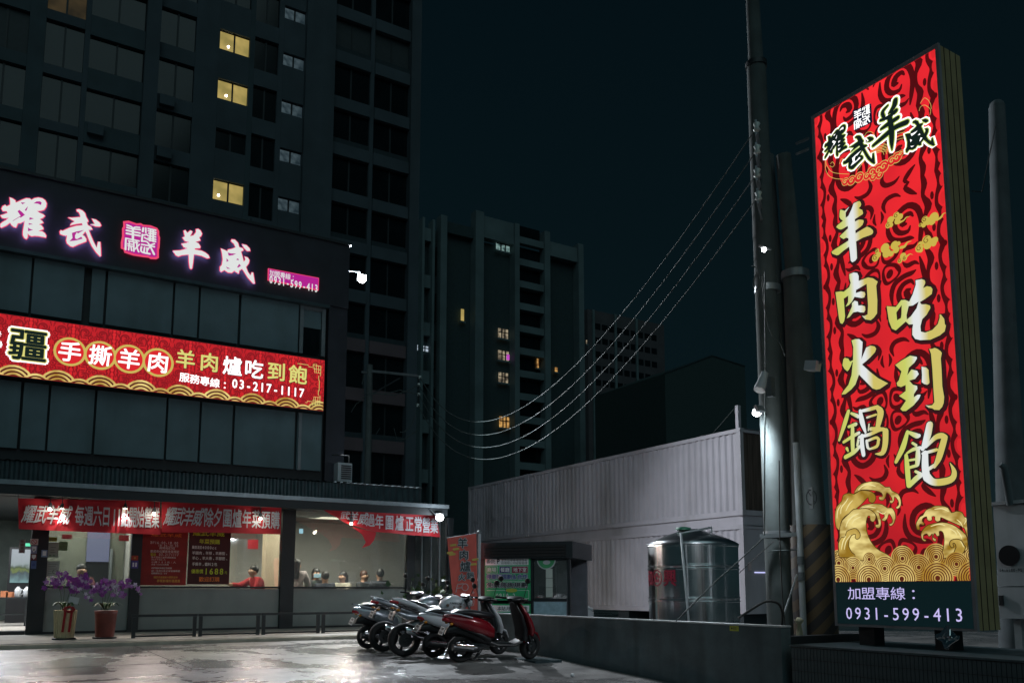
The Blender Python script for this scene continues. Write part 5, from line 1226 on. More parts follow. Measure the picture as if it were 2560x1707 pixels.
letter([],[],(FZ,["265,235,55 210,420,75 120,690,40","310,270,40 400,310,60 415,330,40","270,480,45 380,440,60","190,720,45 330,630,55 430,575,50","330,500,60 330,700,70 335,870,60","240,820,50 260,860,30","430,650,45 405,770,40","220,955,65 350,880,65 440,790,50",
 "450,230,50 480,400,85 535,570,35","470,235,45 600,205,60 720,170,60","720,180,70 770,250,110 745,400,95 720,500,70","560,335,35 700,290,35","590,440,24 580,540,24","620,515,60 760,505,50","480,620,60 480,760,75 505,920,65","440,640,50 600,600,55 780,520,60 860,545,60","850,550,100 845,750,95 800,890,80 690,905,12","555,700,45 570,800,45 600,830,30","560,705,40 700,650,45 745,685,50","740,690,50 715,785,50 600,830,30"]))
letter([],[],(FZ,["1190,560,55 1120,800,90 1010,1030,55","1220,570,50 1330,620,80 1370,620,60","1270,735,40 1325,770,45","1180,895,30 1280,835,55 1390,810,55","1170,930,60 1190,1150,85 1210,1400,75","1355,830,60 1355,950,85 1345,1070,70","1220,1005,36 1340,985,36","1220,1120,45 1340,1085,50","1220,1400,75 1330,1290,85 1400,1240,75","1320,1180,45 1400,1220,55",
 "1540,450,110 1500,640,115 1430,830,60","1480,800,40 1620,655,75 1720,620,90 1785,645,80","1775,655,100 1735,800,105 1680,980,95 1615,1110,45","1430,900,40 1560,865,50 1650,840,50","1470,900,100 1470,1100,115 1490,1260,125","1500,1270,140 1600,1345,110 1760,1340,110 1895,1290,100 1925,1180,75 1860,1045,8","1530,1140,55 1650,1060,55"]))
# emblem at the head of the sign
FCm=(2040,230,.159442)
def affine(src,dst):
    (x0,y0),(x1,y1),(x2,y2)=src; M_=Matrix(((x0,y0,1),(x1,y1,1),(x2,y2,1))).inverted()
    rx=M_@Vector([d[0] for d in dst]); ry=M_@Vector([d[1] for d in dst])
    return lambda x,y:(rx[0]*x+rx[1]*y+rx[2],ry[0]*x+ry[1]*y+ry[2])
ew=MB(); ed=MB(); ey=MB()
def emblem(gl,src,dst):
    A=affine(src,dst)
    for o_,hs in gl:
        L=[]
        for s_ in [o_]+hs:
            L.append([SP.hit(FCm[0]+A(x,y)[0]*FCm[2],FCm[1]+A(x,y)[1]*FCm[2]) for x,y in P2(s_)])
        flat(ed,SP,L,.0080); flat(ew,SP,[L[0]],.0062)
        stroke(ew,SP,[(a,b_,.058) for a,b_ in L[0]],.0060,closed=True,k=1); stroke(ey,SP,[(a,b_,.022) for a,b_ in L[0]],.0070,closed=True,k=1)
emblem([G_YAO],((205,165),(900,200),(540,1030)),((190,700),(445,515),(345,1015)))
emblem([G_WU,G_WU2],((1650,410),(2100,1385),(1480,1185)),((640,690),(930,1130),(570,1220)))
emblem([G_WEI,G_WEI2],((1890,420),(2230,1130),(1690,930)),((1540,460),(1860,850),(1425,955)))
ys_=["1250,135,80 1230,230,85 1150,350,45","1130,220,34 1050,320,60 1070,400,55","1020,450,45 1150,395,65 1260,300,70","1030,585,45 1150,500,75 1290,410,65","905,845,50 1100,680,80 1250,560,80 1430,480,85","1160,400,80 1190,600,90 1195,780,75 1200,915,18"]
strokes(ed,SP,FCm,ys_,.0084); strokes(ew,SP,FCm,ys_,.0064,grow=.066); strokes(ey,SP,FCm,ys_,.0072,grow=.026)
# fan of gold lines, small clouds behind the emblem
gl_=MB(); rfill=MB()
def gln(t_,w=7): strokes(gl_,SP,FCm,[' '.join('%s,%g'%(q,w) for q in t_.split())],.0035)
for k in range(5):
    gln(' '.join('%g,%g'%(650+k*30+ (900+0*k)*u*.55,1230-k*45-(520-20*k)*u**.8+220*u*u) for u in (0,.25,.5,.75,1.)))
for k in range(4): gln(' '.join('%g,%g'%(1000+(70+45*k)*math.cos(t),1000-(80+40*k)*math.sin(t)) for t in (0.2,.8,1.4,2.,2.6)))
for k in range(4): gln(' '.join('%g,%g'%(1100+u*300,830-k*45-u*170+60*u*u) for u in (0,.3,.6,1.)))
gln("150,1080 150,1200 200,1310 300,1360 420,1370"); gln("170,1000 160,1120 230,1240 340,1280 520,1290"); gln("230,1130 260,1100 290,1140 260,1180 220,1160"); gln("370,1130 400,1060 450,1060 440,1110 400,1110")
gln("1620,300 1640,240 1700,210 1760,240 1800,290 1790,360"); gln("1640,180 1700,100 1760,130 1800,200 1810,270")
gln("760,700 800,640 870,630 920,680 900,760"); 
def cloudring(blobs,w):
    for x,y,r_ in blobs:
        c_=SP.hit(FCm[0]+x*FCm[2],FCm[1]+y*FCm[2]); rr_=r_*FCm[2]/250.*1.25
        flat(rfill,SP,[ell(c_[0],c_[1],rr_,rr_*1.02,16)],.0040+.00002*(x%7)); flat(gl_,SP,[ell(c_[0],c_[1],rr_*1.13,rr_*1.15,16)],.0037)
        stroke(gl_,SP,[(q[0],q[1],.012) for q in spiral(c_[0],c_[1],rr_*.62,rr_*.15,.4,1.0,.012)],.0045,k=1)
cloudring([(460,1410,60),(560,1390,75),(680,1340,80),(800,1320,60),(880,1260,90),(980,1230,95),(1060,1170,90),(1000,1300,60),(900,1330,60),(1190,1080,70),(1270,1030,80),(1330,970,50)],6)
build('emblem_gold_lines',gl_,emi('ink_line_gold','d8bc62',1.),sg,kind='stuff'); build('emblem_cloud_fill',rfill,I['red'],sg,kind='stuff')
build('emblem_outline',ew,I['white'],sg); build('emblem_lime_edge',ey,emi('ink_lime','b9cf63',1.),sg); build('emblem_lettering',ed,I['dark'],sg)
se=MB(); sw=MB(); flat(se,SP,[on(SP,FCm,"575,300 870,185 890,480 620,615")],.0066); build('seal_print',se,I['navy'],sg)
As=affine(((125,110),(685,260),(680,690)),((575,300),(865,190),(885,485)))
for s_ in SEALST:
    pts=[]
    for x,y,w__ in P2(s_):
        X_,Y_=As(x,y); a,b_=SP.hit(FCm[0]+X_*FCm[2],FCm[1]+Y_*FCm[2]); pts.append((a,b_,.014))
    stroke(sw,SP,pts,.0072,smooth=False,caps=False)
build('seal_lettering',sw,I['white'],sg)
lt=MB(); SPb=Plane((XS-.016,0,0),(0,-1,0),(0,0,1),(-1,0,0))
pxline(lt,SPb,'加盟專線：',(2118,1482),(2304,1483),34,.003,.0); pxline(lt,SPb,'0931-599-413',(2112,1531),(2412,1536),38,.003,.0)
build('phone_lettering',lt,I['lilac'],sg)
a=PD(2024,912,9.6)
t=thing('small_floodlight','small white unlit floodlight on an arm at the left edge of the tall sign','floodlight',PX(2045,910,XS-.1))
p=PX(2036,911,XS-.06); q=PX(2022,913,XS-.12)
build('housing',MB().obox((XS-.02,SY1+.17,p.z),(.14,.17,.13),(.2,0,.2)),M['white'],t); build('arm',MB().bar((XS+.02,SY1+.012,p.z+.04),(XS,SY1+.12,p.z+.02),.03,.03),M['alu'],t)
p=PD(2368,1592,6.9); fo=MB()
for k in range(9): a_=k*.7; fo.obox(p+Vector((0,-.05*math.cos(a_),.05*math.sin(a_))),(.01,.10,.035),(a_,.4,0))
single('foil_bundle',fo,M['steel'],'crumpled shiny foil bundle under the tall sign','foil')

# ================================================================== CONTAINERS
XC=19.41; CW=2.44
def container(lab,y0,y1,z0,z1,doors=False,openend=False):
    t=thing('shipping_container',lab,'container',(XC+CW/2,(y0+y1)/2,z0),'white shipping containers stacked two high')
    fr_=MB(); e=.14
    for y in (y0,y1-e): 
        for x in (XC,XC+CW-e): build('corner_post',MB().box(x,x+e,y,y+e,z0,z1),M['cont'],t)
    for z,hh in ((z0,.16),(z1-.12,.12)):
        for x in (XC+.012,XC+CW-.09): build('rail',MB().box(x,x+.078,y0+e,y1-e,z,z+hh),M['cont'],t)
        for y in (y0+.01,y1-.12): build('rail',MB().box(XC+e,XC+CW-e,y,y+.11,z,z+hh),M['cont'],t)
    # corrugated side
    def corr(x,d):
        pts=[]; y=y0+e+.002; p=.278
        while y+p<y1-e: pts+=[(x,y),(x,y+.07),(x+d,y+.14),(x+d,y+.208)]; y+=p
        pts+=[(x,y),(x,y1-e-.002)]; v=[]
        for a,b_ in pts: v+=[(a,b_,z0+.162),(a,b_,z1-.122)]
        return MB().add(v,[(2*i,2*i+2,2*i+3,2*i+1) for i in range(len(pts)-1)])
    build('side_panel',corr(XC+.03,.03),M['cont'],t); build('side_panel',corr(XC+CW-.03,-.036),M['cont'],t)
    build('roof',MB().box(XC+.01,XC+CW-.01,y0+.01,y1-.01,z1-.03,z1-.005),M['cont'],t)
    build('end_panel',MB().box(XC+e,XC+CW-e,y1-.06,y1-.03,z0+.162,z1-.122),M['cont'],t)
    if not openend: build('end_panel',MB().box(XC+e,XC+CW-e,y0+.03,y0+.06,z0+.162,z1-.122),M['cont'],t)
    for y in (y0-.005,y1-.17):
        for z in (z0-.004,z1-.115): build('corner_casting',MB().box(XC-.008,XC+.17,y,y+.175,z,z+.12),M['cont'],t)
    return t
ZC0,ZC1,ZC2,ZC3=.48,3.20,3.50,6.22
c1=container('upper long white container with brown timber end, nearest the camera',18.35,30.84,ZC2,ZC3,openend=True)
# timber end infill, as vertical planks
x=XC+.15
while x<XC+CW-.26: build('plank',MB().box(x,x+.108,18.40+random.uniform(0,.02),18.44,ZC2+.165,ZC3-.124),M['wood'],c1); x+=.112
c2=container('lower long white container with blank pale end behind the water tank',18.35,30.84,ZC0,ZC1)
build('light_strip',MB().box(XC+.45,XC+1.7,18.355,18.375,1.73,1.76),emi('strip_glow','c8ccff',1.2),c2)
build('end_sticker',MB().box(XC+.18,XC+.30,18.345,18.378,1.8,2.05),mat('faded_sticker',(.5,.4,.4),.6),c2)
c3=container('upper short white container with locking bars at the far left end',30.90,36.2,ZC2,ZC3)
c4=container('lower short white container half hidden behind the kiosk',30.90,36.2,ZC0,ZC1)
bars=MB()
for y in (31.9,32.8,33.2,34.,34.9,35.5): build('locking_bar',MB().cone((XC-.03,y,ZC2+.1),(XC-.03,y,ZC3-.1),.018,.018,6),M['contd'],c3)
for y in (32.2,33.5,33.9,35.2): build('bar_handle',MB().box(XC-.05,XC-.02,y,y+.45,ZC2+.95,ZC2+.99),M['contd'],c3)
for y in (33.05,): build('door_seam',MB().box(XC-.006,XC+.02,y,y+.04,ZC2+.1,ZC3-.1),M['contd'],c3)
t=thing('container_spacer','pale steel beam band between the upper and lower containers','beam',(XC,25,ZC1))
build('beam',MB().box(XC+.05,XC+CW-.05,18.4,36.1,ZC1+.003,ZC2-.005),M['cont'],t)
t=thing('container_footing','row of dark blocks carrying the lower containers','footing',(XC,25,0))
for y in (18.5,24,30.2,35.3): build('block',MB().box(XC+.05,XC+CW-.05,y,y+.6,0,ZC0-.005),M['dark'],t)
# roof stanchion with stay
q=PX(1850,1012,XC+.1); t=thing('roof_stanchion','short white post with stay wire on the near corner of the upper container','post',(XC+.1,18.5,ZC3))
build('post',MB().box(XC+.05,XC+.17,18.45,18.57,ZC3,q.z),M['cont'],t)
r_=PX(1781,1082,XC+.05); build('stay_wire',MB().tube([(XC+.05,18.5,q.z-.02),(XC+.05,r_.y,ZC3+.01)],.012,4),M['wire'],t)

# ================================================================== WATER TANK
tc0=PD(1734,1475,18.); TX,TY=tc0.x,tc0.y; TR=.955
zt_=PD(1734,1358,17.1).z; zd=PD(1734,1322,18).z; zb=.22
t=thing('water_tank','shiny stainless steel water tank with domed lid behind the low wall','water tank',(TX,TY,0))
build('base_stand',MB().lathe([(TR*.95,0),(TR*.95,zb-.003)],(TX,TY,0),32),M['conc'],t)
prof=[(TR,0)]; H_=zt_-zb
for f_ in (.13,.17,.39,.43,.74,.78):
    z=H_*f_; prof+=[(TR,z-.02),(TR+.012,z-.012),(TR+.012,z+.012),(TR-.004,z+.02)]
prof+=[(TR,H_-.04),(TR+.012,H_-.03),(TR+.012,H_)]
drm=MB()
for (r_,z),(r2,z2) in zip(prof[:-1],prof[1:]): drm.lathe([(r_,z),(r2,z2)],(TX,TY,zb),72); drm.f=drm.f[:-2]; drm.sm=drm.sm[:-2]
o=build('drum',drm,M['steel'],t)
build('dome',MB().lathe([(TR+.015,0),(TR+.02,.03),(TR*.85,.12),(TR*.5,(zd-zt_)*.72),(TR*.28,(zd-zt_)*.9),(TR*.2,zd-zt_)],(TX,TY,zt_+.003),48),mat('brushed_steel',(.6,.62,.64),.28,1.),t)
build('lid',MB().lathe([(.16,0),(.16,.05),(.05,.07)],(TX-.25,TY,zd-.02),20),mat('green_lid',(.05,.22,.14),.4),t)
for k in range(6):
    a_=k*1.047+.3; build('lid_rib',MB().bar((TX+math.cos(a_)*TR*.2,TY+math.sin(a_)*TR*.2,zd+.0),(TX+math.cos(a_)*TR*.95,TY+math.sin(a_)*TR*.95,zt_+.045),.03,.02),M['steel'],t)
pts=[PD(1722,1552,16.9),PD(1702,1332,16.95),PD(1778,1318,17.8),PD(1779,1330,17.8)]
build('inlet_pipe',MB().tube(pts,.024,8),M['pvc'],t)
fa=(EYEP-Vector((TX,TY,EYE))).normalized(); ang0=math.atan2(fa.y,fa.x)
ink=mat('tank_red_print',(.35,.02,.05),.5,var=.05)
def wrap(mb):      # lay flat print round the drum
    for i,v in enumerate(mb.v):
        s_=v.x/TR; a_=ang0+s_; mb.v[i]=Vector((TX+math.cos(a_)*(TR+.006+v.y),TY+math.sin(a_)*(TR+.006+v.y),v.z))
LP=Plane((0,0,0),(1,0,0),(0,0,1),(0,1,0))
pm=MB(); zc=PD(1680,1443,17.1).z
put(pm,LP,'興',-.50,zc,.33,.36,0,.018); put(pm,LP,'和',-1.18,zc,.33,.36,0,.018)
stroke(pm,LP,[(-.86+.15*math.cos(k*.5236),zc+.16*math.sin(k*.5236),.025) for k in range(12)],.0,closed=True,k=2)
for k in range(5): flat(pm,LP,[ell(-.86+.07*math.cos(k*1.2566+.3),zc+.07*math.sin(k*1.2566+.3),.04,.04,8)],.001)
wrap(pm); build('lettering',pm,ink,t)

# ================================================================== KIOSK
kl=PD(1203,1475,19.6); kr=PD(1433,1475,18.9)
KU=(Vector((kr.x,kr.y,0))-Vector((kl.x,kl.y,0))); KW=KU.length; KU.normalize(); KN=Vector((KU.y,-KU.x,0))
if KN.dot(Vector((-kl.x,-kl.y,0)))<0: KN=-KN
KP=Plane((kl.x,kl.y,0),KU,(0,0,1),KN)
def kb(name,px0,py0,px1,py1,m,d0=0.,d1=-.06,parent=None):
    a0,b0=KP.hit(px0,py0); a1,b1=KP.hit(px1,py1); b0,b1=max(b0,b1),min(b0,b1)
    v=[KP.at(a,b_,d) for d in (d0,d1) for b_ in (b1,b0) for a in (a0,a1)]
    return build(name,MB().add(v,[(0,1,3,2),(4,6,7,5),(0,4,5,1),(2,3,7,6),(0,2,6,4),(1,5,7,3)]),m,parent or kt)
kt=thing('parking_kiosk','small dark framed parking attendant kiosk with green signs behind the low wall','kiosk',(kl+kr)/2*1-Vector((0,0,(kl.z+kr.z)/2)))
kb('roof',1201,1357,1434,1394,M['dark'],.10,-1.8)
for i in range(4): kb('roof_slat',1215,1364+i*7.5,1418,1367+i*7.5,M['blackm'],.13,.102)
kb('frame_post',1202,1395,1212,1700,M['dark'],.0,-.1); kb('frame_post',1328,1395,1333,1700,M['dark'],.02,-.1); kb('frame_post',1418,1395,1427,1700,M['dark'],.0,-.1)
kb('side_wall',1213,1395,1217,1700,M['dark'],-.12,-1.7)
kb('frame_rail',1334,1496,1417,1502,M['dark'],.01,-.08); kb('frame_rail',1334,1395,1417,1399,M['dark'],.01,-.08)
kb('back_wall',1213,1395,1427,1700,mat('kiosk_inside',(.16,.17,.2),.7),-1.6,-1.7)
kb('lower_panel',1334,1503,1417,1700,mat('pale_blue_panel',(.32,.47,.55),.5,var=.15,scale=9),-.01,-.05)
kb('window',1334,1400,1417,1495,M['glass'],-.03,-.036)
kb('inner_post',1352,1410,1362,1495,M['cont'],-.9,-1.0); kb('desk',1335,1466,1364,1495,M['black'],-.4,-.9); 
nt_=kb('paper_notice',1364,1421,1381,1492,mat('kiosk_paper',(.55,.6,.55),.6,var=.05),-.015,-.02)
mb=MB()
for y in (1444.5,1468): a0,b0=KP.hit(1364,y); a1,_=KP.hit(1381,y); flat(mb,KP,[rect(KP,a0,b0-.004,a1,b0+.004)],-.014)
build('print',mb,M['dark'],kt)
# round green sticker, cut by the window head
mb=MB(); mb2=MB(); mb3=MB()
for m_,r_,h,mt_ in ((mb,24.5,-.022,None),(mb2,21.5,-.018,None)):
    c_=KP.hit(1365,1395); rr_=abs(KP.hit(1365,1395-r_)[1]-c_[1]); flat(m_,KP,[[(c_[0]+rr_*math.cos(math.pi+k*math.pi/14),c_[1]-.03+rr_*math.sin(math.pi+k*math.pi/14)) for k in range(15)]],h)
c_=KP.hit(1366,1405); flat(mb3,KP,[ell(c_[0],c_[1],.09,.05)],-.015)
build('round_sticker_rim',mb,M['white'],kt); build('round_sticker',mb2,mat('sticker_green',(.06,.35,.14),.5),kt); build('sticker_bubble',mb3,M['white'],kt)
SG=mat('sign_green',(.04,.42,.17),.45,var=.08)
gs=kb('sign_board',1213,1393,1327,1500,SG,.025,.0)
kb('sign_board',1213,1508,1327,1540,SG,.025,.0)
kb('white_strip',1214.5,1395,1322,1411.5,PR['white'],.03,.0255); kb('white_strip',1230,1512,1324,1528,PR['white'],.03,.0255); kb('blue_strip',1230,1530,1324,1536,PR['blue'],.03,.0255)
bt={}
def ktext(txt_,x0,x1,y,hp,col,h=.034,off=.008):
    mb=bt.setdefault(col,MB()); p0=KP.hit(x0,y); p1=KP.hit(x1,y); k_=abs(KP.hit(x0,y-hp)[1]-p0[1]); line(mb,KP,txt_,p0,(p1[0],p1[1]),k_,h,off)
ktext('委託',1217,1240,1403,11,'ink'); ktext('P',1242,1252,1402,14,'ink',off=.03); ktext('全方位停車場開發股',1254,1320,1399.5,6.5,'ink',off=.0); ktext('份有限公司經營管理',1254,1320,1407,6.5,'ink',off=.0)
for x0,x1,c_ in ((1217,1244,(.10,.40,.18)),(1250,1276,(.06,.05,.22)),(1281,1320,(.28,.02,.06))):
    kb('tag_rim',x0-1,1415,x1+1,1432,M['white'],.028,.0255); kb('tag',x0,1416,x1,1431,mat('tag_%d'%x0,c_,.5,var=.05),.031,.0285)
ktext('商場',1219,1242,1423.5,12,'white'); ktext('餐廳',1252,1275,1423.5,12,'white'); ktext('地下室',1284,1318,1423.5,12,'white')
mbw=MB()
for txt_,x0,x1,y,hp in (('停車場規劃&合作',1217,1320,1441,13.5),('免費諮詢規劃',1218,1320,1461.5,13.5)):
    p0=KP.hit(x0,y); p1=KP.hit(x1,y); k_=abs(KP.hit(x0,y-hp)[1]-p0[1])
    for dx,dy in ((.012,0),(-.012,0),(0,.012),(0,-.012),(.009,.009),(-.009,-.009),(.009,-.009),(-.009,.009)): line(mbw,KP,txt_,(p0[0]+dx,p0[1]+dy),(p1[0]+dx,p1[1]+dy),k_,.0305+.0002*dx,.018)
build('letter_outline',mbw,M['white'],kt)
ktext('停車場規劃&合作',1217,1320,1441,13.5,'blue',.034,.012); ktext('免費諮詢規劃',1218,1320,1461.5,13.5,'ink',.034,.012)
ktext('0910-2',1240,1290,1488,14,'white',.034,.0); ktext('本站月租價目表',1244,1320,1520,11,'ink')
mb=bt['white']
def kline(x0,y0,x1,y1,wd=.008): a=KP.hit(x0,y0); c=KP.hit(x1,y1); stroke(mb,KP,[(a[0],a[1],wd),(c[0],c[1],wd)],.031,smooth=False,caps=False)
kline(1216,1451,1322,1452); kline(1218,1475,1323,1475); kline(1218,1495,1323,1495); kline(1323,1475,1323,1495)
for k_,v_ in bt.items(): build('lettering',v_,PR[k_],kt)
c_=KP.hit(1280,1475); mb=MB(); flat(mb,KP,[ell(c_[0],c_[1],.14,.045)],.033); build('yellow_bubble',mb,mat('bubble_yellow',(.45,.5,.08),.5),kt)
area('kiosk_light',tuple(KP.at(.6,2.1,-.8)),.8,.6,7,(.9,.95,1.))

# ================================================================== FLAG BANNER
fp=PG(1198,1600,0.); FY=17.0
b0_=PY(1196,1332,FY)
t=thing('flag_banner','upright red flag banner with mutton hotpot lettering on a pale pole','flag',(b0_.x,FY,0))
FLP=Plane((b0_.x,FY,0),_RT,(0,0,1),-_F0)
top=[FLP.hit(1118,1345),FLP.hit(1155,1339),FLP.hit(1191,1333)]; bot=[FLP.hit(1138,1560),FLP.hit(1165,1560),FLP.hit(1195,1560)]
v=[]; N1,N2=14,16
for i in range(N1+1):
    u=i/N1
    for j in range(N2+1):
        w_=j/N2; ta=top[0][0]+(top[2][0]-top[0][0])*u; tb=top[0][1]+(top[2][1]-top[0][1])*u; ba=bot[0][0]+(bot[2][0]-bot[0][0])*u
        v.append(FLP.at(ta+(ba-ta)*w_,tb+(bot[0][1]-tb)*w_,.025*math.sin(5*w_+3*u)*(1-u)))
fc=mat('flag_red',(.75,.13,.10),.6,var=.08)
build('cloth',MB().add(v,[(i*(N2+1)+j,(i+1)*(N2+1)+j,(i+1)*(N2+1)+j+1,i*(N2+1)+j+1) for i in range(N1) for j in range(N2)],True),fc,t)
build('pole',MB().tube([FLP.at(*FLP.hit(1199,1334),0),FLP.at(*FLP.hit(1198,1450),0),FLP.at(FLP.hit(1198,1600)[0],0.,0)],.035,10),M['white'],t)
build('pole_cap',MB().ball(FLP.at(*FLP.hit(1198,1330),0),.05,8,6),M['alu'],t); build('cross_rod',MB().tube([FLP.at(*FLP.hit(1117,1344),.0),FLP.at(*FLP.hit(1199,1331),0)],.008,5),M['alu'],t)
ma=MB(); mb=MB(); my=MB()
for ch,x,y,hp in (('羊',1157,1357,26),('肉',1160,1386,25),('爐',1164,1415,27),('火',1155,1442,18),('鍋',1176,1438,18)):
    a,b_=FLP.hit(x,y); k_=abs(FLP.hit(x,y-hp)[1]-b_)
    for q in range(8): put(mb,FLP,ch,a+.012*math.cos(q*.785),b_+.012*math.sin(q*.785),k_,k_,.035+.0002*q,.018)
    put(ma,FLP,ch,a,b_,k_,k_,.04,.012)
def fl(pts,w_=.014): stroke(mb,FLP,[(*FLP.hit(x,y),w_) for x,y in pts],.036,smooth=False)
fl([(1158,1458),(1144,1460),(1140,1480)]); fl([(1142,1470),(1154,1468)]); fl([(1163+8*math.cos(k*.7),1467+9*math.sin(k*.7)) for k in range(10)])
fl([(1182,1455),(1187,1462),(1184,1472),(1181,1466),(1182,1455)]); fl([(1182,1478),(1186,1480),(1183,1484),(1182,1478)]); fl([(1176,1502),(1186,1500),(1184,1512),(1172,1516),(1178,1528)])
for x,y in ((1133,1362),(1140,1372),(1125,1381),(1188,1398),(1183,1410),(1131,1385)):
    a,b_=FLP.hit(x,y)
    for q in (-.04,0,.045): flat(my,FLP,[ell(a+q,b_+.01*math.sin(q*60),.035,.028,10)],.034+q*.003)
build('white_lettering_outline',mb,M['white'],t); build('lettering',ma,M['dark'],t); build('yellow_cloud',my,mat('flag_yellow',(.6,.45,.1),.6),t)

# planting behind the motorbikes
rnd=random.Random(5); t=thing('potted_shrub','dark green leafy shrub in front of the dark glazing behind the motorbikes','shrub',(9.4,19.2,0))
build('planter',MB().box(8.6,10.2,19.0,19.5,0,.55),M['dark'],t)
lf=[build('leaf',MB().add([(0,0,0),(.05,.0,.03),(.0,.0,.12),(-.05,0,.03)],[(0,1,2,3)]),LEAF,t,local=True)]
lf[0].location=(0,0,.9)
for k in range(240):
    o=child('leaf',lf[0],t,(rnd.gauss(0,.5),rnd.gauss(0,.15),.55+abs(rnd.gauss(.35,.25)))); o.rotation_euler=(rnd.uniform(-1.2,1.2),rnd.uniform(-1.5,1.5),rnd.uniform(0,6)); s_=rnd.uniform(.8,1.7); o.scale=(s_,)*3

# ================================================================== CABINET AND POLE AT THE RIGHT EDGE
XU=12.2
a=PX(2482,1264,XU); b_=PX(2484,1544,XU)
t=thing('utility_cabinet','pale grey utility cabinet with round black dial on two legs at the right edge','cabinet',(XU+.3,a.y-.5,b_.z-.7))
zt_,zb_=a.z,b_.z; zm=PX(2500,1466,XU).z
build('upper_door',MB().box(XU,XU+.5,a.y-1.2,a.y,zm+.012,zt_),M['white'],t); build('lower_door',MB().box(XU+.006,XU+.5,a.y-1.2,a.y+.01,zb_,zm),M['white'],t)
build('cabinet_lid',MB().box(XU-.04,XU+.55,a.y-1.25,a.y+.04,zt_+.003,zt_+.05),M['white'],t)
q=PX(2525,1388,XU); build('dial',MB().lathe([(.145,0),(.145,.02),(.12,.03),(.11,.012)],(XU-.03,q.y,q.z),24,axis='X'),M['black'],t)
CP=Plane((XU-.002,0,0),(0,-1,0),(0,0,1),(-1,0,0)); mb=MB(); pxline(mb,CP,'04-6580-95',(2498,1424),(2556,1424),9,.002,.004); build('lettering',mb,M['dark'],t)
q=PX(2504,1500,XU); build('handle',MB().box(XU-.02,XU+.005,q.y-.03,q.y+.03,q.z-.07,q.z+.07),M['dark'],t)
for y in (a.y-.12,a.y-.36): build('leg',MB().box(XU+.1,XU+.2,y-.1,y,zb_-1.5,zb_-.003),M['pvc'],t)
q=PD(2515,1165,11.8); build('vent_pipe',MB().tube([PD(2500,1160,11.8),PD(2510,1168,11.8),PD(2524,1250,11.9),PD(2526,1262,11.9)],[.04,.05,.05,.05],8),M['conc2'],t)
q=PD(2510,1475,16); t=thing('concrete_pole','tall dim concrete pole behind the grey cabinet at the right edge','pole',(q.x,q.y,-.2))
q2=PD(2492,268,16)
build('pole',MB().cone((q.x+.25,q.y,-.2),(q2.x,q2.y,q2.z),.30,.14,18),M['conc2'],t); build('pole_cap',MB().ball(q2,.14,10,6),M['conc2'],t)
mb=MB().tube([PD(2492,300,16),PD(2455,480,15),PD(2430,478,14)],.01,4); build('cable',mb,M['wired'],t)

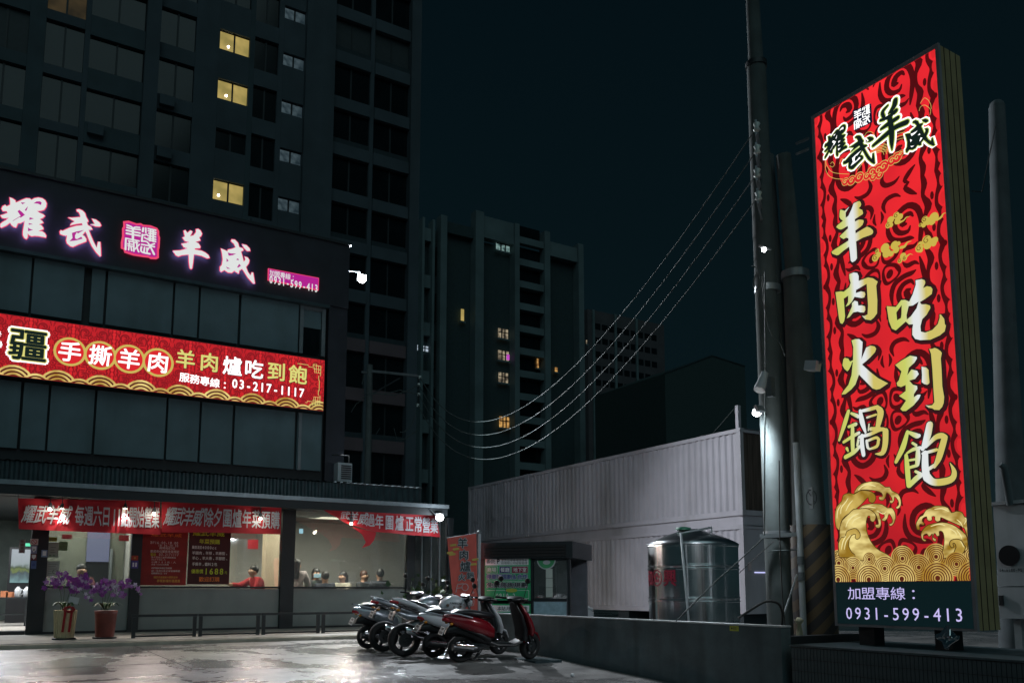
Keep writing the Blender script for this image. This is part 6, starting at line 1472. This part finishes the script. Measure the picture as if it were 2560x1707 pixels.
# ================================================================== PEOPLE
def skin_mesh(pts,edges,root=0,sub=2):
    me=bpy.data.meshes.new('figure'); me.from_pydata([p[:3] for p in pts],edges,[]); o=bpy.data.objects.new('figure',me); C.objects.link(o)
    o.modifiers.new('skin','SKIN'); sk=me.skin_vertices[0].data
    for i,p in enumerate(pts): r_=p[3]; sk[i].radius=(r_,p[4] if len(p)>4 else r_); sk[i].use_root=(i==root)
    o.modifiers.new('sub','SUBSURF').levels=sub
    dg=bpy.context.evaluated_depsgraph_get(); dg.update(); m=bpy.data.meshes.new_from_object(o.evaluated_get(dg))
    v=[tuple(q.co) for q in m.vertices]; f=[tuple(p.vertices) for p in m.polygons]
    bpy.data.objects.remove(o); bpy.data.meshes.remove(me); bpy.data.meshes.remove(m)
    return MB().add(v,f,True)
def person(lab,px_,py_,Y,face,shirt,hairk='hair',long=False,stand=False,mask=False,arms=None,lean=0.,pants=(.02,.02,.03),glasses=False,group='diners behind the window'):
    # px,py: middle of the head; face: heading in degrees (0 = towards the camera)
    h=PY(px_,py_,Y); root=Vector((h.x,Y,.2)); t=thing('person',lab,'person',root,group); 
    PS=1.3; t.rotation_euler=(0,0,R(face)); t.scale=(PS,)*3; hz_=(h.z-.2)/PS
    hipz=hz_-.72; fy=-1   # local -Y is forward
    nk=hz_-.135; L=lean
    A=arms or [((.0,-.42,-.42)),((.0,-.42,-.42))]
    base=[(0,.0,hipz,.15,.12),(0,-L*.3,hipz+.22,.13,.10),(0,-L*.7,nk-.13,.21,.13),(0,-L*.95,nk-.02,.055),(0,-L,nk+.05,.07),(0,-L-.02,hz_-.03,.105,.115),(0,-L-.01,hz_+.05,.100,.112)]
    e=[(0,1),(1,2),(2,3),(3,4),(4,5),(5,6)]
    arm=[]
    for s_,k in ((-1,0),(1,1)):
        i=len(base); sh=(s_*.19,-L*.75,nk-.07)
        hx,hy,hz2=A[k]
        el=(s_*.24,-L*.75+hy*.45,nk-.11-.22 if hz2<-.2 else nk-.2)
        ha=(s_*.10+hx,-L*.75+hy,nk+hz2)
        base+=[sh+(.07,),el+(.055,),ha+(.04,)]; e+=[(2,i),(i,i+1),(i+1,i+2)]; arm.append(i)
        # hand: palm and five fingers
        j=len(base); d=Vector(ha)-Vector(el); d.normalize(); pm_=Vector(ha)+d*.06; base+=[tuple(pm_)+(.032,.02)]; e+=[(i+2,j)]
    for s_ in (-1,1):
        i=len(base)
        if stand: base+=[(s_*.09,0,hipz-.05,.085),(s_*.1,-.02,hipz*.5,.06),(s_*.1,.0,.06,.045),(s_*.1,-.14,.03,.04)]
        else: base+=[(s_*.1,-.06,hipz-.03,.085),(s_*.12,-.42,hipz-.02,.065),(s_*.12,-.42,.08,.045),(s_*.12,-.54,.03,.04)]
        e+=[(0,i),(i,i+1),(i+1,i+2),(i+2,i+3)]
    build('body',skin_mesh(base,e,0,2),M['skin'],t,local=True)
    fing=MB()
    for k in (0,1):
        i=arm[k]; el=Vector(base[i+1][:3]); ha=Vector(base[i+2][:3]); d=(ha-el).normalized(); sd=d.cross(Vector((0,0,1))).normalized()
        for q in range(4): b0=ha+d*.085+sd*(q-1.5)*.016; fing.tube([b0,b0+d*(.035+.006*(1-abs(q-1.5)))+Vector((0,0,-.004)),b0+d*.062+Vector((0,0,-.02))],[.009,.008,.006],5)
        b0=ha+d*.05+sd*.03*(1 if k==0 else -1); fing.tube([b0,b0+sd*.03*(1 if k==0 else -1)+d*.02,b0+sd*.035*(1 if k==0 else -1)+d*.045],[.010,.009,.007],5)
    build('fingers',fing,M['skin'],t,local=True)
    # clothing: a slightly larger second skin
    g=1.16; sb=[(x,y,z,(r_[0])*g+.012,(r_[1] if len(r_)>1 else r_[0])*g+.012) for x,y,z,*r_ in base[:4]]
    sb[3]=(sb[3][0],sb[3][1],sb[3][2]-.015,.062,.062); se=[(0,1),(1,2),(2,3)]
    for i in arm:
        j=len(sb); a_,b__,c__=base[i],base[i+1],base[i+2]
        wr=Vector(b__[:3]).lerp(Vector(c__[:3]),.85); sb+=[a_[:3]+(.095,.095),b__[:3]+(.075,.075),tuple(wr)+(.06,.06)]; se+=[(2,j),(j,j+1),(j+1,j+2)]
    build('shirt',skin_mesh(sb,se,0,2),mat('shirt_'+lab[:12].replace(' ','_'),shirt,.8,var=.15),t,local=True)
    lg=[(0,0,hipz-.02,.165,.14)]; le=[]
    k0=len(base)-8
    for q in (0,1):
        j=len(lg)
        for m_ in range(3): x,y,z,*r_=base[k0+q*4+m_]; lg.append((x,y,z,r_[0]*1.15+.01,r_[0]*1.15+.01))
        le+=[(0,j),(j,j+1),(j+1,j+2)]
    build('trousers',skin_mesh(lg,le,0,1),mat('trousers_'+lab[:12].replace(' ','_'),pants,.8),t,local=True)
    sh=MB()
    for q in (0,1): x,y,z,*_=base[k0+q*4+2]; sh.loft([(x,y+.05,z-.02,.04,.04),(x,y-.05,z-.03,.045,.045),(x,y-.17,z-.045,.04,.03)],10)
    # hair cap
    hc=MB(); c_=Vector((0,-L,hz_+.02))
    hc.ball(c_+Vector((0,.025,.025)),.108,14,9,(.92,1.,1.05))
    if long:
        hc.loft([(0,-L+.06,0,0,0)]*2,8) if False else hc.cone(c_+Vector((0,.06,.03)),c_+Vector((0,.10,-.34)),.10,.075,12)
    # trim hair off the face
    keep=[]
    hv=hc.v
    hc.f=[f for f in hc.f if not all(hv[i].y<c_.y-.035 and hv[i].z<c_.z+.045 for i in f)]; hc.sm=[True]*len(hc.f)
    build('hair',hc,M[hairk],t,local=True)
    fcm=MB().ball(c_+Vector((0,-.108,-.03)),.019,7,5,(.8,1.2,1.4)); 
    for s_ in (-1,1): fcm.ball(c_+Vector((s_*.083,.0,-.025)),.02,6,5,(.4,.8,1.3))
    build('nose_and_ears',fcm,M['skin'],t,local=True)
    ey_=MB()
    for s_ in (-1,1): ey_.ball(c_+Vector((s_*.036,-.098,.0)),.012,6,4,(1.3,.5,.7)).obox(c_+Vector((s_*.036,-.100,.022)),(.04,.006,.006))
    build('eyes',ey_,M['hair'],t,local=True)
    build('mouth',MB().obox(c_+Vector((0,-.102,-.068)),(.042,.008,.008)),mat('lips',(.25,.07,.06),.5),t,local=True)
    if mask:
        mk=MB(); v=[]
        for i in range(7):
            for j in range(5):
                a_=(i-3)*.36; v.append(c_+Vector((math.sin(a_)*.108,-math.cos(a_)*.128+.002,-.012-j*.024)))
        mk.add(v,[(i*5+j,(i+1)*5+j,(i+1)*5+j+1,i*5+j+1) for i in range(6) for j in range(4)],True); build('face_mask',mk,mat('mask_blue',(.35,.55,.68),.7),t,local=True)
    if glasses:
        gm=MB()
        for s_ in (-1,1): gm.tube([c_+Vector((s_*.035+.026*math.cos(k*.7854),-.118,.0+.024*math.sin(k*.7854))) for k in range(9)],.004,4)
        build('glasses',gm,M['black'],t,local=True)
    return t
person('man with receding hair and dark red shirt behind the orchids in the first window',204,1426,YF+1.3,12,(.10,.015,.02),group=None)
person('person in bright red top bending left with one arm stretched out in the middle window',655,1428,YF+1.0,-75,(.38,.012,.02),lean=.22,arms=[(.0,-.58,-.16),(.0,-.30,-.35)],stand=False)
person('woman with long black hair and pale top standing beside the dark column',742,1412,YF+1.1,150,(.36,.30,.30),long=True,stand=True)
person('long haired woman in pale blue face mask and black top facing the window',791,1434,YF+1.7,5,(.02,.02,.022),long=True,mask=True)
person('short haired person in black just right of the masked woman',813,1442,YF+1.5,170,(.03,.035,.05))
person('black haired woman in a cream top sitting side-on in the dining window',857,1442,YF+1.6,-60,(.42,.38,.30),long=True)
person('brown haired diner with glasses and black shirt reaching across the table',911,1440,YF+1.6,25,(.02,.02,.02),'hairb',glasses=True,arms=[(.1,-.30,-.28),(.05,-.40,-.22)])
person('broad shouldered diner in black seen from behind at the right end of the dining window',950,1436,YF+1.0,178,(.012,.014,.018))
# dining tables
for i,(px_,lab) in enumerate(((830,'dark dining table in the right window in front of the masked woman'),(925,'dark dining table in the right window between the two diners'),(600,'dark dining table in the middle window beside the leaning person'))):
    x=fx(px_); t=thing('dining_table',lab,'table',(x,YF+1.2,.2),'dining tables')
    build('tabletop',MB().box(x-.55,x+.55,YF+.85,YF+1.35,.98,1.02),M['black'],t)
    for a_ in (-.45,.4):
        for b_ in (.9,1.25): build('leg',MB().box(x+a_,x+a_+.05,YF+b_,YF+b_+.05,.203,.977),M['black'],t)

# ================================================================== MOTORBIKES
def paint(name,col,metal=.0,rough=.25): return mat(name,col,rough,metal,var=.05,coat=.6)
MAR=paint('maroon_paint',(.22,.008,.016),.1,.22); WHT=paint('pearl_white_paint',(.62,.64,.68),0,.3); SIL=paint('silver_paint',(.42,.45,.5),.5,.3); DBL=paint('black_paint',(.012,.013,.016),0,.25)
SEATM=mat('seat_vinyl',(.014,.014,.017),.32,bump=.15); CHR=mat('chrome',(.7,.72,.75),.15,1.); ENG=mat('engine_alloy',(.12,.125,.13),.4,.8); PLT=mat('plate_white',(.50,.53,.55),.5,var=.05)
TL=mat('tail_lens_red',(.40,.01,.02),.2,coat=.5); TLL=mat('lens_clear',(.55,.58,.6),.1); AMB=mat('amber_lens',(.55,.22,.02),.25)
def wheel(par,x,r,w,spokes=5,fat=.075):
    ri=r-fat
    o=build('wheel',MB().lathe([(ri,-w*.38),(r-.04,-w*.52),(r-.012,-w*.40),(r,0),(r-.012,w*.40),(r-.04,w*.52),(ri,w*.38)],(0,0,0),32,axis='Y'),M['blackm'],par,local=True); o.location=(x,0,r)
    me=o.data; bm=bmesh.new(); bm.from_mesh(me); bmesh.ops.delete(bm,geom=[f for f in bm.faces if len(f.verts)>4],context='FACES'); bm.to_mesh(me); bm.free()
    rm=MB().lathe([(ri,-w*.40),(ri-.02,-w*.32),(ri-.02,w*.32),(ri,w*.40)],(0,0,0),32,axis='Y'); rm.f=rm.f[:-2]; rm.sm=rm.sm[:-2]
    build('rim',rm,M['black'],o,local=True)
    for k in range(spokes):
        a=k*2*math.pi/spokes; build('spoke',MB().bar((math.cos(a)*.03,0,math.sin(a)*.03),(math.cos(a+.2)*(ri-.01),0,math.sin(a+.2)*(ri-.01)),.045,.035,(0,1,0)),M['black'],o,local=True)
    build('hub',MB().lathe([(.035,-w*.6),(.06,-w*.3),(.06,w*.3),(.035,w*.6)],(0,0,0),14,axis='Y'),ENG,o,local=True)
    build('brake_disc',MB().lathe([(ri*.62,-.004),(ri*.62,.004)],(0,-w*.42,0),20,axis='Y'),ENG,o,local=True)
    return o
def steer(t,piv,deg,names):      # turn the front end about its column
    M_=Matrix.Rotation(R(deg),3,'Z'); p=Vector((piv,0,0))
    for c in t.children:
        if c.name.split('.')[0] in names and (c.name.split('.')[0]!='wheel' or c.location.x>0):
            c.location=p+M_@(c.location-p); c.rotation_euler=(0,0,R(deg))
def plate(par,x,z,tilt=.25,mirror=1):
    c=Vector((x,0,z)); o=build('number_plate',MB().obox(c,(.006,.20,.135),(0,tilt,0)),PLT,par,local=True)
    mb=MB(); d=Vector((-math.cos(tilt),0,math.sin(tilt)))
    for row,n in ((.032,3),(-.028,4)):
        for k in range(n):
            y=(k-(n-1)/2)*.040; p=c+Vector((0,y,row))+d*.006+Vector((row*math.tan(tilt),0,0)); mb.obox(p,(.002,.022,.038),(0,tilt,0)); 
    build('plate_print',mb,PR['ink'],o,local=True,kind='stuff'); return o
def mirror(par,base,tip):
    base=Vector(base);tip=Vector(tip)
    build('mirror_stalk',MB().tube([base,base.lerp(tip,.6)+Vector((.02,0,.03)),tip],.006,6),M['black'],par,local=True)
    build('mirror',MB().ball(tip+Vector((0,0,.03)),.06,12,8,(.35,1.05,.75)),M['black'],par,local=True)
def scooter(lab,paintm,sidem,loc,rz,lean,wb=1.29,tall=1.,shield=None):
    t=thing('parked_scooter',lab,'scooter',loc,'motorbikes parked in a row'); t.rotation_euler=(R(lean),0,R(rz)); t.scale=(tall,)*3
    B=lambda n_,mb,m_,p=None: build(n_,mb,m_,p or t,local=True)
    h=wb/2; r=.225
    wheel(t,-h,r,.13,5); wheel(t,h,r,.12,5)
    tail=B('rear_body',MB().loft([(-h-.32,0,.745,.05,.035,0),(-h-.22,0,.72,.12,.08,0),(-h-.08,0,.68,.18,.12,0),(-h+.10,0,.635,.21,.15,0),(-h+.28,0,.58,.205,.165,0),(-h+.44,0,.53,.17,.15,0),(-h+.54,0,.48,.13,.11,0)],20,2.6),paintm)
    B('rear_fender',MB().loft([(-h-.27,0,.52,.05,.06,.4),(-h-.15,0,.55,.09,.09,0),(-h+.05,0,.50,.12,.09,0),(-h+.25,0,.42,.13,.10,0),(-h+.45,0,.36,.13,.08,0)],12),M['black'])
    B('lower_cowl',MB().loft([(-h-.12,0,.60,.12,.03,0),(-h+.1,0,.53,.17,.05,0),(-h+.30,0,.45,.19,.06,0),(-h+.46,0,.36,.18,.07,0)],16),sidem)
    for s_ in (-1,1):
        B('grab_rail',MB().tube([(-h-.24,s_*.06,.80),(-h-.32,s_*.09,.825),(-h-.1,s_*.17,.80),(-h+.12,s_*.19,.745)],.013,7),SIL)
    B('seat',MB().loft([(-h-.20,0,.795,.08,.025,0),(-h-.10,0,.82,.13,.045,0),(-h+.10,0,.815,.165,.055,0),(-h+.30,0,.785,.165,.055,0),(-h+.46,0,.765,.13,.05,0),(-h+.56,0,.745,.06,.03,0)],20,2.4),SEATM)
    B('tail_light',MB().loft([(-h-.335,0,.70,.03,.025,0),(-h-.30,0,.705,.085,.04,0),(-h-.24,0,.70,.10,.045,0)],12),TL)
    for s_ in (-1,1): B('turn_signal',MB().ball((-h-.22,s_*.115,.64),.028,8,6,(1.2,.6,.8)),AMB)
    plate(t,-h-.34,.52,.45)
    B('engine',MB().loft([(-h-.05,.10,.24,.06,.07,0),(-h+.12,.10,.25,.075,.09,0),(-h+.35,.06,.28,.10,.09,0),(-h+.50,.02,.30,.08,.07,0)],12),ENG)
    B('muffler',MB().cone((-h-.20,-.155,.27),(-h+.22,-.14,.24),.055,.05,16).cone((-h+.22,-.14,.24),(-h+.36,-.10,.24),.05,.02,16),ENG)
    B('muffler_guard',MB().loft([(-h-.14,-.20,.30,.008,.035,0),(-h+.16,-.19,.265,.008,.035,0)],8),CHR)
    B('shock_absorber',MB().cone((-h+.02,.14,.26),(-h+.12,.14,.56),.022,.022,8),CHR)
    B('floorboard',MB().loft([(-h+.44,0,.33,.13,.06,0),(-h+.60,0,.28,.155,.035,0),(h-.38,0,.27,.16,.03,0),(h-.24,0,.33,.16,.04,0)],14,3.),M['black'])
    lw=B('leg_shield_inner',MB().loft([(h-.20,0,.34,.19,.08,-1.2),(h-.22,0,.55,.235,.07,-1.2),(h-.30,0,.78,.225,.06,-1.2),(h-.38,0,.96,.13,.045,-1.2)],16),M['black'])
    B('leg_shield',MB().loft([(h-.06,0,.42,.12,.06,-1.2),(h-.08,0,.55,.20,.09,-1.2),(h-.15,0,.72,.22,.09,-1.2),(h-.24,0,.88,.17,.07,-1.2),(h-.30,0,.99,.08,.035,-1.2)],18),shield or paintm)
    B('front_fender',MB().loft([(h-.20,0,.30,.055,.02,-.9),(h-.14,0,.42,.06,.025,-.5),(h+.0,0,.475,.065,.03,0),(h+.14,0,.43,.06,.025,.5),(h+.235,0,.30,.035,.015,1.)],12),shield or paintm)
    for s_ in (-1,1): B('fork_leg',MB().cone((h,s_*.065,r),(h-.12,s_*.06,.52),.018,.02,8),ENG)
    B('steering_column',MB().cone((h-.14,0,.5),(h-.37,0,1.02),.03,.03,8),M['black'])
    hx=h-.39
    B('handlebar_cover',MB().loft([(hx-.16,0,1.03,.06,.025,0),(hx-.06,0,1.045,.17,.045,0),(hx+.06,0,1.03,.15,.055,0),(hx+.14,0,.995,.08,.035,0)],16),sidem)
    B('headlight',MB().loft([(hx+.07,0,1.0,.085,.045,0),(hx+.155,0,.985,.06,.03,0)],12),TLL)
    for s_ in (-1,1):
        B('handle_grip',MB().cone((hx-.05,s_*.14,1.045),(hx-.12,s_*.36,1.05),.018,.018,8),M['blackm']); B('brake_lever',MB().tube([(hx,s_*.16,1.045),(hx-.03,s_*.30,1.05)],.006,5),CHR)
        mirror(t,(hx-.02,s_*.18,1.06),(hx-.07,s_*.30,1.33))
    steer(t,h-.14,24,('wheel','front_fender','fork_leg','handlebar_cover','headlight','handle_grip','brake_lever','mirror','mirror_stalk'))
    B('kickstand',MB().tube([(-h+.42,.10,.26),(-h+.36,.24,.03),(-h+.33,.25,.015)],.012,6),M['black']); B('centre_stand',MB().tube([(-h+.36,-.1,.24),(-h+.22,-.12,.08),(-h+.16,-.13,.06)],.012,6),M['black'])
    return t
def motorcycle(lab,tankm,panelm,loc,rz,lean,text=None,rack=False,ws=.30,wb=1.38,sc=1.):
    t=thing('parked_motorcycle',lab,'motorcycle',loc,'motorbikes parked in a row'); t.rotation_euler=(R(lean),0,R(rz)); t.scale=(sc,)*3
    B=lambda n_,mb,m_,p=None: build(n_,mb,m_,p or t,local=True)
    h=wb/2; r=ws
    wheel(t,-h,r,.17,3,.095); wheel(t,h,r,.12,3,.085)
    for s_ in (-1,1):
        B('swingarm',MB().bar((-h,s_*.09,r),(-h+.48,s_*.08,.40),.035,.05),ENG); B('fork_leg',MB().cone((h,s_*.09,r),(h-.26,s_*.09,.98),.028,.022,10),CHR)
        B('frame_tube',MB().tube([(h-.30,s_*.04,.90),(h-.55,s_*.15,.66),(-.12,s_*.13,.45),(-h+.42,s_*.12,.42)],.022,8),M['black'])
        B('subframe',MB().tube([(-.12,s_*.10,.72),(-h-.02,s_*.08,.86),(-h-.18,s_*.05,.93)],.015,7),M['black'])
        B('foot_peg',MB().cone((-.15,s_*.15,.36),(-.15,s_*.28,.36),.014,.014,7),M['blackm'])
    B('fuel_tank',MB().loft([(-.06,0,.86,.06,.05,0),(.0,0,.90,.13,.10,0),(.12,0,.935,.175,.14,0),(.27,0,.95,.18,.145,0),(.38,0,.93,.15,.12,0),(.44,0,.90,.08,.06,0)],22,2.5),tankm)
    B('tank_lower_trim',MB().loft([(-.08,0,.80,.12,.03,0),(.12,0,.80,.185,.03,0),(.36,0,.82,.17,.03,0)],14),panelm)
    B('seat',MB().loft([(-.62,0,.985,.07,.03,0),(-.50,0,.955,.11,.045,0),(-.36,0,.90,.12,.05,0),(-.22,0,.845,.14,.05,0),(-.06,0,.85,.12,.05,0),(.0,0,.88,.07,.03,0)],18),SEATM)
    B('tail_cowl',MB().loft([(-h-.26,0,1.03,.04,.02,0),(-h-.14,0,1.00,.085,.05,0),(-.55,0,.92,.12,.06,0),(-.35,0,.84,.13,.06,0),(-.15,0,.77,.11,.05,0)],16),tankm)
    B('side_panel',MB().loft([(-.45,0,.78,.10,.05,0),(-.25,0,.70,.14,.08,0),(-.02,0,.68,.14,.07,0)],14),panelm)
    B('tail_light',MB().loft([(-h-.30,0,.985,.03,.02,0),(-h-.24,0,.985,.07,.035,0),(-h-.16,0,.975,.08,.04,0)],12),TL)
    B('rear_fender',MB().loft([(-h-.24,0,.66,.07,.012,.9),(-h-.20,0,.80,.08,.02,.7),(-h-.10,0,.88,.08,.02,.2)],10),M['black'])
    plate(t,-h-.27,.74,.35)
    for s_ in (-1,1): B('turn_signal',MB().tube([(-h-.17,s_*.05,.85),(-h-.19,s_*.14,.85)],.010,6).ball((-h-.19,s_*.17,.85),.03,8,6,(1.3,.8,.7)),AMB)
    B('engine',MB().loft([(-.22,0,.42,.12,.13,0),(-.05,0,.44,.16,.17,0),(.14,0,.45,.15,.16,0),(.26,0,.44,.08,.10,0)],14,3.5),ENG)
    for k in range(5): B('cylinder_fin',MB().box(.0,.22,-.13,.13,.60+k*.03,.612+k*.03),ENG)
    B('radiator',MB().obox((.34,0,.60),(.04,.30,.26),(0,-.35,0)),M['black'])
    B('muffler',MB().loft([(-h-.05,-.19,.50,.055,.05,0),(-h-.02,-.19,.495,.075,.065,0),(-h+.20,-.17,.43,.08,.07,0),(-h+.40,-.14,.36,.05,.045,0)],16),CHR); B('exhaust_pipe',MB().tube([(-h+.40,-.14,.36),(-.1,-.1,.25),(.15,-.06,.24),(.32,-.05,.40),(.27,-.05,.55)],.024,8),ENG)
    B('front_fender',MB().loft([(h-.24,0,.50,.05,.012,-.7),(h-.08,0,.625,.065,.02,-.2),(h+.10,0,.62,.065,.02,.3),(h+.24,0,.52,.04,.012,.8)],12),M['black'])
    hx=h-.30
    B('headlight',MB().ball((hx+.13,0,.96),.095,14,10,(.8,1,1)),TLL); B('instruments',MB().obox((hx+.06,0,1.07),(.07,.2,.06),(0,-.5,0)),M['black'])
    B('triple_clamp',MB().obox((hx+.03,0,1.0),(.08,.24,.035),(0,-.35,0)),M['black'])
    B('handlebar',MB().tube([(hx-.16,-.38,1.07),(hx-.06,-.22,1.10),(hx,-.08,1.04),(hx,.08,1.04),(hx-.06,.22,1.10),(hx-.16,.38,1.07)],.012,8),CHR)
    for s_ in (-1,1):
        B('handle_grip',MB().cone((hx-.11,s_*.29,1.085),(hx-.17,s_*.40,1.066),.019,.019,8),M['blackm']); B('brake_lever',MB().tube([(hx-.02,s_*.24,1.09),(hx-.08,s_*.39,1.08)],.006,5),CHR)
        mirror(t,(hx-.05,s_*.22,1.11),(hx-.08,s_*.36,1.27))
    if rack:
        B('rear_rack',MB().tube([(-h+.02,-.11,1.00),(-h-.22,-.10,1.07),(-h-.30,0,1.08),(-h-.22,.10,1.07),(-h+.02,.11,1.00)],.013,7).bar((-h-.08,-.1,1.045),(-h-.08,.1,1.045),.02,.012).bar((-h-.17,-.1,1.065),(-h-.17,.1,1.065),.02,.012),SIL)
    steer(t,h-.20,22,('wheel','front_fender','fork_leg','headlight','instruments','triple_clamp','handlebar','handle_grip','brake_lever','mirror','mirror_stalk'))
    B('kickstand',MB().tube([(-.16,.10,.34),(-.20,.26,.03),(-.24,.27,.015)],.013,6),M['black'])
    if text:
        pl=Plane((0,0,0),(1,0,0),(0,0,1),(0,-1,0)); mb=MB()
        for i,ch in enumerate(text): put(mb,pl,ch,.10+i*.034,.975-i*.003,.052,.05,0,.012,shear=.2)
        # wrap over the tank side
        for i,v in enumerate(mb.v): mb.v[i]=Vector((v.x,-(.180*(max(0,1-((v.z-.945)/.145)**2.5 if v.z>.945 else 1))**(1/2.5))-.006,v.z))
        B('tank_lettering',mb,PR['ink']); 
        em=MB()
        for x,z,r_ in ((.05,.93,.03),(.17,.90,.016),(.30,.905,.022),(.36,.94,.012)): em.ball((x,-.165 if x<.1 else -.176,z),r_,8,5,(1,.25,1))
        B('tank_emblem',em,mat('tank_green_red_print',(.12,.07,.05),.5,var=.9,scale=14))
    return t
hd=-7.
def lay(pxy,z=0): q=PG(*pxy); return q
def centre(pxy,wb,rz,sc=1.):
    q=lay(pxy); x=q.x+wb*sc/2*math.cos(R(rz)); y=q.y+wb*sc/2*math.sin(R(rz)); return (x,y,gz(x,y))
scooter('maroon red scooter nearest the low wall, first of the row of motorbikes',MAR,M['black'],centre((1154,1652),1.24,hd,1.04),hd,5,tall=1.04)
scooter('white and black scooter second in the row, between the maroon scooter and the white motorcycle',WHT,M['black'],centre((1087,1642),1.24,hd,1.02),hd+1,6,tall=1.02,shield=WHT)
motorcycle('white motorcycle with bold dark lettering on its fuel tank, third in the row',WHT,M['black'],centre((1008,1640),1.38,hd,1.02),hd+1,6,text='KAWASAKI',sc=1.02)
motorcycle('silver motorcycle with tail rack and tall red tail light, fourth in the row',SIL,SIL,centre((958,1627),1.34,hd),hd+3,6,rack=True)
scooter('dark scooter with silver trim farthest back in the row, nearest the shopfront',SIL,M['black'],centre((918,1620),1.28,hd,1.1),hd+4,6,tall=1.1,shield=DBL)

# ================================================================== WHITE CAR BEHIND THE WALL
CARB=paint('car_white',(.66,.66,.68),0,.3)
q=PD(1478,1475,22.8); 
t=thing('parked_car','white car parked behind the low wall, only its nose showing past the kiosk','car',(q.x,q.y,0))
ang=R(-31); t.rotation_euler=(0,0,ang)
B=lambda n_,mb,m_: build(n_,mb,m_,t,local=True)
# nose at local x=0, tail towards -x
B('body',MB().loft([(0,0,.50,.62,.16,0),(-.12,0,.56,.78,.24,0),(-.55,0,.60,.86,.28,0),(-1.2,0,.64,.88,.32,0),(-2.2,0,.66,.88,.34,0),(-3.3,0,.68,.87,.34,0),(-4.0,0,.70,.82,.30,0),(-4.2,0,.66,.70,.22,0)],24,4.5),CARB)
B('cabin',MB().loft([(-1.05,0,.95,.70,.05,0),(-1.7,0,1.15,.72,.26,0),(-2.3,0,1.22,.72,.28,0),(-3.2,0,1.20,.70,.26,0),(-3.9,0,1.0,.66,.10,0)],20,4),M['winglass'])
B('roof',MB().loft([(-1.75,0,1.44,.62,.02,0),(-2.3,0,1.48,.66,.03,0),(-3.1,0,1.46,.64,.025,0)],14,4),CARB)
for s_ in (-1,1):
    B('headlight',MB().loft([(-.02,s_*.58,.68,.10,.05,0),(-.22,s_*.68,.74,.14,.06,0),(-.45,s_*.78,.79,.06,.03,0)],12),TLL)
    for x in (-.85,-3.35):
        w_=B('wheel',MB().lathe([(.20,-.1),(.30,-.1),(.32,-.06),(.32,.06),(.30,.1),(.20,.1)],(x,s_*.80,.32),28,axis='Y'),M['blackm']); build('rim',MB().lathe([(.19,-.104),(.19,.104)],(x,s_*.80,.32),20,axis='Y'),ENG,w_,local=True)
        B('wheel_arch',MB().lathe([(.37,-.02),(.37,.02)],(x,s_*.872,.36),28,axis='Y'),M['blackm'])
B('grille',MB().box(-.01,.02,-.4,.4,.42,.56),M['black'])
